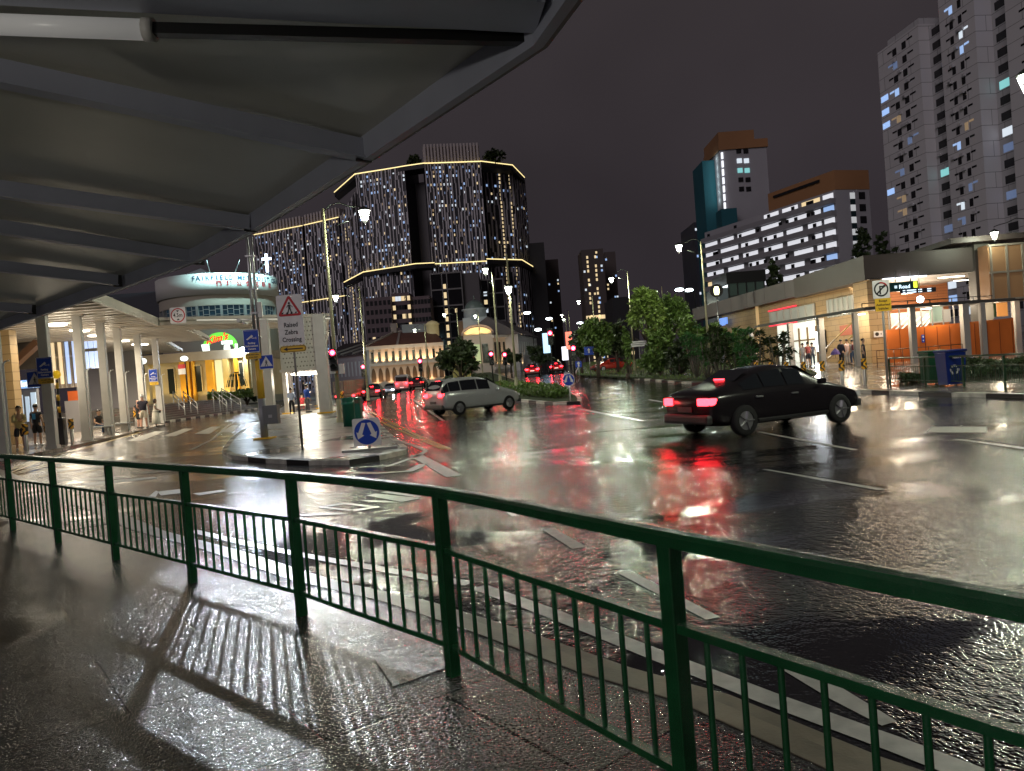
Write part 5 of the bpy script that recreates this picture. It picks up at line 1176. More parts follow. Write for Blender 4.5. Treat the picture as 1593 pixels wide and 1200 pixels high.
# far fence, bins, hedge
fp = [G(1385, 597), G(1440, 600), G(1500, 602), G(1564, 604), G(1632, 606), G(1700, 607)]
railing([Vector((p.x, p.y, 0)) for p in fp][::-1], 'railing', 'green pedestrian railing on the far kerb in front of the green and blue bins', mat('far_green_paint', (.015, .05, .02), .3), zf=lambda p: H(p.x, p.y), nb=16)
def wheelie(px, py, w, m, label, blue=False, h=1.12):
    b = G(px, py); t = thing('recycling_bin', label, 'bin', b, R(4)); mb = MB()
    d = .55; k = .86
    vs = [(-w / 2 * k, -d / 2 * k, .06), (w / 2 * k, -d / 2 * k, .06), (w / 2 * k, d / 2 * k, .06), (-w / 2 * k, d / 2 * k, .06), (-w / 2, -d / 2, h), (w / 2, -d / 2, h), (w / 2, d / 2, h), (-w / 2, d / 2, h)]
    mb.add(vs, [(0, 3, 2, 1), (4, 5, 6, 7), (0, 1, 5, 4), (1, 2, 6, 5), (2, 3, 7, 6), (3, 0, 4, 7)]); mb.build('body', m, t)
    mb = MB(); mb.bbox((0, 0, h + .05), (w + .06, d + .08, .09), .03); mb.tube([(-w / 2, -d / 2 - .06, h + .05), (w / 2, -d / 2 - .06, h + .05)], .02, 6); mb.build('lid', m, t)
    for s_ in (-1, 1): mb = MB(); mb.tube([(s_ * w * .36, .2, .08), (s_ * w * .42, .2, .08)], .08, 12); mb.build('wheel', M_black, t)
    mb = MB(); o = Vector((0, -.262, .55)); 
    if blue:
        for k3 in range(3):
            a = R(90 + 120 * k3)
            for q in range(4):
                t0 = a - .75 + q * .3; t1 = t0 + .3; r0, r1 = .10, .16; flat(mb, [(r0 * math.cos(t0), r0 * math.sin(t0)), (r1 * math.cos(t0), r1 * math.sin(t0)), (r1 * math.cos(t1), r1 * math.sin(t1)), (r0 * math.cos(t1), r0 * math.sin(t1))], o + Vector((-.06, 0, 0)), UX, UZ)
            t0 = a + .5; flat(mb, [(.07 * math.cos(t0), .07 * math.sin(t0)), (.19 * math.cos(t0), .19 * math.sin(t0)), (.13 * math.cos(t0 + .4), .13 * math.sin(t0 + .4))], o + Vector((-.06, 0, 0)), UX, UZ)
        text_on(mb, 'RECYCLE', .10, (0.08, -.295, .96), UX, UZ, .004); mb.build('recycle_mark', M_swhite, t)
wheelie(1452, 598, .62, mat('bin_dark_green', (.01, .08, .035), .35), 'dark green wheeled bin behind the far railing beside the blue bin')
wheelie(1481, 600.5, .72, mat('bin_blue', (.004, .02, .15), .35), 'blue wheeled recycling bin with white arrows behind the far railing', True)
# ------------------------------------------------------------------ towers
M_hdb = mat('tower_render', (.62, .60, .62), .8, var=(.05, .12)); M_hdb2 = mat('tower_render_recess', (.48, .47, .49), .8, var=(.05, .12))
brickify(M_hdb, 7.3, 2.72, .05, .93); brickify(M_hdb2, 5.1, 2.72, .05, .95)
M_wb = mat('window_black', (.012, .012, .014), .25)
M_wc = mat('window_lit_cool', (.3, .4, .6), .4, emit=(.40, .60, 1), es=.75); M_wn = mat('window_lit_neutral', (.5, .5, .5), .4, emit=(.80, .90, 1), es=.8); M_ww = mat('window_lit_warm', (.6, .5, .3), .4, emit=(1, .76, .42), es=.8); M_wt = mat('window_lit_teal', (.2, .5, .5), .4, emit=(.35, .9, .9), es=.6)
rnd = random.Random(3)
class Wins:
    """collects the windows of a building: the nearest hundred become parts, the rest one part"""
    def __init__(s, par): s.q = []; s.par = par
    def add(s, F, a0, a1, z0, z1, m, o=.04): s.q.append((F, a0, a1, z0, z1, m, o))
    def build(s, limit=100, frame=None):
        def area(w):
            F, a0, a1, z0, z1, m, o = w; p = F.P((a0 + a1) / 2, z0); return -(a1 - a0) * (z1 - z0) / (p.x ** 2 + p.y ** 2)
        s.q.sort(key=area); mats = []; mb = MB()
        for i, (F, a0, a1, z0, z1, m, o) in enumerate(s.q):
            if i < limit: b = MB(); F.box(b, a0, a1, z0, z1, -.15, o); b.build('window', m, s.par, True)
            else:
                if m not in mats: mats.append(m)
                F.box(mb, a0, a1, z0, z1, -.15, o, mats.index(m))
        if mb.v: o_ = mb.build('window', mats, s.par, True, fix=False); o_['kind'] = 'stuff'
M_wcd = mat('window_dim_blue', (.2, .25, .35), .4, emit=(.35, .5, .9), es=.22); M_wwd = mat('window_dim_warm', (.4, .3, .2), .4, emit=(1, .7, .4), es=.2)
def lit(p=.1, pool=None):
    if rnd.random() < p * .8: return rnd.choice([M_wcd, M_wwd])
    return rnd.choice(pool or [M_wc, M_wc, M_wn, M_wn, M_ww]) if rnd.random() < p else M_wb
# white residential slab tower, right
HT = 63.0
t = thing('residential_tower', 'tall pale residential tower with small dark windows at the upper right', 'building', (90, 150, 0))
C0 = K(1365, 83, HT); C1 = K(1427, 38, HT + 0)
u = (C1 - C0); u.z = 0; u.normalize(); n = Vector((u.y, -u.x, 0)); n = n if n.dot(-C0) > 0 else -n
C0 = Vector((C0.x, C0.y, 0)); L1 = (Vector((C1.x, C1.y, 0)) - C0).length
# step along the facade: picture columns give the bays
base = Fac(C0, C0 + u * 60)
def sat(px, py): return base.sz(px, py)[0]
s1 = sat(1428, 45); s2 = sat(1468, 45); s3 = sat(1524, 45); s4 = sat(1572, 45); s5 = s4 + 16
def seg(a, b, z, o, m, nm): 
    mb = MB(); base.box(mb, a, b, -2, z, -14, o); mb.build(nm, m, t, True)
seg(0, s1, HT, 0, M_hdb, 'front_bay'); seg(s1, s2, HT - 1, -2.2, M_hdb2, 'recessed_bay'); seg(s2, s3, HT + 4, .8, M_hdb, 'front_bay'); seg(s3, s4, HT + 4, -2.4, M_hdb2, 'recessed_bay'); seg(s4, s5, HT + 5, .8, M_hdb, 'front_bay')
mb = MB(); base.box(mb, 2, s1 - 1, HT, HT + 1.6, -10, -1); base.box(mb, s1 + 2, s2, HT - 1, HT + 5, -10, -3); base.box(mb, s2 + 2, s3 - 2, HT + 4, HT + 9, -9, -1); mb.build('roof_block', M_hdb2, t, True)
wn_ = Wins(t); F_ = base; Fr1 = Fac(base.P(0, 0, -2.2), base.P(60, 0, -2.2)); Fr2 = Fac(base.P(0, 0, -2.4), base.P(60, 0, -2.4)); Fb = Fac(base.P(0, 0, .8), base.P(60, 0, .8))
NS = 24
for k in range(NS):
    z = HT - 3.2 - k * 2.72
    if z < 3: break
    for (a, b, FF) in ((0, s1, F_), (s2, s3, Fb), (s4, s5, Fb)):
        w = b - a; sc = w / s1 if False else 1
        c = (a + b) / 2 + w * .04
        m1 = lit(.13, [M_wc, M_wn, M_wc]); m2 = lit(.10, [M_wc, M_wn, M_wn, M_ww])
        x1 = a + w * (.42 if a == 0 else .34); x2 = a + w * (.66 if a == 0 else .60)
        wn_.add(FF, x1 - w * .17, x1 - w * .06, z + 1.35, z + 1.7, m1); wn_.add(FF, x1 - w * .045, x1 + w * .055, z + .3, z + 1.7, m1)
        wn_.add(FF, x2 - w * .055, x2 + w * .045, z + .4, z + 1.8, m2); wn_.add(FF, x2 + w * .07, x2 + w * .20, z + 1.55, z + 1.9, m2)
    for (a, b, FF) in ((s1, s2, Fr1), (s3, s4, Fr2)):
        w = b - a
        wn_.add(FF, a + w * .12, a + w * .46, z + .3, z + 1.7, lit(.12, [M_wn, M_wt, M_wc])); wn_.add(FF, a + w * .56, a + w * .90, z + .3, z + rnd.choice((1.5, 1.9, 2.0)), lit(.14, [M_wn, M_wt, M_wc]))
wn_.build(100)
for k in range(70):
    FF, a, b = rnd.choice(((F_, s1 * .35, s1 * .8), (Fb, s2 + 1, s3 - 2), (Fr1, s1 + .4, s2 - 1)))
    z = HT - 4.3 - rnd.randrange(20) * 2.72; a = rnd.uniform(a, b - .8); mb = MB(); FF.box(mb, a, a + .8, z, z + .5, 0, .45); mb.build('air_conditioner', M_hdb2, t, True)
for k in (3, 5, 10, 17, 4): 
    z = HT - 3.2 - k * 2.8; mb = MB(); base.box(mb, .25, s1 * .2, z + .9, z + 2.1, -.1, .05); mb.build('stair_window', mat('blue_stair_glow', (.3, .5, .9), .4, emit=(.38, .58, 1), es=.85), t, True)
# ---- teal block: slab with lit galleries plus stair tower
t = thing('gallery_block', 'long housing block with brightly lit galleries, orange parapet and grey end wall', 'building', (100, 170, 0))
HB = 41.0; c0 = K(1297, 265, HB); c1 = K(1195, 302, HB); c2 = K(1350, 265, HB)
M_or = mat('orange_render', (.33, .16, .07), .8, var=(.06, .1)); M_gr = mat('grey_render', (.36, .35, .38), .8, var=(.06, .1)); M_teal = mat('teal_render', (.008, .10, .13), .7, var=(.06, .15))
M_gal = mat('gallery_glow', (.7, .7, .7), .5, emit=(.92, .93, 1), es=.7); M_gald = mat('gallery_wall', (.28, .27, .29), .7)
FL = Fac(c1, c0); FR_ = Fac(c0, c2)
u1 = (Vector((c0.x, c0.y, 0)) - Vector((c1.x, c1.y, 0))).normalized(); ext = Vector((c1.x, c1.y, 0)) - u1 * 26
FLx = Fac(ext, c0); Lx = FLx.L
zob = FL.sz(1297, 296)[1]
depth_dir = (Vector((c2.x, c2.y, 0)) - Vector((c0.x, c0.y, 0)))
mb = MB(); pts = [ext, Vector((c0.x, c0.y, 0)), Vector((c2.x, c2.y, 0)), ext + depth_dir]; mb.prism([(p.x, p.y) for p in pts], -2, zob); mb.build('body', M_gr, t, True)
mb = MB(); p2 = [Vector((c1.x, c1.y, 0)), Vector((c0.x, c0.y, 0)), Vector((c2.x, c2.y, 0)), Vector((c1.x, c1.y, 0)) + depth_dir]; cen = sum(p2, Vector()) / 4; mb.prism([((p.x - cen.x) * 1.01 + cen.x, (p.y - cen.y) * 1.01 + cen.y) for p in p2], zob, HB); mb.build('parapet', M_or, t, True)
mb = MB(); FL.box(mb, 2, FL.L - 4, HB - 1.6, HB - 1.0, 0.2, .4); mb.build('parapet_slot', M_wb, t, True)
wq = Wins(t)
for k in range(10):
    z = zob - 2.6 - k * 2.72
    if z < 2: break
    mb = MB(); FLx.box(mb, 0, Lx, z - .45, z + .75, 0, 1.5); mb.build('gallery_parapet', M_gald, t, True)
    # lit openings
    a = 0 if k >= 1 else 24; i = 0
    while a < Lx - 5:
        w = rnd.uniform(5.0, 7.5); g = rnd.uniform(1.2, 2.4)
        mm = M_gal if rnd.random() < .93 else rnd.choice([M_wc, M_ww])
        wq.add(FLx, a, min(a + w, Lx - 4.5), z + .75, z + 2.05, mm, .05); a += w + g; i += 1
    wq.add(FLx, Lx - 3.6, Lx - .6, z - .1, z + 2.1, rnd.choice([M_gal, M_gal, M_gal, M_wc]), .06)
    for q in range(7): 
        aa = rnd.uniform(0, Lx - 5); mb = MB(); FLx.box(mb, aa, aa + .9, z + .75, z + 1.85, .05, .3); mb.build('doorway', M_wb, t, True)
    wq.add(FR_, FR_.L * .42, FR_.L * .56, z + .5 if k % 1 == 0 else z, z + 1.9, mat('stair_lit', (.6, .6, .6), .5, emit=(.85, .88, .9), es=.42), .1)
    wq.add(FR_, FR_.L * .42, FR_.L * .56, z - .8, z + .5, mat('stair_teal_dark', (.01, .03, .035), .5), .1)
    if k in (0, 1, 2, 3): wq.add(FR_, FR_.L * .68, FR_.L * .86, z + .4, z + 2.0, M_wb, .1)
wq.build(100)
# stair and lift tower
t = thing('core_tower', 'slim grey housing tower with orange top and teal side behind the lit gallery block', 'building', (95, 210, 0))
Yt = 225; xa, xb = D(1124, 300, Yt).x, D(1197, 300, Yt).x
def zz(py, px=1150, Y=Yt): return D(px, py, Y).z
mb = MB(); mb.box(((xa + xb) / 2, Yt + 8, zz(232) / 2), (xb - xa, 16, zz(232))); mb.build('shaft', M_gr, t, True)
mb = MB(); mb.box(((xa + D(1178, 300, Yt).x) / 2, Yt + 8, (zz(204) + zz(232)) / 2), (D(1178, 300, Yt).x - xa + .3, 16.6, zz(204) - zz(232))); mb.box(((xa + xb) / 2, Yt + 8, (zz(219) + zz(232)) / 2), (xb - xa + .8, 17, zz(219) - zz(232))); mb.build('orange_top', M_or, t, True)
xc = D(1104, 300, Yt).x
mb = MB(); mb.box(((xa + xc) / 2, Yt + 12, zz(238) / 2), (xa - xc - .1, 12, zz(238))); mb.build('teal_side', M_teal, t, True)
mb = MB(); mb.box(((D(1118, 400, Yt).x + D(1142, 400, Yt).x) / 2, Yt - 3, zz(331, 1125) / 2), (D(1142, 400, Yt).x - D(1118, 400, Yt).x, 5.5, zz(331, 1125))); mb.build('teal_annex', M_teal, t, True)
for i, py in enumerate((235.5, 250.5, 265.5, 280, 294.5)):
    for px in (1149, 1160):
        z = zz(py, px + i); x = D(px + i * 1.1, py, Yt).x; mb = MB(); mb.box((x, Yt - .05, z), (1.5, .3, 1.4)); mb.build('window', [M_wb, M_wn, M_wt, M_wb, M_wb][i], t, True)
for i in range(7): 
    py = 243 + i * 13; x = D(1122.5 + i * .7, py, Yt).x; mb = MB(); mb.box((x + .1, Yt - .2, zz(py, 1122)), (.5, .8, 1.9)); mb.build('stair_light', mat('stair_strip', (1, 1, 1), .4, emit=(.9, .93, 1), es=1.2), t, True)
    light('POINT', (x - 1.4, Yt + 3.5, zz(py, 1122)), 60, (.8, 1, 1), .5) if i < 6 else None
# dark office behind
def simple_tower(name, label, x0, x1, ytop, Y, depth, m, group=None, cat='building', ytr=None):
    t = thing(name, label, cat, (D((x0 + x1) / 2, ytop, Y).x, Y, 0), 0, group); z = D((x0 + x1) / 2, ytop, Y).z; X0, X1 = D(x0, ytop, Y).x, D(x1, ytop, Y).x
    mb = MB(); mb.box(((X0 + X1) / 2, Y + depth / 2, z / 2), (X1 - X0, depth, z)); mb.build('body', m, t, True)
    F = Fac(Vector((X0, Y, 0)), Vector((X1, Y, 0))); return t, F, z
M_night = mat('night_cladding', (.035, .038, .055), .5); M_brown = mat('brown_cladding', (.09, .07, .065), .6)
t, F, z = simple_tower('office_tower', 'dark navy office tower with rows of blue-white windows left of the teal tower', 1079, 1112, 345, 260, 20, M_night)
w = Wins(t)
for k in range(18):
    for j in range(7):
        if rnd.random() < (.75 if k in (9, 12, 15) else .12): w.add(F, .3 + j * F.L / 7, .3 + j * F.L / 7 + .8, z - 3 - k * 1.9, z - 2.1 - k * 1.9, rnd.choice([M_wc, M_wn]))
w.build(60)
# far pair of towers in the middle
for (x0, x1, yt, Y, lab, lines) in ((904, 938, 388, 480, 'distant tower with vertical lines of amber lights between the lamp posts', (.25, .62)), (940, 957, 392, 520, 'slimmer distant tower just right of the amber-lit one', ()), (845, 868, 404, 600, 'dim grey high-rise far right of the curved-roof towers', ()), (822, 846, 378, 560, 'black slab high-rise touching the right end of the skybridge towers', ()), (952, 990, 462, 300, 'low dark block behind the lamp post left of the leafy tree', ())):
    t, F, z = simple_tower('distant_tower', lab, x0, x1, yt, Y, 25, M_brown if x0 not in (822, 952) else mat('black_slab', (.02, .02, .022), .6), 'distant high-rises on the skyline')
    w = Wins(t); n = int(z / 3.0)
    for k in range(n):
        for l in lines:
            if rnd.random() < .8: w.add(F, F.L * l - .6, F.L * l + .6, z - 3 - k * 3, z - 1.2 - k * 3, M_ww)
        for j in range(5):
            if x0 != 822 and rnd.random() < (.16 if x0 in (904, 940) else .06): w.add(F, F.L * (j + .2) / 5, F.L * (j + .2) / 5 + 1.2, z - 3 - k * 3, z - 1.6 - k * 3, rnd.choice([M_wn, M_ww, M_wc]))
    if x0 == 904:
        for j in range(8): w.add(F, F.L * j / 8, F.L * j / 8 + 2, z - 46, z - 43.5, M_ww)
    w.build(60)
# ---- skybridge towers
ZT = 151.0; ZM = 81.0
M_pin = mat('skytower_wall', (.035, .035, .042), .6); M_fin = mat('skytower_fin', (.66, .63, .66), .7); M_glow = mat('skybridge_edge_glow', (1, .8, .3), .4, emit=(1, .80, .36), es=1.5); M_under = mat('skybridge_soffit', (.015, .015, .018), .6)
def skyblock(px0, px1, label, fins_up=True, top_py=None, depth=26, cols=15, density=.28, zt=ZT, zm=ZM, seed=1, strips=()):
    rr = random.Random(seed); a = K(px0[0], px0[1], zt); b = K(px1[0], px1[1], zt); a = Vector((a.x, a.y, 0)); b = Vector((b.x, b.y, 0)); F = Fac(a, b)
    t = thing('skybridge_tower', label, 'building', (a + b) / 2, 0, 'towers joined by glowing skybridges'); mb = MB(); F.box(mb, 0, F.L, 0, zt, -depth, 0); mb.build('body', M_pin, t, True)
    mb = MB(); cw = F.L / cols
    for c in range(cols + 1):
        z = 0
        while z < zt:
            h = rr.choice((2.9, 5.8, 8.7, 11.6)); j = rr.choice((-.35, 0, .35)) * cw * .6; w = cw * rr.choice((.26, .36, .46))
            F.box(mb, max(0, c * cw + j - w / 2), min(F.L, c * cw + j + w / 2), z, min(z + h, zt), 0, .5); z += h
    mb.build('facade_fins', M_fin, t, True, fix=False)
    if fins_up:
        mb = MB()
        for c in range(cols * 1): F.box(mb, c * cw + cw * .1, c * cw + cw * .62, zt + .4, zt + fins_up, -.6, .2)
        F.box(mb, 0, F.L, zt, zt + fins_up * .92, -9, -2.0); mb.build('crown_screen', mat('crown_screen', (.55, .49, .47), .7), t, True)
    w = Wins(t)
    for k in range(int(zt / 2.95)):
        for c in range(cols):
            d_ = density * (1.5 if rr.random() < .2 else 1)
            if rr.random() < d_: w.add(F, (c + .32) * cw, (c + .32) * cw + cw * rr.choice((.3, .45)), zt - 4.3 - k * 2.95, zt - 2.7 - k * 2.95, rr.choice([M_wc, M_wcd, M_wc, M_wn, M_wwd, M_wn, M_wcd, M_ww]), .1)
        for s_ in strips: w.add(F, F.L * s_, F.L * s_ + 1.0, zt - 4.6 - k * 2.95, zt - 2.9 - k * 2.95, M_ww, .3)
    w.build(40)
    if cols > 8:
        for zq in (zt, zm): mb = MB(); F.box(mb, -.5, F.L + .5, zq - .5, zq + .05, 0, .7); mb.build('skybridge_edge', M_glow, t, True)
    return t, F
tM, FM = skyblock((553, 270.6), (629, 258.5), 'middle tower of the skybridge row, left of the dark recess', 0, cols=15, density=.27, seed=5)
tR, FRr = skyblock((660, 254), (747, 251), 'nearest skybridge tower with a striped crown screen', 13, cols=17, density=.27, seed=8)
tL, FLl = skyblock((396, 365), (470, 351), 'leftmost skybridge tower just above the curved church hall', 9, cols=15, density=.27, seed=11)
tL2, FL2 = skyblock((474, 350), (526, 338), 'skybridge tower behind the tall island lamp pole', 9, cols=11, density=.18, seed=12)
tS, FS = skyblock((527, 342), (552, 300), 'narrow shadowed skybridge tower between the left row and the middle tower', 0, cols=6, density=.12, seed=13, strips=(.35, .5))
tE, FE = skyblock((752, 262), (797, 266), 'recessed skybridge tower with two lit stair strips right of the striped crown', 0, cols=7, density=.08, seed=14, strips=(.5, .85))
tE2, FE2 = skyblock((799, 268), (816, 279), 'rightmost angled skybridge tower', 0, cols=5, density=.12, seed=15)
def sky_slab(px, z, thick, parent, nm='skybridge', back=14):
    P = [K(x, y, z) for x, y in px]; P = [Vector((p.x, p.y, 0)) for p in P]
    mb = MB(); Q = P + [p + Vector((0, back, 0)) for p in P[::-1]]; mb.prism([(p.x, p.y) for p in Q], z - thick, z - .5); mb.build(nm, M_under, parent, True)
    mb = MB()
    for i in range(len(P) - 1): mb.bar(P[i] + UZ * (z - .2), P[i + 1] + UZ * (z - .2), .5, .55)
    mb.build('skybridge_edge', M_glow, parent, True)
sky_slab([(520, 299), (551, 271.5), (629, 258), (660, 253.5)], ZT, 3.5, tM); sky_slab([(748, 250.5), (797, 256.5), (816, 276)], ZT, 4, tR)
sky_slab([(535, 439), (565, 423), (646, 410), (676, 408.5)], ZM, 3.5, tM, back=12); sky_slab([(757, 402.5), (812, 404), (829, 414.5)], ZM, 3.5, tR)
mb = MB(); F = Fac(Vector((FM.P(FM.L, 0).x, FM.P(FM.L, 0).y + 18, 0)), Vector((FRr.P(0, 0).x, FRr.P(0, 0).y + 18, 0))); F.box(mb, -3, F.L + 3, 0, ZT - 8, -6, 0); mb.build('link_wall', mat('link_wall', (.17, .16, .17), .7), tM, True)
# ---- black framed office block
Yo2 = 250; t, F, z = simple_tower('office_block', 'black glass office block with pale frame lines above the domed corner', 668, 717, 424, Yo2, 22, mat('black_glass_block', (.010, .010, .012), .12))
c3 = K(745, 438, z); fx = Fac(F.P(F.L, 0), Vector((D(745, 438, Yo2 + 22).x, Yo2 + 22, 0)))
mb = MB(); M_frame = mat('pale_frame', (.20, .19, .19), .6)
for k in range(6): F.box(mb, 0, F.L, z - .5 - k * 5.6, z - k * 5.6, 0, .3)
for a in (0, .36, .52, .98): F.box(mb, F.L * a, F.L * a + .35, 0, z, 0, .31)
mb.build('frame_lines', M_frame, t, True)
mb = MB(); mb.box((D(731, 440, Yo2).x, Yo2 + 12.2, z / 2 - .3), (D(745, 440, Yo2).x - D(717, 440, Yo2).x, 22, z - .6)); mb.build('side_wall', mat('side_wall_grey', (.12, .11, .115), .7), t, True)
w = Wins(t)
for k in range(9): w.add(F, F.L * .40, F.L * .49, z - 6 - k * 2.8, z - 4 - k * 2.8, M_ww)
w.add(F, F.L * .72, F.L * .79, z - 14, z - 12.6, M_ww); w.build()
t, F, z = simple_tower('office_block', 'second framed office block right of the dome, with a few lit floors', 747, 782, 434, 262, 20, mat('black_glass_block'))
mb = MB()
for k in range(6): F.box(mb, 0, F.L, z - .5 - k * 5.0, z - k * 5.0, 0, .3)
for a in (0, .3, .6, .98): F.box(mb, F.L * a, F.L * a + .3, 0, z, 0, .31)
mb.build('frame_lines', M_frame, t, True); w = Wins(t)
for k in range(10):
    if rnd.random() < .6: w.add(F, F.L * .1, F.L * .25, z - 6 - k * 3, z - 4.4 - k * 3, rnd.choice([M_ww, M_wn]))
w.build()
# ---- mauve flats behind the shophouses
M_flat = mat('mauve_flats', (.16, .12, .13), .8, var=(.1, .15)); Yf = 235
for (x0, x1, yt, lab, p) in ((566, 607, 463, 'low mauve block of flats with three lit ground windows', .0), (608, 636, 456, 'mauve block of flats with two columns of amber windows', .5), (637, 668, 461, 'mauve block of flats beside the black office block', .15)):
    t, F, z = simple_tower('apartment_block', lab, x0, x1, yt, Yf + (x0 - 566) * .05, 16, M_flat, 'mauve flats behind the shophouses'); w = Wins(t)
    for k in range(int(z / 3)):
        for j in range(6):
            m = M_wb
            if x0 == 608 and j in (0, 3, 5): m = M_ww if rnd.random() < .75 else M_wb
            elif rnd.random() < p * .5: m = rnd.choice([M_ww, M_wn])
            if x0 == 566 and k == int(z / 3) - 5 and j in (1, 3, 4): m = M_ww
            w.add(F, F.L * (j + .3) / 6, F.L * (j + .3) / 6 + (1.5 if x0 == 608 and j == 3 else .9), z - 2.6 - k * 2.9, z - 1.1 - k * 2.9, m)
    w.build()
# ---- church hall drum
Yc = 112; t = thing('church_hall', 'curved church hall with glowing teal-white band and lettering', 'building', (D(340, 450, Yc).x, Yc, 0))
cx, cy = D(340, 450, Yc).x, Yc; rr_ = 8.75
def zc_(py): return D(380, py, Yc - 6).z
z1, z2, z3, z4 = zc_(425), zc_(457.5), zc_(474), zc_(496)
M_ch = mat('church_render', (.50, .49, .46), .7, var=(.15, .06)); M_chl = mat('church_render_cream', (.36, .32, .26), .7)
mb = MB(); mb.lathe((cx, cy, 0), [(0, z1), (rr_, z1), (rr_, z2), (rr_ - .25, z2)], 72); mb.build('sign_band', M_ch, t, True)
mb = MB(); mb.lathe((cx, cy, 0), [(rr_ - .3, z2), (rr_ - .3, z3)], 72); mb.lathe((cx, cy, 0), [(rr_ - .3, z4), (rr_ - .3, 0)], 72); mb.build('drum', M_chl, t, True)
mb = MB(); mb.lathe((cx, cy, 0), [(rr_ - .55, z3), (rr_ - .55, z4)], 72); mb.build('window_band', mat('church_glass', (.015, .03, .045), .15, emit=(.15, .35, .5), es=.05), t, True)
mb = MB()
for k in range(64):
    a = 2 * math.pi * k / 64
    if math.sin(a) > .3: continue
    r = rr_ - .4; w_ = .35 if k % 4 == 0 else .08; mb.box((cx + r * math.cos(a), cy + r * math.sin(a), (z3 + z4) / 2), (w_, w_, z3 - z4), a)
    for q in (.3, .66):
        r2 = rr_ - .5; t0 = a; t1 = a + 2 * math.pi / 64; zq = z4 + (z3 - z4) * (q + (.08 if k % 2 else 0)); mb.bar((cx + r2 * math.cos(t0), cy + r2 * math.sin(t0), zq), (cx + r2 * math.cos(t1), cy + r2 * math.sin(t1), zq), .08)
mb.build('window_mullions', mat('mullion_grey', (.25, .25, .24), .6), t, True)
Yw = 116; mb = MB(); mb.box(((D(150, 500, Yw).x + D(256, 500, Yw).x) / 2, Yw + 4, zc_(430) / 2), (D(256, 500, Yw).x - D(150, 500, Yw).x, 8, zc_(424))); mb.build('dark_wing', mat('wing_grey', (.06, .062, .075), .8), t, True)
mb = MB(); mb.box((D(312, 415, 118).x, 118, zc_(418)), (3.2, 3, 3.2)); mb.add([Vector((D(312, 415, 118).x, 118, zc_(418))) + Vector(p) for p in ((-1.7, -1.6, 1.6), (1.7, -1.6, 1.6), (1.7, 1.6, 1.6), (-1.7, 1.6, 1.6), (0, 0, 2.6))], [(0, 1, 4), (1, 2, 4), (2, 3, 4), (3, 0, 4)]); mb.build('roof_house', mat('roof_house', (.4, .45, .48), .6), t, True)
def arc_text(s, size, ang0, step, zc0, m, nm, sx=1.0, bold=.01):
    mb = MB()
    for i, ch in enumerate(s):
        if ch == ' ': continue
        vs, fs = text_geo(ch, size, bold); a = R(ang0 + i * step)  # angle from facing -Y, towards +X
        out = []
        for v in vs:
            aa = a + v[0] * sx / rr_; r = rr_ + .06; out.append((cx + r * math.sin(aa), cy - r * math.cos(aa), zc0 + v[1]))
        mb.add(out, fs)
    o_ = mb.build(nm, m, t, True); o_['label'] = 'dark blue roof lettering' if sx < 1 else 'red sign characters'
arc_text('FAIRFIELD METHODIST CHURCH', .95, 0, 4.1, zc_(433), mat('letter_navy', (.03, .07, .13), .5), 'lettering', .95, .02)
arc_text('\u885b\u7406\u516c\u6703\u82b1\u83f2\u5802', .80, 22, 9.0, zc_(442), mat('letter_red', (.30, .01, .02), .5), 'lettering', 1, .02)
for a in (15, 38, 60): 
    aa = R(a); light('SPOT', (cx + (rr_ + 2.2) * math.sin(aa), cy - (rr_ + 2.2) * math.cos(aa), z1 + 1.4), 2600, (.55, .97, 1.0), .3, aim=(cx + rr_ * math.sin(aa), cy - rr_ * math.cos(aa), z2 + .6), spot=140)
    mb = MB(); mb.bar((cx + (rr_ - .5) * math.sin(aa), cy - (rr_ - .5) * math.cos(aa), z1), (cx + (rr_ + 2.2) * math.sin(aa), cy - (rr_ + 2.2) * math.cos(aa), z1 + 1.5), .08); mb.build('flood_bracket', M_steel, t, True)
p = D(414.5, 404, 116); tcx = thing('church_cross', 'small glowing blue-white cross above the right end of the curved hall', 'cross', (p.x, p.y, z1))
M_cross = mat('cross_glow', (1, 1, 1), .4, emit=(.55, .68, 1), es=6); zc0 = p.z - z1
mb = MB(); mb.box((0, 0, zc0 + .1), (1.5, .2, .36)); mb.box((0, 0, zc0 - .55), (.36, .21, 2.9)); mb.build('cross', M_cross, tcx); mb = MB(); mb.tube([(0, .2, -.3), (0, .2, zc0)], .08, 6); mb.build('mast', M_steel, tcx)
# ---- arcaded shophouse row
Ys = 118; M_shop = mat('shophouse_render', (.52, .44, .38), .7, var=(.2, .08)); M_roof = mat('clay_roof', (.10, .035, .025), .6, var=(1, .2), bump=(4, .6, .05)); M_rdg = mat('roof_ridge', (.22, .17, .16), .7)
sA = D(574, 560, Ys); sB = D(690, 553, Ys + 4); F = Fac(sA, sB); t = thing('shophouse', 'long uplit cream shophouse with arches and clay roof', 'building', (sA.x, sA.y, H(sA.x, sA.y)))
g0 = 0; zE = F.sz(573, 545)[1]; zE2 = F.sz(688, 529)[1]; zE = (zE + zE2) / 2; zA = F.sz(630, 566)[1]; zB_ = F.sz(630, 570)[1]
mb = MB(); F.box(mb, 0, F.L, 0, zE, -12, 0); mb.build('wall', M_shop, t, True)
mb = MB(); F.box(mb, -.4, F.L, zE - .5, zE + .1, 0, .5); F.box(mb, 0, F.L, zA - .1, zA + .3, 0, .45); mb.build('cornice', mat('cornice_pale', (.55, .50, .46), .6), t, True)
zr = F.sz(640, 512)[1]
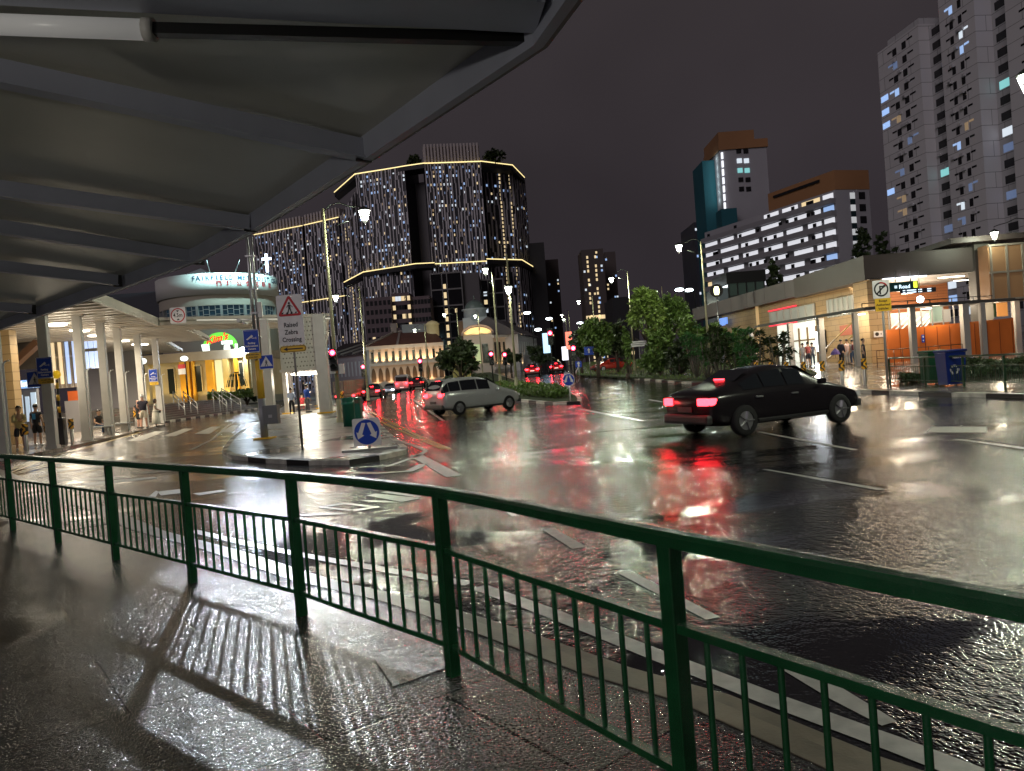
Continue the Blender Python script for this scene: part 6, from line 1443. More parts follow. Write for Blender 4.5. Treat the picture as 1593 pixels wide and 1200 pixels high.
mb = MB(); mb.add([F.P(-.5, zE + .1, .6), F.P(F.L, zE + .1, .6), F.P(F.L, zr, -6), F.P(5.5, zr, -6), F.P(-.5, zE + .1, -12.6), F.P(F.L, zE + .1, -12.6)], [(0, 1, 2, 3), (0, 3, 4), (4, 3, 2, 5), (1, 5, 2), (0, 4, 5, 1)]); rfo = mb.build('roof', M_roof, t, True)
mb = MB(); mb.bar(F.P(-.5, zE + .2, .6), F.P(5.5, zr + .1, -6), .35, .25); mb.bar(F.P(5.5, zr + .1, -6), F.P(F.L, zr + .1, -6), .4, .3); mb.bar(F.P(F.L * .38, zE + .2, .5), F.P(F.L * .52, zr, -6), .35, .25); mb.box(F.P(5.5, zr + .7, -6), (1.0, 1.0, 1.6)); mb.build('ridge', M_rdg, t, True)
mb = MB(); F.box(mb, F.L * .55, F.L * .92, zr - .3, zr + 1.2, -7, -5.4); mb.build('roof_lantern', mat('lantern_grey', (.22, .23, .26), .6), t, True)
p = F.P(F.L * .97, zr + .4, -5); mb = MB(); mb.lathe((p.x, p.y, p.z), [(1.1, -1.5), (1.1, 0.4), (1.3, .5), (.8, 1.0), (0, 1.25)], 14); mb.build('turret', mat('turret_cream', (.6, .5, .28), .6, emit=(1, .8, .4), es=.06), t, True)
NB = 11
for k in range(NB):
    a = F.L * (k + .5) / NB; bw = F.L / NB
    mb = MB(); F.box(mb, a - bw * .20, a + bw * .20, zA + .7, zE - .9, -.1, .03); mb.build('window', M_wdark, t, True)
    for s_ in (-.36, .36): mb = MB(); F.box(mb, a + bw * s_ - .16, a + bw * s_ + .16, zA + .3, zE - .5, 0, .35); mb.build('pilaster', M_shop, t, True)
    # arch opening
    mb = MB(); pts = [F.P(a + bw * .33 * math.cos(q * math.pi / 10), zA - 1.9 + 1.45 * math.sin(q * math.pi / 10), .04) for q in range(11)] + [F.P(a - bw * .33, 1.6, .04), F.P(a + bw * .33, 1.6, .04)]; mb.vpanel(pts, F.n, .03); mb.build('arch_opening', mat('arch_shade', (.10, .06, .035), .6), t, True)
    p = F.P(a + bw * .5, zA + .45, .8); light('SPOT', p, 170, (1, .62, .30), .15, aim=p + Vector((0, 0, 5)) - F.n * .9, spot=115)
    p = F.P(a + bw * .5, zA - 3.2, .8); light('SPOT', p, 150, (1, .60, .28), .15, aim=p + Vector((0, 0, 5)) - F.n * .9, spot=130) if k % 2 == 0 else None
# darker neighbours, left
t = thing('shophouse', 'dark mauve shophouse row left of the uplit arcade', 'building', (D(545, 570, 122).x, 122, 2)); F2 = Fac(D(505, 560, 124), D(573, 553, 120))
zE3 = F2.sz(560, 551)[1]; mb = MB(); F2.box(mb, 0, F2.L - .2, 0, zE3, -12, 0); mb.build('wall', mat('mauve_render', (.22, .15, .17), .8), t, True)
mb = MB()
for k in range(12): F2.box(mb, F2.L * (k + .3) / 12, F2.L * (k + .7) / 12, zE3 - 3.6, zE3 - 1.2, -.1, .06)
mb.build('shutters', mat('shutter_mauve', (.34, .28, .30), .7), t, True)
zr3 = F2.sz(560, 528)[1]; mb = MB(); mb.add([F2.P(-1, zE3, .6), F2.P(F2.L - .2, zE3, .6), F2.P(F2.L - .2, zr3, -7), F2.P(-1, zr3, -7)], [(0, 1, 2, 3)]); mb.add([F2.P(-1, zE3 - .05, -14), F2.P(F2.L - .2, zE3 - .05, -14), F2.P(F2.L - .2, zr3, -7), F2.P(-1, zr3, -7)], [(0, 1, 2, 3)]); mb.build('roof', mat('dark_roof', (.04, .02, .022), .6, bump=(4, .6, .05)), t, True)
mb = MB()
for a in (.1, .42, .7): mb.bar(F2.P(F2.L * a, zE3 + .2, .5), F2.P(F2.L * a + 5, zr3 + .2, -7), .4, .3)
mb.build('party_walls', M_rdg, t, True)
# corner building with arched gable and dome
Yd = 122; xg0, xg1 = D(722, 540, Yd).x, D(767, 540, Yd).x; t = thing('corner_building', 'corner shophouse with arched gable and pale domed drum', 'building', ((xg0 + xg1) / 2, Yd, 2))
zg = zy(521, 745, Yd); xm = (xg0 + xg1) / 2; wg = (xg1 - xg0) / 2
mb = MB(); mb.box((xm, Yd + 5, zg / 2), (wg * 2, 10, zg)); mb.build('wall', M_shop, t, True)
mb = MB(); pts = [(xm + wg * math.cos(math.pi * k / 16), Yd - .1, zg + (zy(509, 745, Yd) - zg) * math.sin(math.pi * k / 16)) for k in range(17)]; mb.vpanel([Vector(p) for p in pts], (0, 1, 0), 1.5); mb.build('gable', mat('gable_cream', (.62, .50, .30), .7), t, True)
mb = MB(); n = 16
for k in range(n):
    t0, t1 = math.pi * k / n, math.pi * (k + 1) / n; hh_ = zy(509, 745, Yd) - zg + .3; mb.bar((xm + (wg + .2) * math.cos(t0), Yd - .3, zg + hh_ * math.sin(t0)), (xm + (wg + .2) * math.cos(t1), Yd - .3, zg + hh_ * math.sin(t1)), .5, .3)
mb.build('gable_moulding', M_rdg, t, True)
zd0, zd1 = zy(506, 740, Yd + 6), zy(481, 740, Yd + 6); xd = D(739, 490, Yd + 6).x
mb = MB(); mb.lathe((xd, Yd + 6, 0), [(2.0, zd0 - 3), (2.0, zd1 - .3), (2.3, zd1 - .2), (2.3, zd1)], 20); mb.box((xd, Yd + 6, zd0 - .5), (4.2, 4.2, 3.4)); dr_o = mb.build('drum', mat('drum_pale', (.42, .46, .50), .6), t, True)
mb = MB(); mb.lathe((xd, Yd + 6, zd1), [(1.75 * math.cos(a * math.pi / 16), 1.6 * math.sin(a * math.pi / 16)) for a in range(9)], 20); mb.tube([(xd, Yd + 6, zd1 + 1.5), (xd, Yd + 6, zd1 + 2.4)], .1, 6); mb.build('dome', mat('dome_green', (.13, .17, .16), .4), t, True)
for s_ in (-1, 1): mb = MB(); mb.box((xd + s_ * 2.6, Yd + 5, zd0 - .6), (1.0, 2, 2.6)); mb.build('shoulder', mat('shoulder_brown', (.16, .09, .05), .7), t, True)
mb = MB(); mb.vpanel([Vector((xd + .7 * math.cos(k * .4), Yd + 3.7, zd0 + 1.2 + .7 * math.sin(k * .4))) for k in range(16)], (0, 1, 0), .2); mb.build('clock_face', mat('clock_face', (.25, .32, .36), .5), t, True)
for k in range(3): x = xg0 + wg * 2 * (k + .6) / 3.6; mb = MB(); mb.box((x, Yd - .05, zg - 3.2), (1.0, .2, 3.2)); mb.build('window', M_wdark if k != 1 else mat('lime_window', (.4, .5, .3), .5, emit=(.8, 1, .5), es=.25), t, True)
for x in (xm - wg * .6, xm, xm + wg * .6): light('SPOT', (x, Yd - 1.3, zg - .4), 260, (1, .70, .36), .15, aim=(x, Yd + .3, zg + 5), spot=110)
light('SPOT', (xm, Yd - 3, 3.0), 160, (1, .66, .34), .2, aim=(xm, Yd, zg), spot=120)
Fd = Fac(D(767, 540, Yd), D(807, 541, Yd + 5)); t = thing('shophouse', 'uplit cream shophouse wing between the arched gable and grey shophouse', 'building', Fd.P(1, 2)); zw = Fd.sz(786, 523)[1]
mb = MB(); Fd.box(mb, 0, Fd.L, 0, zw, -9, 0); mb.build('wall', M_shop, t, True); mb = MB(); Fd.box(mb, -.2, Fd.L + .3, zw - .3, zw + .2, 0, .5); Fd.box(mb, 0, Fd.L, zw - 5.6, zw - 5.2, 0, .4); mb.build('cornice', mat('cornice_pale'), t, True)
mb = MB(); mb.add([Fd.P(0, zw + .1, .4), Fd.P(Fd.L, zw + .1, .4), Fd.P(Fd.L, zw + 2.2, -5), Fd.P(0, zw + 2.2, -5), Fd.P(0, zw, -9), Fd.P(Fd.L, zw, -9)], [(0, 1, 2, 3), (3, 2, 5, 4)]); mb.build('roof', M_roof, t, True)
for k in range(6):
    mb = MB(); Fd.box(mb, Fd.L * (k + .3) / 6, Fd.L * (k + .7) / 6, zw - 4.6, zw - 1.0, -.1, .05); mb.build('window', M_wdark, t, True)
    p = Fd.P(Fd.L * (k + 1) / 6, zw - 5, .7); light('SPOT', p, 200, (1, .64, .32), .15, aim=p + Vector((0, 0, 5)) - Fd.n * .8, spot=115)
Fe = Fac(D(807, 540, Yd + 2), D(836, 543, Yd + 22)); t = thing('shophouse', 'pale grey gabled shophouse right of the cream wing', 'building', Fe.P(1, 2)); ze = Fe.sz(807, 520)[1]
mb = MB(); Fe.box(mb, 0, Fe.L, 0, ze, -10, 0); mb.build('wall', mat('grey_shophouse', (.33, .32, .33), .7), t, True); 
w = Wins(t)
for k in range(9): w.add(Fe, Fe.L * (k + .3) / 9, Fe.L * (k + .65) / 9, ze - 3.6, ze - 1.2, mat('pale_shutter', (.5, .52, .52), .6), .08)
w.build(); mb = MB(); mb.add([Fe.P(-.5, ze, .5), Fe.P(Fe.L, ze, .5), Fe.P(Fe.L, ze + 3.4, -5), Fe.P(-.5, ze + 3.4, -5), Fe.P(-.5, ze, -10.5), Fe.P(Fe.L, ze, -10.5)], [(0, 1, 2, 3), (3, 2, 5, 4), (0, 3, 4)]); mb.build('roof', mat('slate_roof', (.07, .055, .06), .6), t, True)
# small lit shop signs far along the street
for (x, y, w_, h_, Y, col, lab) in ((850, 534, .9, 2.6, 95, (.4, .7, 1), 'upright blue-white shop sign glowing beyond the waiting cars'), (885, 530, .8, 2.2, 92, (1, .12, .05), 'upright orange-red shop sign near the mast light'), (879, 550, .8, 1.8, 96, (.9, .9, 1), 'small white shop sign low by the red signal')):
    p = D(x, y, Y); t = thing('shop_sign', lab, 'sign', (p.x, p.y, H(p.x, p.y))); z = p.z - H(p.x, p.y); mb = MB(); mb.box((0, 0, z), (w_, .15, h_)); mb.build('panel', mat('shop_glow_%d' % x, (.5, .5, .5), .4, emit=col, es=1.6), t); mb = MB(); mb.tube([(0, .1, 0), (0, .1, z)], .06, 6); mb.build('post', M_pdark, t)
# traffic glow: comes from the car and signal lamps
# ------------------------------------------------------------------ cars
M_tyre = mat('tyre', (.006, .006, .006), .85); M_rim = mat('wheel_rim', (.35, .35, .36), .3, .8); M_tail = mat('tail_lamp_glow', (.6, .01, .01), .3, emit=(1, .02, .03), es=16); M_head = mat('head_lamp_glow', (1, 1, 1), .2, emit=(.9, .95, 1), es=22); M_lamp_off = mat('lamp_clear', (.5, .5, .5), .1)
M_tailm = mat('tail_lamp_dim', (.5, .01, .01), .3, emit=(1, .03, .03), es=5); M_amber = mat('amber_lamp', (.8, .3, .02), .3, emit=(1, .4, .1), es=1.5)
def car(loc, rz, col, label, group=None, kind='sedan', tail=True, head=False, glow=30, plate_lit=False, mtail=None):
    """x forward; length 4.5"""
    z0 = H(loc[0], loc[1]) - .12
    t = thing('parked_car' if False else 'car', label, 'car', (loc[0], loc[1], z0), rz, group)
    paint = mat('car_paint_%.2f_%.2f_%.2f' % col, col, .22, .3, var=(2, .04))
    if kind == 'sedan': S_ = [(-2.22, .45, .80, .86, .70, .60), (-2.12, .30, .90, .98, .80, .66), (-1.75, .22, .93, 1.04, .84, .66), (-1.30, .20, .94, 1.14, .86, .60), (-.75, .20, .94, 1.40, .87, .56), (-.1, .20, .93, 1.46, .88, .56), (.45, .20, .92, 1.40, .88, .56), (1.05, .20, .90, 1.02, .87, .64), (1.6, .22, .82, .90, .85, .66), (2.05, .28, .70, .76, .80, .60), (2.25, .40, .58, .62, .66, .50)]
    elif kind == 'suv': S_ = [(-2.15, .45, .95, 1.10, .74, .66), (-2.08, .32, 1.00, 1.30, .84, .66), (-1.8, .26, 1.02, 1.58, .88, .62), (-1.2, .25, 1.02, 1.64, .90, .62), (-.3, .25, 1.0, 1.66, .90, .62), (.4, .25, .98, 1.58, .90, .60), (1.05, .25, .96, 1.10, .88, .68), (1.6, .26, .90, .98, .86, .68), (2.0, .30, .80, .84, .80, .62), (2.2, .42, .62, .66, .68, .52)]
    else: S_ = [(-2.5, .35, 1.1, 2.05, .88, .80), (-2.4, .30, 1.1, 2.12, .90, .82), (-1.2, .28, 1.1, 2.15, .90, .82), (.4, .28, 1.08, 2.12, .90, .80), (1.2, .28, 1.02, 1.95, .90, .76), (1.95, .28, .95, 1.10, .88, .72), (2.35, .32, .80, .86, .82, .66), (2.5, .42, .60, .64, .70, .56)]
    ring_ = []; mb = MB(); vs = []
    for (x, zb, zl, zt, wb, wt) in S_:
        zm = (zb + zl) / 2; mid = [(wb * .90, zb), (wb * .985, zb + .10), (wb, zm), (wb * .985, zl - .03), (wb * .94, zl), (wt + (wb * .94 - wt) * .08, zt - (zt - zl) * .10), (wt * .72, zt), (0, zt + .015)]
        pts = mid + [(-a, b) for a, b in mid[-2::-1]] + [(0, zb - .02)]; vs.append([Vector((x, a, b)) for a, b in pts])
    n = len(vs[0]); V = [v for r in vs for v in r]; Fc = []
    for i in range(len(vs) - 1):
        for k in range(n): Fc.append((i * n + k, i * n + (k + 1) % n, (i + 1) * n + (k + 1) % n, (i + 1) * n + k))
    Fc += [tuple(range(n))[::-1], tuple(range((len(vs) - 1) * n, len(vs) * n))]
    mb.add(V, Fc, 0, True); body = mb.build('body', paint, t)
    m_ = body.modifiers.new('s', 'SUBSURF'); m_.levels = 1; m_.render_levels = 1
    # glass: side windows between belt (index4) and shoulder (5), offset outwards
    cab = [i for i, s_ in enumerate(S_) if s_[3] - s_[2] > .15]
    for sgn in (1, -1):
        mb = MB()
        for i in cab[:-1]:
            if cab and (i + 1) in cab:
                k4, k5 = (4, 5) if sgn == 1 else (n - 1 - 5, n - 1 - 6)
                a, b, c, d = vs[i][k4], vs[i + 1][k4], vs[i + 1][k5], vs[i][k5]; o = Vector((0, sgn * .012, .0)); q = .10
                def mixp(p, r, f): return p.lerp(r, f)
                a2, b2, c2, d2 = a.lerp(d, .12), b.lerp(c, .12), c.lerp(b, .12), d.lerp(a, .12)
                mb.quad(a2.lerp(b2, .04) + o, b2.lerp(a2, .04) + o, c2.lerp(d2, .04) + o, d2.lerp(c2, .04) + o)
        mb.build('side_window', M_glass, t)
    def screen(i, j, nm):
        A, B = vs[i], vs[j]; y0 = .86; o = Vector(((-.03 if j > i and nm == 'rear_window' else .03), 0, .025))
        k = 5; mb = MB(); a, b = A[4 if S_[i][3] - S_[i][2] < .2 else 4], A[n - 1 - 5]; c, d = B[n - 1 - 7 + 0], B[6]
        a = Vector((A[5].x, A[5].y * y0, A[5].z)); b = Vector((A[5].x, -A[5].y * y0, A[5].z)); c = Vector((B[6].x, -B[6].y * 1.1, B[6].z)); d = Vector((B[6].x, B[6].y * 1.1, B[6].z))
        a, d = a.lerp(d, .08), d.lerp(a, .12); b, c = b.lerp(c, .08), c.lerp(b, .12); mb.quad(a + o, b + o, c + o, d + o); mb.build(nm, M_glass, t)
    if kind == 'sedan': screen(3, 4, 'rear_window'); screen(7, 6, 'windscreen')
    elif kind == 'suv': screen(0, 2, 'rear_window'); screen(6, 5, 'windscreen')
    else:
        mb = MB(); mb.box((-2.52, 0, 1.62), (.04, 1.3, .55)); mb.build('rear_window', M_glass, t); screen(5, 4, 'windscreen')
    xr = S_[0][0]; zl = S_[0][2]; mt = mtail or (M_tail if tail == True else M_tailm)
    for sgn in (1, -1):
        mb = MB(); mb.bbox((xr + .03, sgn * .58, zl - .02), (.10, .30, .16), .03); mb.bbox((xr + .16, sgn * .72, zl - .02), (.20, .14, .15), .03); mb.build('tail_light', mt if tail else mat('tail_off', (.25, .01, .01), .2), t)
        mb = MB(); mb.bbox((S_[-1][0] - .10, sgn * .58, S_[-1][2] + .04), (.14, .28, .12), .03); mb.build('headlight', M_head if head else M_lamp_off, t)
        mb = MB(); mb.bbox((.75, sgn * (.98), 1.0), (.16, .14, .12), .03); mb.build('mirror', paint, t)
    if tail: mb = MB(); mb.box((S_[3][0] + (.05 if kind == 'sedan' else -.62), 0, S_[3][3] + (.06 if kind == 'sedan' else -.10)), (.05, .3, .03)); mb.build('brake_light', mt, t)
    for xw in (-1.35, 1.38):
        for sgn in (1, -1):
            mb = MB(); r = .33; mb.add([], []); pts = []
            c = Vector((xw, sgn * .80, r)); prof = [(.20, -.10), (.30, -.10), (.33, -.06), (.33, .06), (.30, .10), (.20, .10)]
            vv = []; ff = []
            for k in range(20):
                a = 2 * math.pi * k / 20
                for (rr, yy) in prof: vv.append(c + Vector((rr * math.cos(a), yy, rr * math.sin(a))))
            for k in range(20):
                for j in range(5): ff.append((k * 6 + j, k * 6 + j + 1, ((k + 1) % 20) * 6 + j + 1, ((k + 1) % 20) * 6 + j))
            mb.add(vv, ff, 0, True); wh = mb.build('wheel', M_tyre, t)
            mb = MB(); cc = c + Vector((0, sgn * .08, 0)); mb.add([cc + Vector((.20 * math.cos(k * math.pi / 10), 0, .20 * math.sin(k * math.pi / 10))) for k in range(20)], [tuple(range(20))])
            for k in range(5):
                a = 2 * math.pi * k / 5; mb.bar(cc + Vector((.03 * math.cos(a), sgn * .015, .03 * math.sin(a))), cc + Vector((.2 * math.cos(a), sgn * .015, .2 * math.sin(a))), .05, .02)
            mb.build('rim', M_rim, wh)
    for sgn in (1, -1):
        for xh_ in (-.95, .05): mb = MB(); mb.bbox((xh_, sgn * .885, .80), (.17, .05, .035), .01); mb.build('door_handle', M_rim, t)
        mb = MB(); mb.bbox((0, sgn * .86, .30), (2.0, .06, .08), .02); mb.build('sill_trim', M_black, t)
    mb = MB(); mb.box((xr - .012, 0, .62), (.02, .46, .11)); mb.build('number_plate', mat('plate_lit', (.8, .8, .75), .4, emit=(1, 1, .9), es=.5) if plate_lit else mat('plate_dark', (.05, .05, .05), .4), t)
    for bx, bw in ((xr + .04, 1.5), (S_[-1][0] - .05, 1.4)): mb = MB(); mb.bbox((bx, 0, .41), (.16, bw, .20), .05); mb.build('bumper', mat('bumper_dark', (.03, .03, .03), .4), t)
    if glow:
        M = Matrix.Rotation(rz, 3, 'Z')
        for sgn in (1, -1):
            if tail: p = Vector((loc[0], loc[1], z0)) + M @ Vector((xr - .18, sgn * .6, zl)); light('POINT', p, glow, (1, .02, .03), .07)
            if head: p = Vector((loc[0], loc[1], z0)) + M @ Vector((S_[-1][0] + .2, sgn * .6, .7)); light('POINT', p, glow * 2, (.85, .93, 1), .08)
    return t
def cpos(px, py, Y=None):
    p = D(px, py, Y) if Y else G(px, py, -.12); return (p.x, p.y)
UPHD = R(90)
p = cpos(582, 610, 68); car(p, UPHD + .05, (.05, .05, .055), 'dark saloon with glaring red tail lights beside the truck', kind='sedan', glow=28)
p = cpos(629.5, 596, 88); car(p, UPHD, (.5, .5, .52), 'silver van waiting at the lights with glowing plate and high red lamps', kind='van', glow=30, plate_lit=True)
p = cpos(652, 598, 84); car(p, UPHD, (.03, .02, .025), 'dark car waiting just right of the silver van', kind='sedan', tail=1.0, glow=22, mtail=M_tailm)
p = cpos(828.5, 580, 84); car(p, UPHD - .04, (.25, .01, .02), 'left of two red-lit cars waiting beyond the median hedge', 'red-lit cars waiting beyond the median', kind='sedan', glow=30, plate_lit=True)
p = cpos(865.5, 580, 90); car(p, UPHD - .04, (.22, .01, .02), 'right of two red-lit cars waiting beyond the median hedge', 'red-lit cars waiting beyond the median', kind='sedan', glow=30, plate_lit=True)
p = cpos(607, 592, 95); car(p, -UPHD, (.2, .2, .22), 'oncoming car with blue-white headlights between dark saloon and silver van', kind='sedan', tail=False, head=True, glow=26)
p = cpos(950, 566, 80); car(p, R(200), (.3, .02, .01), 'small red car half hidden under the dark trees', kind='sedan', glow=0, tail=1.0, mtail=M_tailm)
# silver hatchback crossing the junction
p = cpos(738, 642); car(p, R(38), (.42, .43, .42), 'silver-white hatchback crossing the junction in front of the median', kind='suv', glow=4, tail=True)
# dark car crossing close by, tail lamps bright
p = cpos(1192, 666); car(p, R(24), (.012, .010, .012), 'dark car with bright red tail lamps crossing the near junction', kind='sedan', glow=8)
p = cpos(1440, 634); car(p, R(4), (.16, .17, .20), 'blue-grey car driving along the far kerb before the plaza railing', kind='sedan', glow=20) if False else None
# truck
p = cpos(544, 614, 66); z0 = H(*p) - .12; t = thing('truck', 'open-backed truck with caged sides standing behind the green bins', 'truck', (p[0], p[1], z0))
M_cage = mat('truck_cage', (.20, .15, .10), .5)
mb = MB(); mb.box((0, 0, .75), (2.0, 3.6, .25)); mb.build('bed', M_cage, t)
mb = MB()
for k in range(9): mb.bar((-.98 + k * .245, -1.78, .9), (-.98 + k * .245, -1.78, 2.0), .04); mb.bar((-1 , -1.78 + k * .44, .9), (-1, -1.78 + k * .44, 2.0), .04); mb.bar((1, -1.78 + k * .44, .9), (1, -1.78 + k * .44, 2.0), .04)
for z in (1.2, 1.6, 2.0): mb.bar((-1, -1.8, z), (1, -1.8, z), .06); mb.bar((-1, -1.78, z), (-1, 1.78, z), .06); mb.bar((1, -1.78, z), (1, 1.78, z), .06)
mb.build('cage', M_cage, t)
mb = MB(); mb.bbox((0, 2.6, 1.25), (1.95, 1.5, 1.7), .12); mb.build('cab', mat('truck_cab', (.25, .12, .08), .4), t)
for sgn in (-1, 1):
    mb = MB(); mb.bbox((sgn * .75, -1.86, .68), (.22, .08, .14), .02); mb.build('tail_light', M_tail, t)
    for y in (-1.0, 2.5):
        mb = MB(); mb.tube([(sgn * .75, y, .4), (sgn * 1.0, y, .4)], .4, 16); mb.build('wheel', M_tyre, t)
# ------------------------------------------------------------------ people
def skin_mesh(V, E, Rr, mtl, name, parent, levels=2, root=0):
    me = bpy.data.meshes.new(name); me.from_pydata([tuple(v) for v in V], E, []); o = bpy.data.objects.new(name, me); COL.objects.link(o)
    sk = o.modifiers.new('sk', 'SKIN'); sk.use_smooth_shade = True; sk.branch_smoothing = .5
    for i, r in enumerate(Rr):
        d = me.skin_vertices[0].data[i]; d.radius = r if isinstance(r, tuple) else (r, r); d.use_root = (i == root)
    su = o.modifiers.new('ss', 'SUBSURF'); su.levels = levels; su.render_levels = levels
    dg = bpy.context.evaluated_depsgraph_get(); m2 = bpy.data.meshes.new_from_object(o.evaluated_get(dg)); bpy.data.objects.remove(o)
    m2.materials.clear(); m2.materials.append(mtl)
    for p in m2.polygons: p.use_smooth = True
    o = bpy.data.objects.new(name, m2); COL.objects.link(o); o.parent = parent; return o
def person(loc, rz, h, label, skin=(.45, .27, .18), top=(.1, .1, .1), bottom=(.05, .05, .08), hair=(.01, .008, .006), pose='stand', sleeve='short', legs='long', shoes=(.05, .05, .05), hairstyle='short', dress=False, bulk=1.0, arms=None, lean=0.0, group=None):
    t = thing('person', label, 'person', loc, rz, group); k = h / 1.75; B = bulk
    ms = mat('skin_%.2f' % skin[0], skin, .5); mt = mat('cloth_%.2f_%.2f_%.2f' % top, top, .8); mb_ = mat('cloth_%.2f_%.2f_%.2f' % bottom, bottom, .8); mh = mat('hair_%.2f' % hair[0], hair, .5); msh = mat('shoe_%.2f' % shoes[0], shoes, .5)
    L = lambda x, y, z: Vector((x, y - lean * max(0, z - .95) * .9, z)) * k     # facing -Y
    sit = pose == 'sit'; pz = .95 if not sit else .52
    dz = pz - .95
    J = dict(pel=L(0, 0, .95), waist=L(0, .0, 1.10), chest=L(0, .01, 1.30), neckb=L(0, .01, 1.45), neck=L(0, -.005, 1.515), h0=L(0, -.015, 1.58), h1=L(0, -.01, 1.65), h2=L(0, .005, 1.71), nose=L(0, -.105, 1.625))
    for s_, q in ((1, 'l'), (-1, 'r')):
        J['sh' + q] = L(s_ * .17 * B, .01, 1.40)
        aa = (arms or {}).get(q, 'down')
        if aa == 'down': J['el' + q] = L(s_ * .225 * B, .03, 1.12); J['wr' + q] = L(s_ * .24 * B, -.05, .88); hd = Vector((0, -.1, -1))
        elif aa == 'phone': J['el' + q] = L(s_ * .21 * B, -.02, 1.13); J['wr' + q] = L(s_ * .10, -.24, 1.22); hd = Vector((-s_ * .3, -.6, .5))
        elif aa == 'lean': J['el' + q] = L(s_ * .20, -.20, 1.12); J['wr' + q] = L(s_ * .03, -.38, 1.18); hd = Vector((-s_ * .6, -.4, .3))
        elif aa == 'hold': J['el' + q] = L(s_ * .24 * B, .0, 1.14); J['wr' + q] = L(s_ * .16, -.26, 1.02); hd = Vector((-s_ * .3, -.9, -.1))
        elif aa == 'hip': J['el' + q] = L(s_ * .36 * B, .05, 1.16); J['wr' + q] = L(s_ * .20, -.08, 1.04); hd = Vector((-s_ * .7, -.5, -.2))
        J['_hd' + q] = hd.normalized()
        if sit: J['hip' + q] = L(s_ * .09, 0, .92); J['kn' + q] = L(s_ * .12, -.42, .95); J['an' + q] = L(s_ * .12, -.42, .53); J['toe' + q] = L(s_ * .13, -.56, .48)
        elif pose == 'walk': f = s_; J['hip' + q] = L(s_ * .09, 0, .90); J['kn' + q] = L(s_ * .10, -.12 * f - .04, .50); J['an' + q] = L(s_ * .10, -.20 * f + .06, .09); J['toe' + q] = L(s_ * .11, -.20 * f - .08, .03)
        else: J['hip' + q] = L(s_ * .09, 0, .90); J['kn' + q] = L(s_ * .11, -.015, .50); J['an' + q] = L(s_ * .12, .02, .08); J['toe' + q] = L(s_ * .14, -.13, .03)
    if sit:
        for q in J:
            if not q.startswith('_'): J[q] = J[q] + Vector((0, 0, dz * k))
    names = ['pel', 'waist', 'chest', 'neckb', 'neck', 'h0', 'h1', 'h2']; V = [J[q] for q in names]; Rr = [(.150 * B, .115 * B), (.140 * B, .105 * B), (.165 * B, .118 * B), (.085, .07), (.058, .058), (.082, .092), (.092, .108), (.066, .084)]; E = [(i, i + 1) for i in range(7)]
    def addv(p, r, par): V.append(p); Rr.append(r); E.append((par, len(V) - 1)); return len(V) - 1
    for s_, q in ((1, 'l'), (-1, 'r')):
        a = addv(J['sh' + q], .058, 2); b = addv(J['sh' + q].lerp(J['el' + q], .5), .050, a); b = addv(J['el' + q], .040, b); c = addv(J['el' + q].lerp(J['wr' + q], .4), .040, b); c = addv(J['wr' + q], .026, c)
        hd = J['_hd' + q]; side = hd.cross(Vector((0, 0, 1) if abs(hd.z) < .8 else (0, 1, 0))).normalized(); pm = addv(J['wr' + q] + hd * .06 * k, (.034, .018), c)
        for fi, (o_, l_) in enumerate(((-.028, .062), (-.010, .075), (.010, .070), (.028, .055))):
            f1 = addv(V[pm] + hd * .035 * k + side * o_ * k, .0085, pm); f2 = addv(V[f1] + hd * l_ * .55 * k + Vector((0, -.006, -.006)), .008, f1); addv(V[f2] + hd * l_ * .45 * k + Vector((0, -.014, -.012)), .007, f2)
        th = addv(J['wr' + q] + hd * .03 * k + side * (-.035 * s_) * k, .010, c); addv(V[th] + hd * .04 * k + side * (-.02 * s_) * k, .008, th)
        a = addv(J['hip' + q], .088 * B, 0); b = addv(J['hip' + q].lerp(J['kn' + q], .5), .075 * B, a); b = addv(J['kn' + q], .056, b); c = addv(J['kn' + q].lerp(J['an' + q], .35), .055, b); c = addv(J['an' + q], .035, c); addv(J['toe' + q], .032, c)
    Rr = [(r[0] * k, r[1] * k) if isinstance(r, tuple) else r * k for r in Rr]
    skin_mesh(V, E, Rr, ms, 'body', t, 1)
    g = 1.16
    # top
    V = [J['pel'] - Vector((0, 0, .15 * k)), J['waist'], J['chest'], J['neckb'] + Vector((0, 0, .035 * k))]; Rr = [(.185 * B, .145 * B), (.175 * B, .138 * B), (.195 * B, .145 * B), (.105, .088)]; E = [(0, 1), (1, 2), (2, 3)]
    for q in 'lr':
        i = len(V); V += [J['sh' + q], J['sh' + q].lerp(J['el' + q], .55)]; Rr += [.086, .080]; E += [(2, i), (i, i + 1)]
        if sleeve == 'long': V += [J['el' + q], J['el' + q].lerp(J['wr' + q], .92)]; Rr += [.066, .050]; E += [(i + 1, i + 2), (i + 2, i + 3)]
    skin_mesh(V, E, [(r[0] * k, r[1] * k) if isinstance(r, tuple) else r * k for r in Rr], mt, 'dress_top' if dress else 'shirt', t, 1)
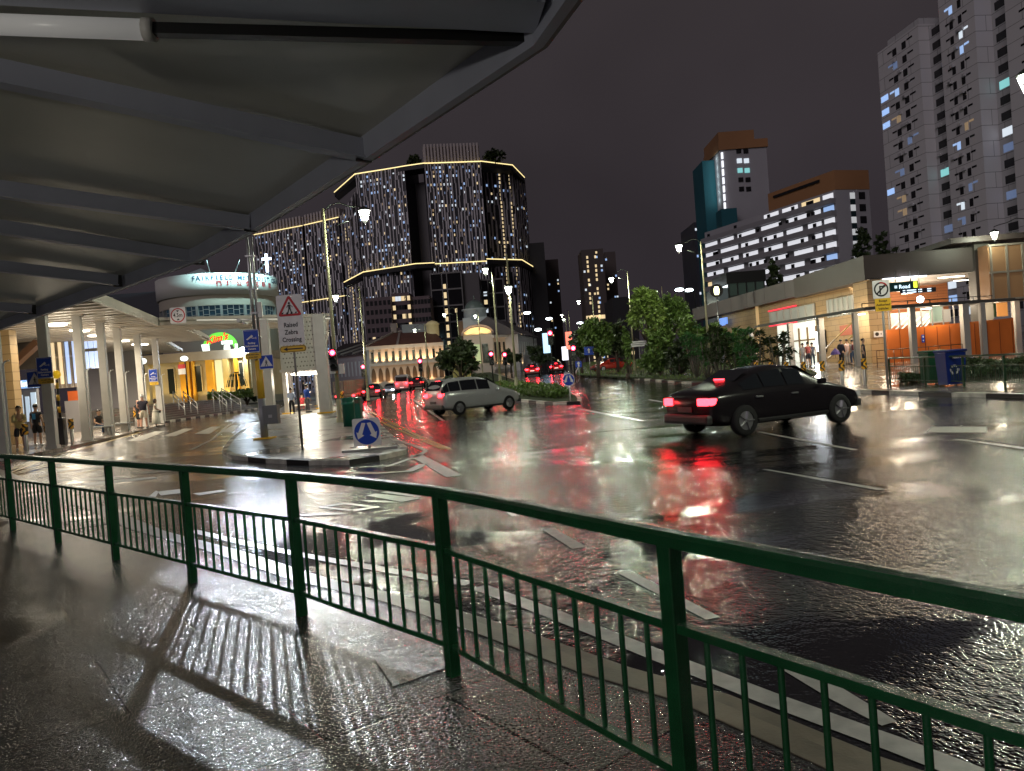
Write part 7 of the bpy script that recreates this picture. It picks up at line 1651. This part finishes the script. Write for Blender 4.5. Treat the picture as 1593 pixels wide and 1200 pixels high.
    if dress:
        mb = MB(); c = J['pel']; mb.lathe((c.x, c.y, 0), [(.15 * B * k, 1.08 * k), (.19 * k, .92 * k), (.23 * k, .6 * k), (.27 * k, .22 * k), (.25 * k, .21 * k)], 16); mb.build('skirt', mt, t)
    else:
        V = [J['pel'] + Vector((0, 0, .13 * k)), J['pel'] - Vector((0, 0, .03))]; Rr = [(.178 * B, .140 * B), (.185 * B, .148 * B)]; E = [(0, 1)]
        for q in 'lr':
            i = len(V); V += [J['hip' + q], J['hip' + q].lerp(J['kn' + q], .5), J['kn' + q].lerp(J['hip' + q], .02)]; Rr += [.118 * B, .108 * B, .105 if legs == 'short' else .082]; E += [(1, i), (i, i + 1), (i + 1, i + 2)]
            if legs == 'long': V += [J['kn' + q].lerp(J['an' + q], .4), J['an' + q] + Vector((0, 0, .03))]; Rr += [.078, .070]; E += [(i + 2, i + 3), (i + 3, i + 4)]
        skin_mesh(V, E, [(r[0] * k, r[1] * k) if isinstance(r, tuple) else r * k for r in Rr], mb_, 'trousers' if legs == 'long' else 'shorts', t, 1)
    for q in 'lr':
        a, b = J['an' + q], J['toe' + q]; d = (b - a); d.z = 0; d.normalize(); z_ = min(a.z - .05 * k, b.z); mb = MB()
        ps = [a - d * .05 * k, a + d * .05 * k, b + d * .05 * k]; mb.tube([Vector((p_.x, p_.y, z_ + .02 * k)) for p_ in ps], [.046 * k, .052 * k, .036 * k], 10); mb.build('shoe', msh, t)
    hc = J['h1']; mb = MB()
    # hair cap: upper and back part of the skull
    vs = []; fs = []; N1, M1 = 14, 7; long_ = hairstyle == 'long'
    if hairstyle != 'bald':
        for i in range(M1 + 1):
            ph = math.pi * (.62 if not long_ else .8) * i / M1
            for j in range(N1):
                a = 2 * math.pi * j / N1; rr = 0.100 * k; x = rr * math.sin(ph) * math.cos(a) * .95; y = rr * 1.12 * math.sin(ph) * math.sin(a); z = rr * 1.12 * math.cos(ph)
                if y < -.03 * k and z < .045 * k: z = .045 * k + (z - .045 * k) * .12; y *= .98
                if long_ and y > 0 and ph > 1.6: z -= .12 * k * (ph - 1.6)
                w_ = 1 + .06 * math.sin(a * 5 + i * 2.3); vs.append(hc + Vector((x * w_, (y + .012 * k) * w_, z + .018 * k)))
        for i in range(M1):
            for j in range(N1): fs.append((i * N1 + j, (i + 1) * N1 + j, (i + 1) * N1 + (j + 1) % N1, i * N1 + (j + 1) % N1))
        mb.add(vs, fs, 0, True); mb.build('hair', mh, t)
    mb = MB(); f = hc + Vector((0, -.100 * k, -.012 * k))
    for s_ in (-1, 1): mb.ball(f + Vector((s_ * .030 * k, 0.004, .006 * k)), .010 * k, (1.2, .6, .6), 8, 6, 0); mb.ball(hc + Vector((s_ * .090 * k, .01 * k, -.015 * k)), .022 * k, (.5, .8, 1.2), 8, 6, 1)
    mb.ball(f + Vector((0, -.008 * k, -.018 * k)), .014 * k, (.8, 1.0, 1.3), 8, 6, 1); mb.ball(f + Vector((0, .008 * k, -.052 * k)), .018 * k, (1.2, .5, .35), 8, 6, 2)
    fc = mb.build('face', [M_black, ms, mat('lips', (.30, .08, .07), .5)], t)
    return t, J, k
def held(px, py): return None
def pbag(t, J, k, col, back=True, size=(.28, .14, .40)):
    mb = MB(); c = (J['chest'] + J['waist']) / 2 + Vector((0, .19 * k, .02)); mb.bbox(c, (size[0] * k, size[1] * k, size[2] * k), .04); o = mb.build('backpack', mat('bag_%.2f_%.2f' % col[:2], col, .7), None)
    loc, rz = FR[t.name]; o.location = loc; o.rotation_euler = (0, 0, rz)
    return o
def bag_thing(t, J, k, col, label, size=(.28, .14, .40), off=(0, .19, .02)):
    o = thing('backpack', label, 'bag', FR[t.name][0], FR[t.name][1]); c = (J['chest'] + J['waist']) / 2 + Vector(off) * k; m = mat('bag_%.2f_%.2f' % col[:2], col, .7)
    mb = MB(); mb.bbox(c, (size[0] * k, size[1] * k, size[2] * k), .04); mb.build('pack', m, o); mb = MB()
    for s_ in (-1, 1): mb.tube([c + Vector((s_ * .09, -.05, .16)) * k, J['sh' + ('l' if s_ > 0 else 'r')] + Vector((-.04 * s_, 0, .075)) * k, c + Vector((s_ * .12, -.31, .05)) * k, c + Vector((s_ * .13, -.1, -.15)) * k], .014 * k, 6)
    mb.build('strap', m, o); return o
def PP(px, py, dzz=0.0): return G(px, py, dzz)
SKN = (.52, .32, .22)
q = PP(33, 701); t, J, k = person((q.x, q.y, 0), R(38), 1.74, 'young man in a pale yellow shirt and black shorts leaning on the first bollard', SKN, (.50, .42, .20), (.02, .02, .03), pose='stand', legs='short', sleeve='long', arms={'l': 'lean', 'r': 'lean'}, lean=.55, shoes=(.6, .6, .6))
bag_thing(t, J, k, (.02, .02, .025), 'dark backpack on the man leaning on the bollard')
q = PP(60, 694); t, J, k = person((q.x, q.y, 0), R(185), 1.78, 'person from behind in black T-shirt with blue print and white trainers', SKN, (.015, .015, .02), (.012, .012, .015), pose='stand', legs='short', shoes=(.8, .8, .8))
mb = MB(); mb.box(J['chest'] + Vector((0, .150 * k, -.06)), (.13, .012, .24)); mb.build('shirt_print', mat('print_blue', (.05, .30, .60), .6), t)
q = G(154, 678); person((q.x, q.y, .0), R(75), 1.7, 'seated man in black T-shirt on the grey bench', SKN, (.015, .015, .015), (.05, .09, .16), pose='sit', arms={'l': 'hold', 'r': 'hold'}, lean=.15)
q = G(209, 668); person((q.x, q.y + .6, 0), R(150), 1.66, 'short bald man in black T-shirt and black shorts', (.55, .30, .22), (.012, .012, .012), (.02, .02, .02), hairstyle='bald', legs='short', arms={'l': 'hip', 'r': 'down'}, hair=(.5, .5, .5))
q = G(225, 667); person((q.x, q.y, 0), R(200), 1.90, 'tall grey-haired man in black top and cream shorts', (.55, .32, .24), (.018, .015, .03), (.58, .52, .42), hair=(.45, .43, .42), legs='short', arms={'l': 'hold', 'r': 'down'}, bulk=1.12)
q = G(244, 664.5); t, J, k = person((q.x, q.y, 0), R(115), 1.62, 'dark-skinned woman in a long white dress with a black waist bag', (.20, .10, .06), (.62, .60, .52), (.6, .6, .55), hair=(.03, .02, .015), dress=True, sleeve='short', arms={'l': 'hold', 'r': 'hold'}, hairstyle='long')
w_ = thing('waist_bag', 'small black bag worn by the woman in the white dress', 'bag', FR[t.name][0], FR[t.name][1]); mb = MB(); mb.bbox((0.02, -.24 * k, .93 * k), (.26, .12, .14), .03); mb.build('pouch', M_black, w_); mb = MB(); mb.tube([(.19 * math.cos(a * .6), .17 * math.sin(a * .6), .96 * k) for a in range(11)], .012, 5); mb.build('strap', M_black, w_)
q = G(455, 645); t, J, k = person((q.x, q.y, q.z), R(185), 1.62, 'woman in a light blue jacket and black trousers under the island shelter', SKN, (.42, .50, .70), (.015, .015, .02), sleeve='long', arms={'l': 'phone', 'r': 'phone'}, hairstyle='short')
q = G(479.5, 642); t, J, k = person((q.x, q.y, q.z), R(140), 1.74, 'man in a blue shirt and grey trousers under the island shelter', SKN, (.02, .08, .42), (.12, .12, .14), sleeve='long', arms={'l': 'phone', 'r': 'down'}, bulk=1.1)
q = G(469, 640); person((q.x, q.y + .3, q.z), R(200), 1.6, 'seated person in red between the blue-clad pair in the shelter', SKN, (.55, .05, .06), (.5, .15, .15), pose='sit', sleeve='short')
def RP(px, py, Y): return D(px, py, Y)
for (px, Y, rz, h, lab, kw) in ((1249, 52, 160, 1.68, 'person in white top with dark bag beside the narrow poster box', dict(top=(.62, .60, .58), bottom=(.45, .43, .42), legs='long')), (1257, 51.5, 190, 1.74, 'person in a dusty red shirt seen from behind', dict(top=(.38, .08, .07), bottom=(.03, .03, .04), legs='short')), (1263.5, 52.5, 170, 1.66, 'person in grey half hidden behind the one in red', dict(top=(.10, .11, .14), bottom=(.03, .05, .08))),
                         (1309, 49, 120, 1.76, 'person in black holding a folded purple umbrella', dict(top=(.015, .015, .03), bottom=(.01, .01, .012), sleeve='long', arms={'l': 'hold', 'r': 'down'})), (1318, 50, 200, 1.74, 'person in pale pink top between the black-clad and grey-shirted pair', dict(top=(.55, .42, .42), bottom=(.35, .35, .36))), (1326.5, 49, 185, 1.70, 'person in a grey shirt and jeans with a dark red backpack', dict(top=(.30, .32, .33), bottom=(.03, .06, .12))),
                         (1343.5, 43.6, 60, 1.78, 'person in a dark grey T-shirt and shorts before the larger poster box', dict(top=(.04, .045, .06), bottom=(.03, .03, .035), legs='short')), (1175, 58, 100, 1.66, 'person in pale clothes glimpsed through the frangipani leaves', dict(top=(.3, .25, .25), bottom=(.45, .35, .3), legs='short'))):
    pt = D(px, 550, Y); z = H(pt.x, Y); t, J, k = person((pt.x, Y, z + .01), R(rz), h, lab, SKN, **kw)
    if px == 1326.5: bag_thing(t, J, k, (.12, .02, .03), 'dark red backpack on the person in the grey shirt', off=(0, .19, .02))
    if px == 1309:
        u_ = thing('umbrella', 'purple umbrella carried by the person in black', 'umbrella', (pt.x - .45, Y - .1, z + .55)); mb = MB(); mb.lathe((0, 0, .25), [(.02, .42), (.26, .18), (.34, .0), (.30, -.02), (.05, .30)], 8, smooth=False); mb.build('canopy', mat('purple_cloth', (.07, .04, .22), .6), u_); mb = MB(); mb.tube([(0, 0, .0), (0, 0, .62), (.2, .02, .72)], .012, 6); mb.build('handle', M_black, u_)
# ------------------------------------------------------------------ trees and plants
M_bark = mat('bark', (.06, .045, .03), .85, bump=(12, .8, .02)); 
def leafmat(n, c, tr=.3):
    m = mat(n, c, .42, var=(2.0, .45)); return m
M_leafA = leafmat('leaf_bright', (.16, .24, .05)); M_leafB = leafmat('leaf_mid', (.10, .17, .035)); M_leafC = leafmat('leaf_dark', (.035, .055, .018)); M_leafD = leafmat('leaf_frangipani', (.06, .17, .05))
def leaf_crown(mb, lobes, n, size, rr, elong=1.6, hollow=.55):
    """lobes: (centre, radii); leaf clusters through each lobe"""
    tot = sum(l[1][0] * l[1][1] * l[1][2] for l in lobes) ** 1
    for (c, r) in lobes:
        k = int(n * (r[0] * r[2]) / sum(l[1][0] * l[1][2] for l in lobes)); 
        ncl = max(6, k // 14)
        for _ in range(ncl):
            while True:
                p = Vector((rr.uniform(-1, 1), rr.uniform(-1, 1), rr.uniform(-1, 1)))
                if hollow < p.length < 1: break
            cc = Vector(c) + Vector((p.x * r[0], p.y * r[1], p.z * r[2])); out = p.normalized(); sp = rr.uniform(.18, .42) * min(r) * .8
            for _ in range(14):
                q = cc + Vector((rr.gauss(0, 1), rr.gauss(0, 1), rr.gauss(0, .7))) * sp
                s = size * rr.uniform(.6, 1.35); d = (out + Vector((rr.uniform(-1, 1), rr.uniform(-1, 1), rr.uniform(-1, .6))) * .9).normalized(); w = d.cross(Vector((rr.uniform(-1, 1), rr.uniform(-1, 1), rr.uniform(-1, 1)))).normalized()
                l = d * s * elong / 2; ww = w * s / 2; n_ = d.cross(w) * s * .12
                mb.add([q - l, q - ww * .9 + n_, q + l, q + ww * .9 + n_], [(0, 1, 2), (0, 2, 3)])
def tree(px, Y, ytop, ybase, wpx, label, m, n=3000, size=.22, seed=1, cat='tree', group=None, trunk=.14, lobes=None, name='tree', elong=1.6, crown0=.35):
    rr = random.Random(seed); b = D(px, ybase, Y); g = H(b.x, b.y); zt = D(px, ytop, Y).z; hgt = zt - g; w = wpx / FPX * Y / 2
    t = thing(name, label, cat, (b.x, Y, g), 0, group)
    mb = MB(); top = hgt * .72; c0 = hgt * crown0
    pts = [(0, 0, -.1), (rr.uniform(-.1, .1), 0, c0 * .6), (rr.uniform(-.2, .2), 0, c0), (rr.uniform(-.3, .3), 0, top)]; mb.tube(pts, [trunk * 1.3, trunk, trunk * .8, trunk * .25], 8)
    for k in range(7):
        a = rr.uniform(0, 6.28); z0 = rr.uniform(c0 * .7, c0 * 1.3); e_ = Vector((math.cos(a) * w * .7, math.sin(a) * w * .5, z0 + rr.uniform(.2, .5) * (hgt - c0))); mb.tube([(0, 0, z0), Vector((0, 0, z0)).lerp(e_, .5) + Vector((0, 0, .15)), e_], [trunk * .5, trunk * .3, trunk * .12], 5)
    mb.build('trunk', M_bark, t)
    if lobes is None:
        lobes = []
        for k in range(9):
            a = rr.uniform(0, 6.28); rd = rr.uniform(.25, .62); z = c0 + (hgt - c0) * rr.uniform(.18, .80); f = 1 - abs((z - c0) / (hgt - c0) - .45) * .8
            lobes.append(((math.cos(a) * w * rd * f, math.sin(a) * w * .7 * rd * f, z), (w * rr.uniform(.34, .52) * f, w * .4 * f, (hgt - c0) * rr.uniform(.16, .26))))
        lobes.append(((0, 0, hgt - (hgt - c0) * .22), (w * .4, w * .35, (hgt - c0) * .22)))
    mb = MB(); leaf_crown(mb, lobes, n, size, rr, elong); mb.build('crown', m, t, fix=False); return t
tree(1012, 58, 447, 575, 62, 'tall bright leafy tree at the left of the lawn clump', M_leafA, 5200, .24, 2)
tree(1045, 61, 462, 575, 80, 'broad darker tree right behind the bright leafy tree', M_leafB, 5200, .24, 3)
tree(1078, 56, 490, 577, 52, 'lower bushy tree beside the lamp post on the lawn', M_leafB, 3400, .22, 4, crown0=.12)
tree(1028, 55, 515, 580, 75, 'dense undergrowth tree at the foot of the leafy clump', M_leafB, 3600, .20, 5, crown0=.08, name='bush', cat='bush')
tree(1060, 53, 525, 582, 60, 'low dark bush in front of the leafy clump', M_leafC, 2200, .20, 15, crown0=.05, name='bush', cat='bush')
tree(930, 62, 494, 574, 66, 'round tree with a lit left edge behind the lawn tip', M_leafB, 4200, .26, 6)
tree(962, 70, 500, 572, 60, 'dark tree between the round tree and the tall narrow one', M_leafC, 3000, .3, 7)
tree(977, 56, 507, 575, 18, 'narrow upright tree right behind the lawn lamp post', M_leafB, 1400, .2, 8, crown0=.1)
tree(718, 52, 524, 590, 68, 'sparse dark tree standing before the corner gable', M_leafC, 2600, .24, 9, crown0=.3)
tree(905, 75, 512, 572, 36, 'small dark reddish tree near the mast light', M_leafC, 1500, .3, 10)
tree(840, 100, 540, 572, 60, 'dark roadside tree beyond the waiting cars', M_leafC, 1600, .4, 11)
tree(795, 105, 545, 572, 40, 'roadside tree left of the waiting cars', M_leafC, 1000, .4, 12)
tree(1207, 86, 404, 470, 34, 'dark tree growing on the station roof before the lit galleries', M_leafC, 1600, .34, 13, crown0=.4)
tree(1345, 150, 350, 420, 50, 'black tree mass between the gallery block and the pale tower', M_leafC, 2200, .8, 14, crown0=.1)
tree(1378, 150, 358, 420, 40, 'black tree just left of the pale tower foot', M_leafC, 1500, .8, 16, crown0=.1)
tree(775, 235, 236, 300, 30, 'roof garden tree on the skybridge right of the striped crown', M_leafC, 10, .8, 17) if False else None
for (x, y, w_, lab, sd) in ((770, 244, 34, 'roof tree on the skybridge right of the striped crown', 21), (645, 248, 22, 'small roof tree on the skybridge left of the striped crown', 22)):
    p = D(x, y, 520); t = thing('roof_tree', lab, 'tree', (p.x, 520, ZT)); rr = random.Random(sd); mb = MB(); mb.tube([(0, 0, -.5), (0, 0, 6)], .4, 6); mb.build('trunk', M_bark, t); mb = MB(); wv = w_ / FPX * 520 / 2
    leaf_crown(mb, [((-wv * .4, 0, 5), (wv * .5, 3, 4)), ((wv * .4, 0, 4), (wv * .5, 3, 3.5)), ((0, 0, 7), (wv * .5, 3, 3))], 700, 1.5, rr); mb.build('crown', M_leafC, t, fix=False)
tree(1110, 55, 505, 580, 60, 'leafy shrub mass filling the gap behind the lamp post', M_leafB, 3200, .22, 51, crown0=.05, name='bush', cat='bush')
tree(1150, 54, 512, 580, 56, 'leafy shrub mass behind the tallest frangipani', M_leafB, 2600, .22, 52, crown0=.05, name='bush', cat='bush')
# frangipani bushes: stems with rosettes of long leaves
def frangipani(px, Y, ytop, ybase, wpx, label, seed, m=M_leafD, nros=22, L=.38):
    rr = random.Random(seed); b = D(px, ybase, Y); g = H(b.x, b.y) + .05; zt = D(px, ytop, Y).z; h = zt - g; w = wpx / FPX * Y / 2; t = thing('frangipani', label, 'shrub', (b.x, Y, g), 0, 'long-leaved frangipani bushes on the lawn')
    st_ = MB(); lf_ = MB()
    for k in range(nros):
        a = rr.uniform(0, 6.28); r = w * math.sqrt(rr.uniform(.02, 1)); z = h * rr.uniform(.32, .97) * (1 - .25 * (r / w) ** 2); e_ = Vector((math.cos(a) * r, math.sin(a) * r * .8, z)); s0 = Vector((math.cos(a) * w * .12, math.sin(a) * w * .12, 0)); mid = s0.lerp(e_, .55) + Vector((0, 0, -.1 * h))
        mid.z = max(.1, mid.z); st_.tube([s0, mid, e_], [.035, .025, .015], 5)
        for j in range(15):
            aa = j * 2.4 + rr.uniform(-.3, .3); el = rr.uniform(-.5, 1.0); d = Vector((math.cos(aa) * math.cos(el), math.sin(aa) * math.cos(el), math.sin(el))); l = L * rr.uniform(.7, 1.15); s_ = d.cross(UZ).normalized() * l * .16; up = Vector((0, 0, .03)); tip = e_ + d * l + Vector((0, 0, -.10 * l))
            mdl = e_ + d * l * .55 + Vector((0, 0, .04)); lf_.add([e_, mdl - s_, tip, mdl + s_], [(0, 1, 2), (0, 2, 3)])
    st_.build('stem', mat('stem_grey', (.14, .13, .10), .8), t); lf_.build('leaves', m, t, fix=False)
for (x, Y, yt, yb, w_, lab, sd, m) in ((1101, 46, 512, 584, 34, 'frangipani with white-lit leaves just right of the lawn lamp post', 31, M_leafD), (1122, 45, 505, 586, 46, 'dark frangipani left of the red-orange panel', 32, M_leafC), (1150, 46, 493, 585, 58, 'tallest frangipani in front of the tan wall', 33, M_leafD), (1163, 43, 530, 588, 30, 'small spiky frangipani low in front of the tallest one', 34, M_leafD), (1180, 46, 503, 583, 34, 'frangipani leaning right of the tallest one', 35, M_leafC), (1214, 44.5, 510, 587, 44, 'rightmost dark frangipani on the lawn end', 36, M_leafC), (1085, 48, 500, 582, 36, 'frangipani behind the lawn lamp post base', 37, M_leafD)):
    frangipani(x, Y, yt, yb, w_, lab, sd, m, 26 if w_ > 40 else 18, .42)
# lawn grass, median hedge, far hedges
def blades(P, n, hmin, hmax, m, name, label, cat, z=0.05, wd=.02, seed=1, kind='stuff', lat=False):
    rr = random.Random(seed); xs_ = [p[0] for p in P]; ys_ = [p[1] for p in P]; mb = MB(); c = 0
    def ins(x, y):
        o = False; k = len(P)
        for i in range(k):
            a, b = P[i], P[(i + 1) % k]
            if (a[1] > y) != (b[1] > y) and x < (b[0] - a[0]) * (y - a[1]) / (b[1] - a[1]) + a[0]: o = not o
        return o
    while c < n:
        x, y = rr.uniform(min(xs_), max(xs_)), rr.uniform(min(ys_), max(ys_))
        if not ins(x, y): continue
        g = H(x, y) + z; h = rr.uniform(hmin, hmax); a = rr.uniform(0, 6.28); d = Vector((math.cos(a), math.sin(a), 0)) * wd; o = Vector((rr.uniform(-1, 1), rr.uniform(-1, 1), 0)) * h * .5; q = Vector((x, y, g)); mb.add([q - d, q + d, q + o + Vector((0, 0, h))], [(0, 1, 2)]); c += 1
    o = mb.build(name, m, fix=False); tag(o, label, cat, kind=kind)
blades([(p.x, p.y) for p in LP], 9000, .08, .22, M_leafB, 'grass', 'short wet grass of the right lawn', 'grass', wd=.035)
def hedge(P, h, n, m, name, label, cat, leaf=.09, seed=3, z=0.0):
    rr = random.Random(seed); xs_ = [p[0] for p in P]; ys_ = [p[1] for p in P]; cx_, cy_ = sum(xs_) / len(P), sum(ys_) / len(P)
    t = thing(name, label, cat, (cx_, cy_, H(cx_, cy_) + z)); mb = MB(); c = 0; L0 = FR[t.name][0]; st_ = MB()
    def ins(x, y):
        o = False; k = len(P)
        for i in range(k):
            a, b = P[i], P[(i + 1) % k]
            if (a[1] > y) != (b[1] > y) and x < (b[0] - a[0]) * (y - a[1]) / (b[1] - a[1]) + a[0]: o = not o
        return o
    while c < n:
        x, y = rr.uniform(min(xs_), max(xs_)), rr.uniform(min(ys_), max(ys_))
        if not ins(x, y): continue
        hh_ = h * (.75 + .25 * math.sin(x * 2.1) * math.cos(y * 1.7)) ; zz_ = hh_ * rr.uniform(.0, 1) ** .6
        q = Vector((x, y, H(x, y) + z + zz_)); s = leaf * rr.uniform(.6, 1.3); d = Vector((rr.uniform(-1, 1), rr.uniform(-1, 1), rr.uniform(-.2, 1))).normalized(); w = d.cross(Vector((rr.uniform(-1, 1), rr.uniform(-1, 1), rr.uniform(-1, 1)))).normalized(); mb.add([q - d * s, q - w * s * .5, q + d * s, q + w * s * .5], [(0, 1, 2), (0, 2, 3)]); c += 1
        if c % 40 == 0: st_.bar(Vector((x, y, H(x, y) + z - .03)), q, .012)
    mb.build('foliage', m, t, True, fix=False); st_.build('stems', M_bark, t, True, fix=False)
medP = [G(x, y) for x, y in [(890, 618), (862, 621), (805, 616), (768, 608), (775, 604), (820, 605), (868, 611)]]
hedge([(p.x, p.y) for p in medP if True], .62, 11000, M_leafB, 'hedge', 'low clipped hedge filling the kerbed median', 'hedge', .085)
mp2 = [G(x, y) for x, y in [(764, 607), (705, 598), (670, 593), (700, 591), (760, 593), (772, 603)]]
hedge([(p.x, p.y) for p in mp2], .6, 9000, M_leafC, 'hedge', 'farther dark hedge of the median behind the silver hatchback', 'hedge', .22, 8)
hP = [(D(1500, 560, 28).x, 28), (D(1700, 560, 28).x, 28), (D(1700, 560, 28).x, 30.5), (D(1500, 560, 30.5).x, 30.5)]
hedge(hP, .75, 5000, M_leafC, 'hedge', 'dark hedge in a low planter behind the blue bin', 'hedge', .10, 4)
hP = [(D(1398, 570, 27).x, 27), (D(1440, 570, 27).x, 27), (D(1440, 570, 28.5).x, 28.5), (D(1398, 570, 28.5).x, 28.5)]
hedge(hP, .5, 900, M_leafC, 'hedge', 'small ragged planting left of the green bin', 'hedge', .09, 5)
hP = [(xat(322, 68), 68), (xat(392, 68), 68), (xat(392, 71), 71), (xat(322, 71), 71)]
hedge(hP, .8, 1600, M_leafB, 'hedge', 'green planting at the foot of the yellow building', 'hedge', .16, 6, z=PZ)
b = Vector((xat(367, 70), 70, PZ)); t = thing('palm', 'small palm before the right end of the yellow building', 'palm', b); mb = MB(); mb.tube([(0, 0, 0), (.1, 0, 2.2)], .1, 7); mb.build('trunk', M_bark, t); mb = MB(); rr = random.Random(4)
for k in range(14):
    a = k * .45; d = Vector((math.cos(a), math.sin(a) * .8, 0))
    for j in range(6): q0 = Vector((.1, 0, 2.2)) + d * j * .17 + UZ * (.3 - .07 * (j - 1.5) ** 2) * .8; q1 = Vector((.1, 0, 2.2)) + d * (j + 1) * .17 + UZ * (.3 - .07 * (j - .5) ** 2); s_ = d.cross(UZ) * (.07 if j % 2 else .03); mb.quad(q0 - s_, q1 - s_, q1 + s_, q0 + s_)
mb.build('fronds', M_leafC, t, fix=False)
# two low planted boxes and kerb box on the median
p = D(718, 575, 56); t = thing('utility_cabinet', 'large pale green cabinet on the verge under the sparse dark tree', 'cabinet', (p.x, p.y, H(p.x, p.y))); z1_ = D(718, 565, 56).z - H(p.x, p.y)
mb = MB(); mb.bbox((0, 0, z1_ / 2), (1.35, .7, z1_), .04); mb.build('case', mat('olive_cabinet', (.40, .38, .12), .5), t); mb = MB(); mb.box((0, -.352, z1_ / 2), (.02, .01, z1_ * .9)); mb.build('door_gap', M_black, t)
tree(385, 78, 588, 626, 34, 'dark leafy shrub between the yellow building and the shelter column', M_leafC, 900, .22, 41, crown0=.1, name='bush', cat='bush')
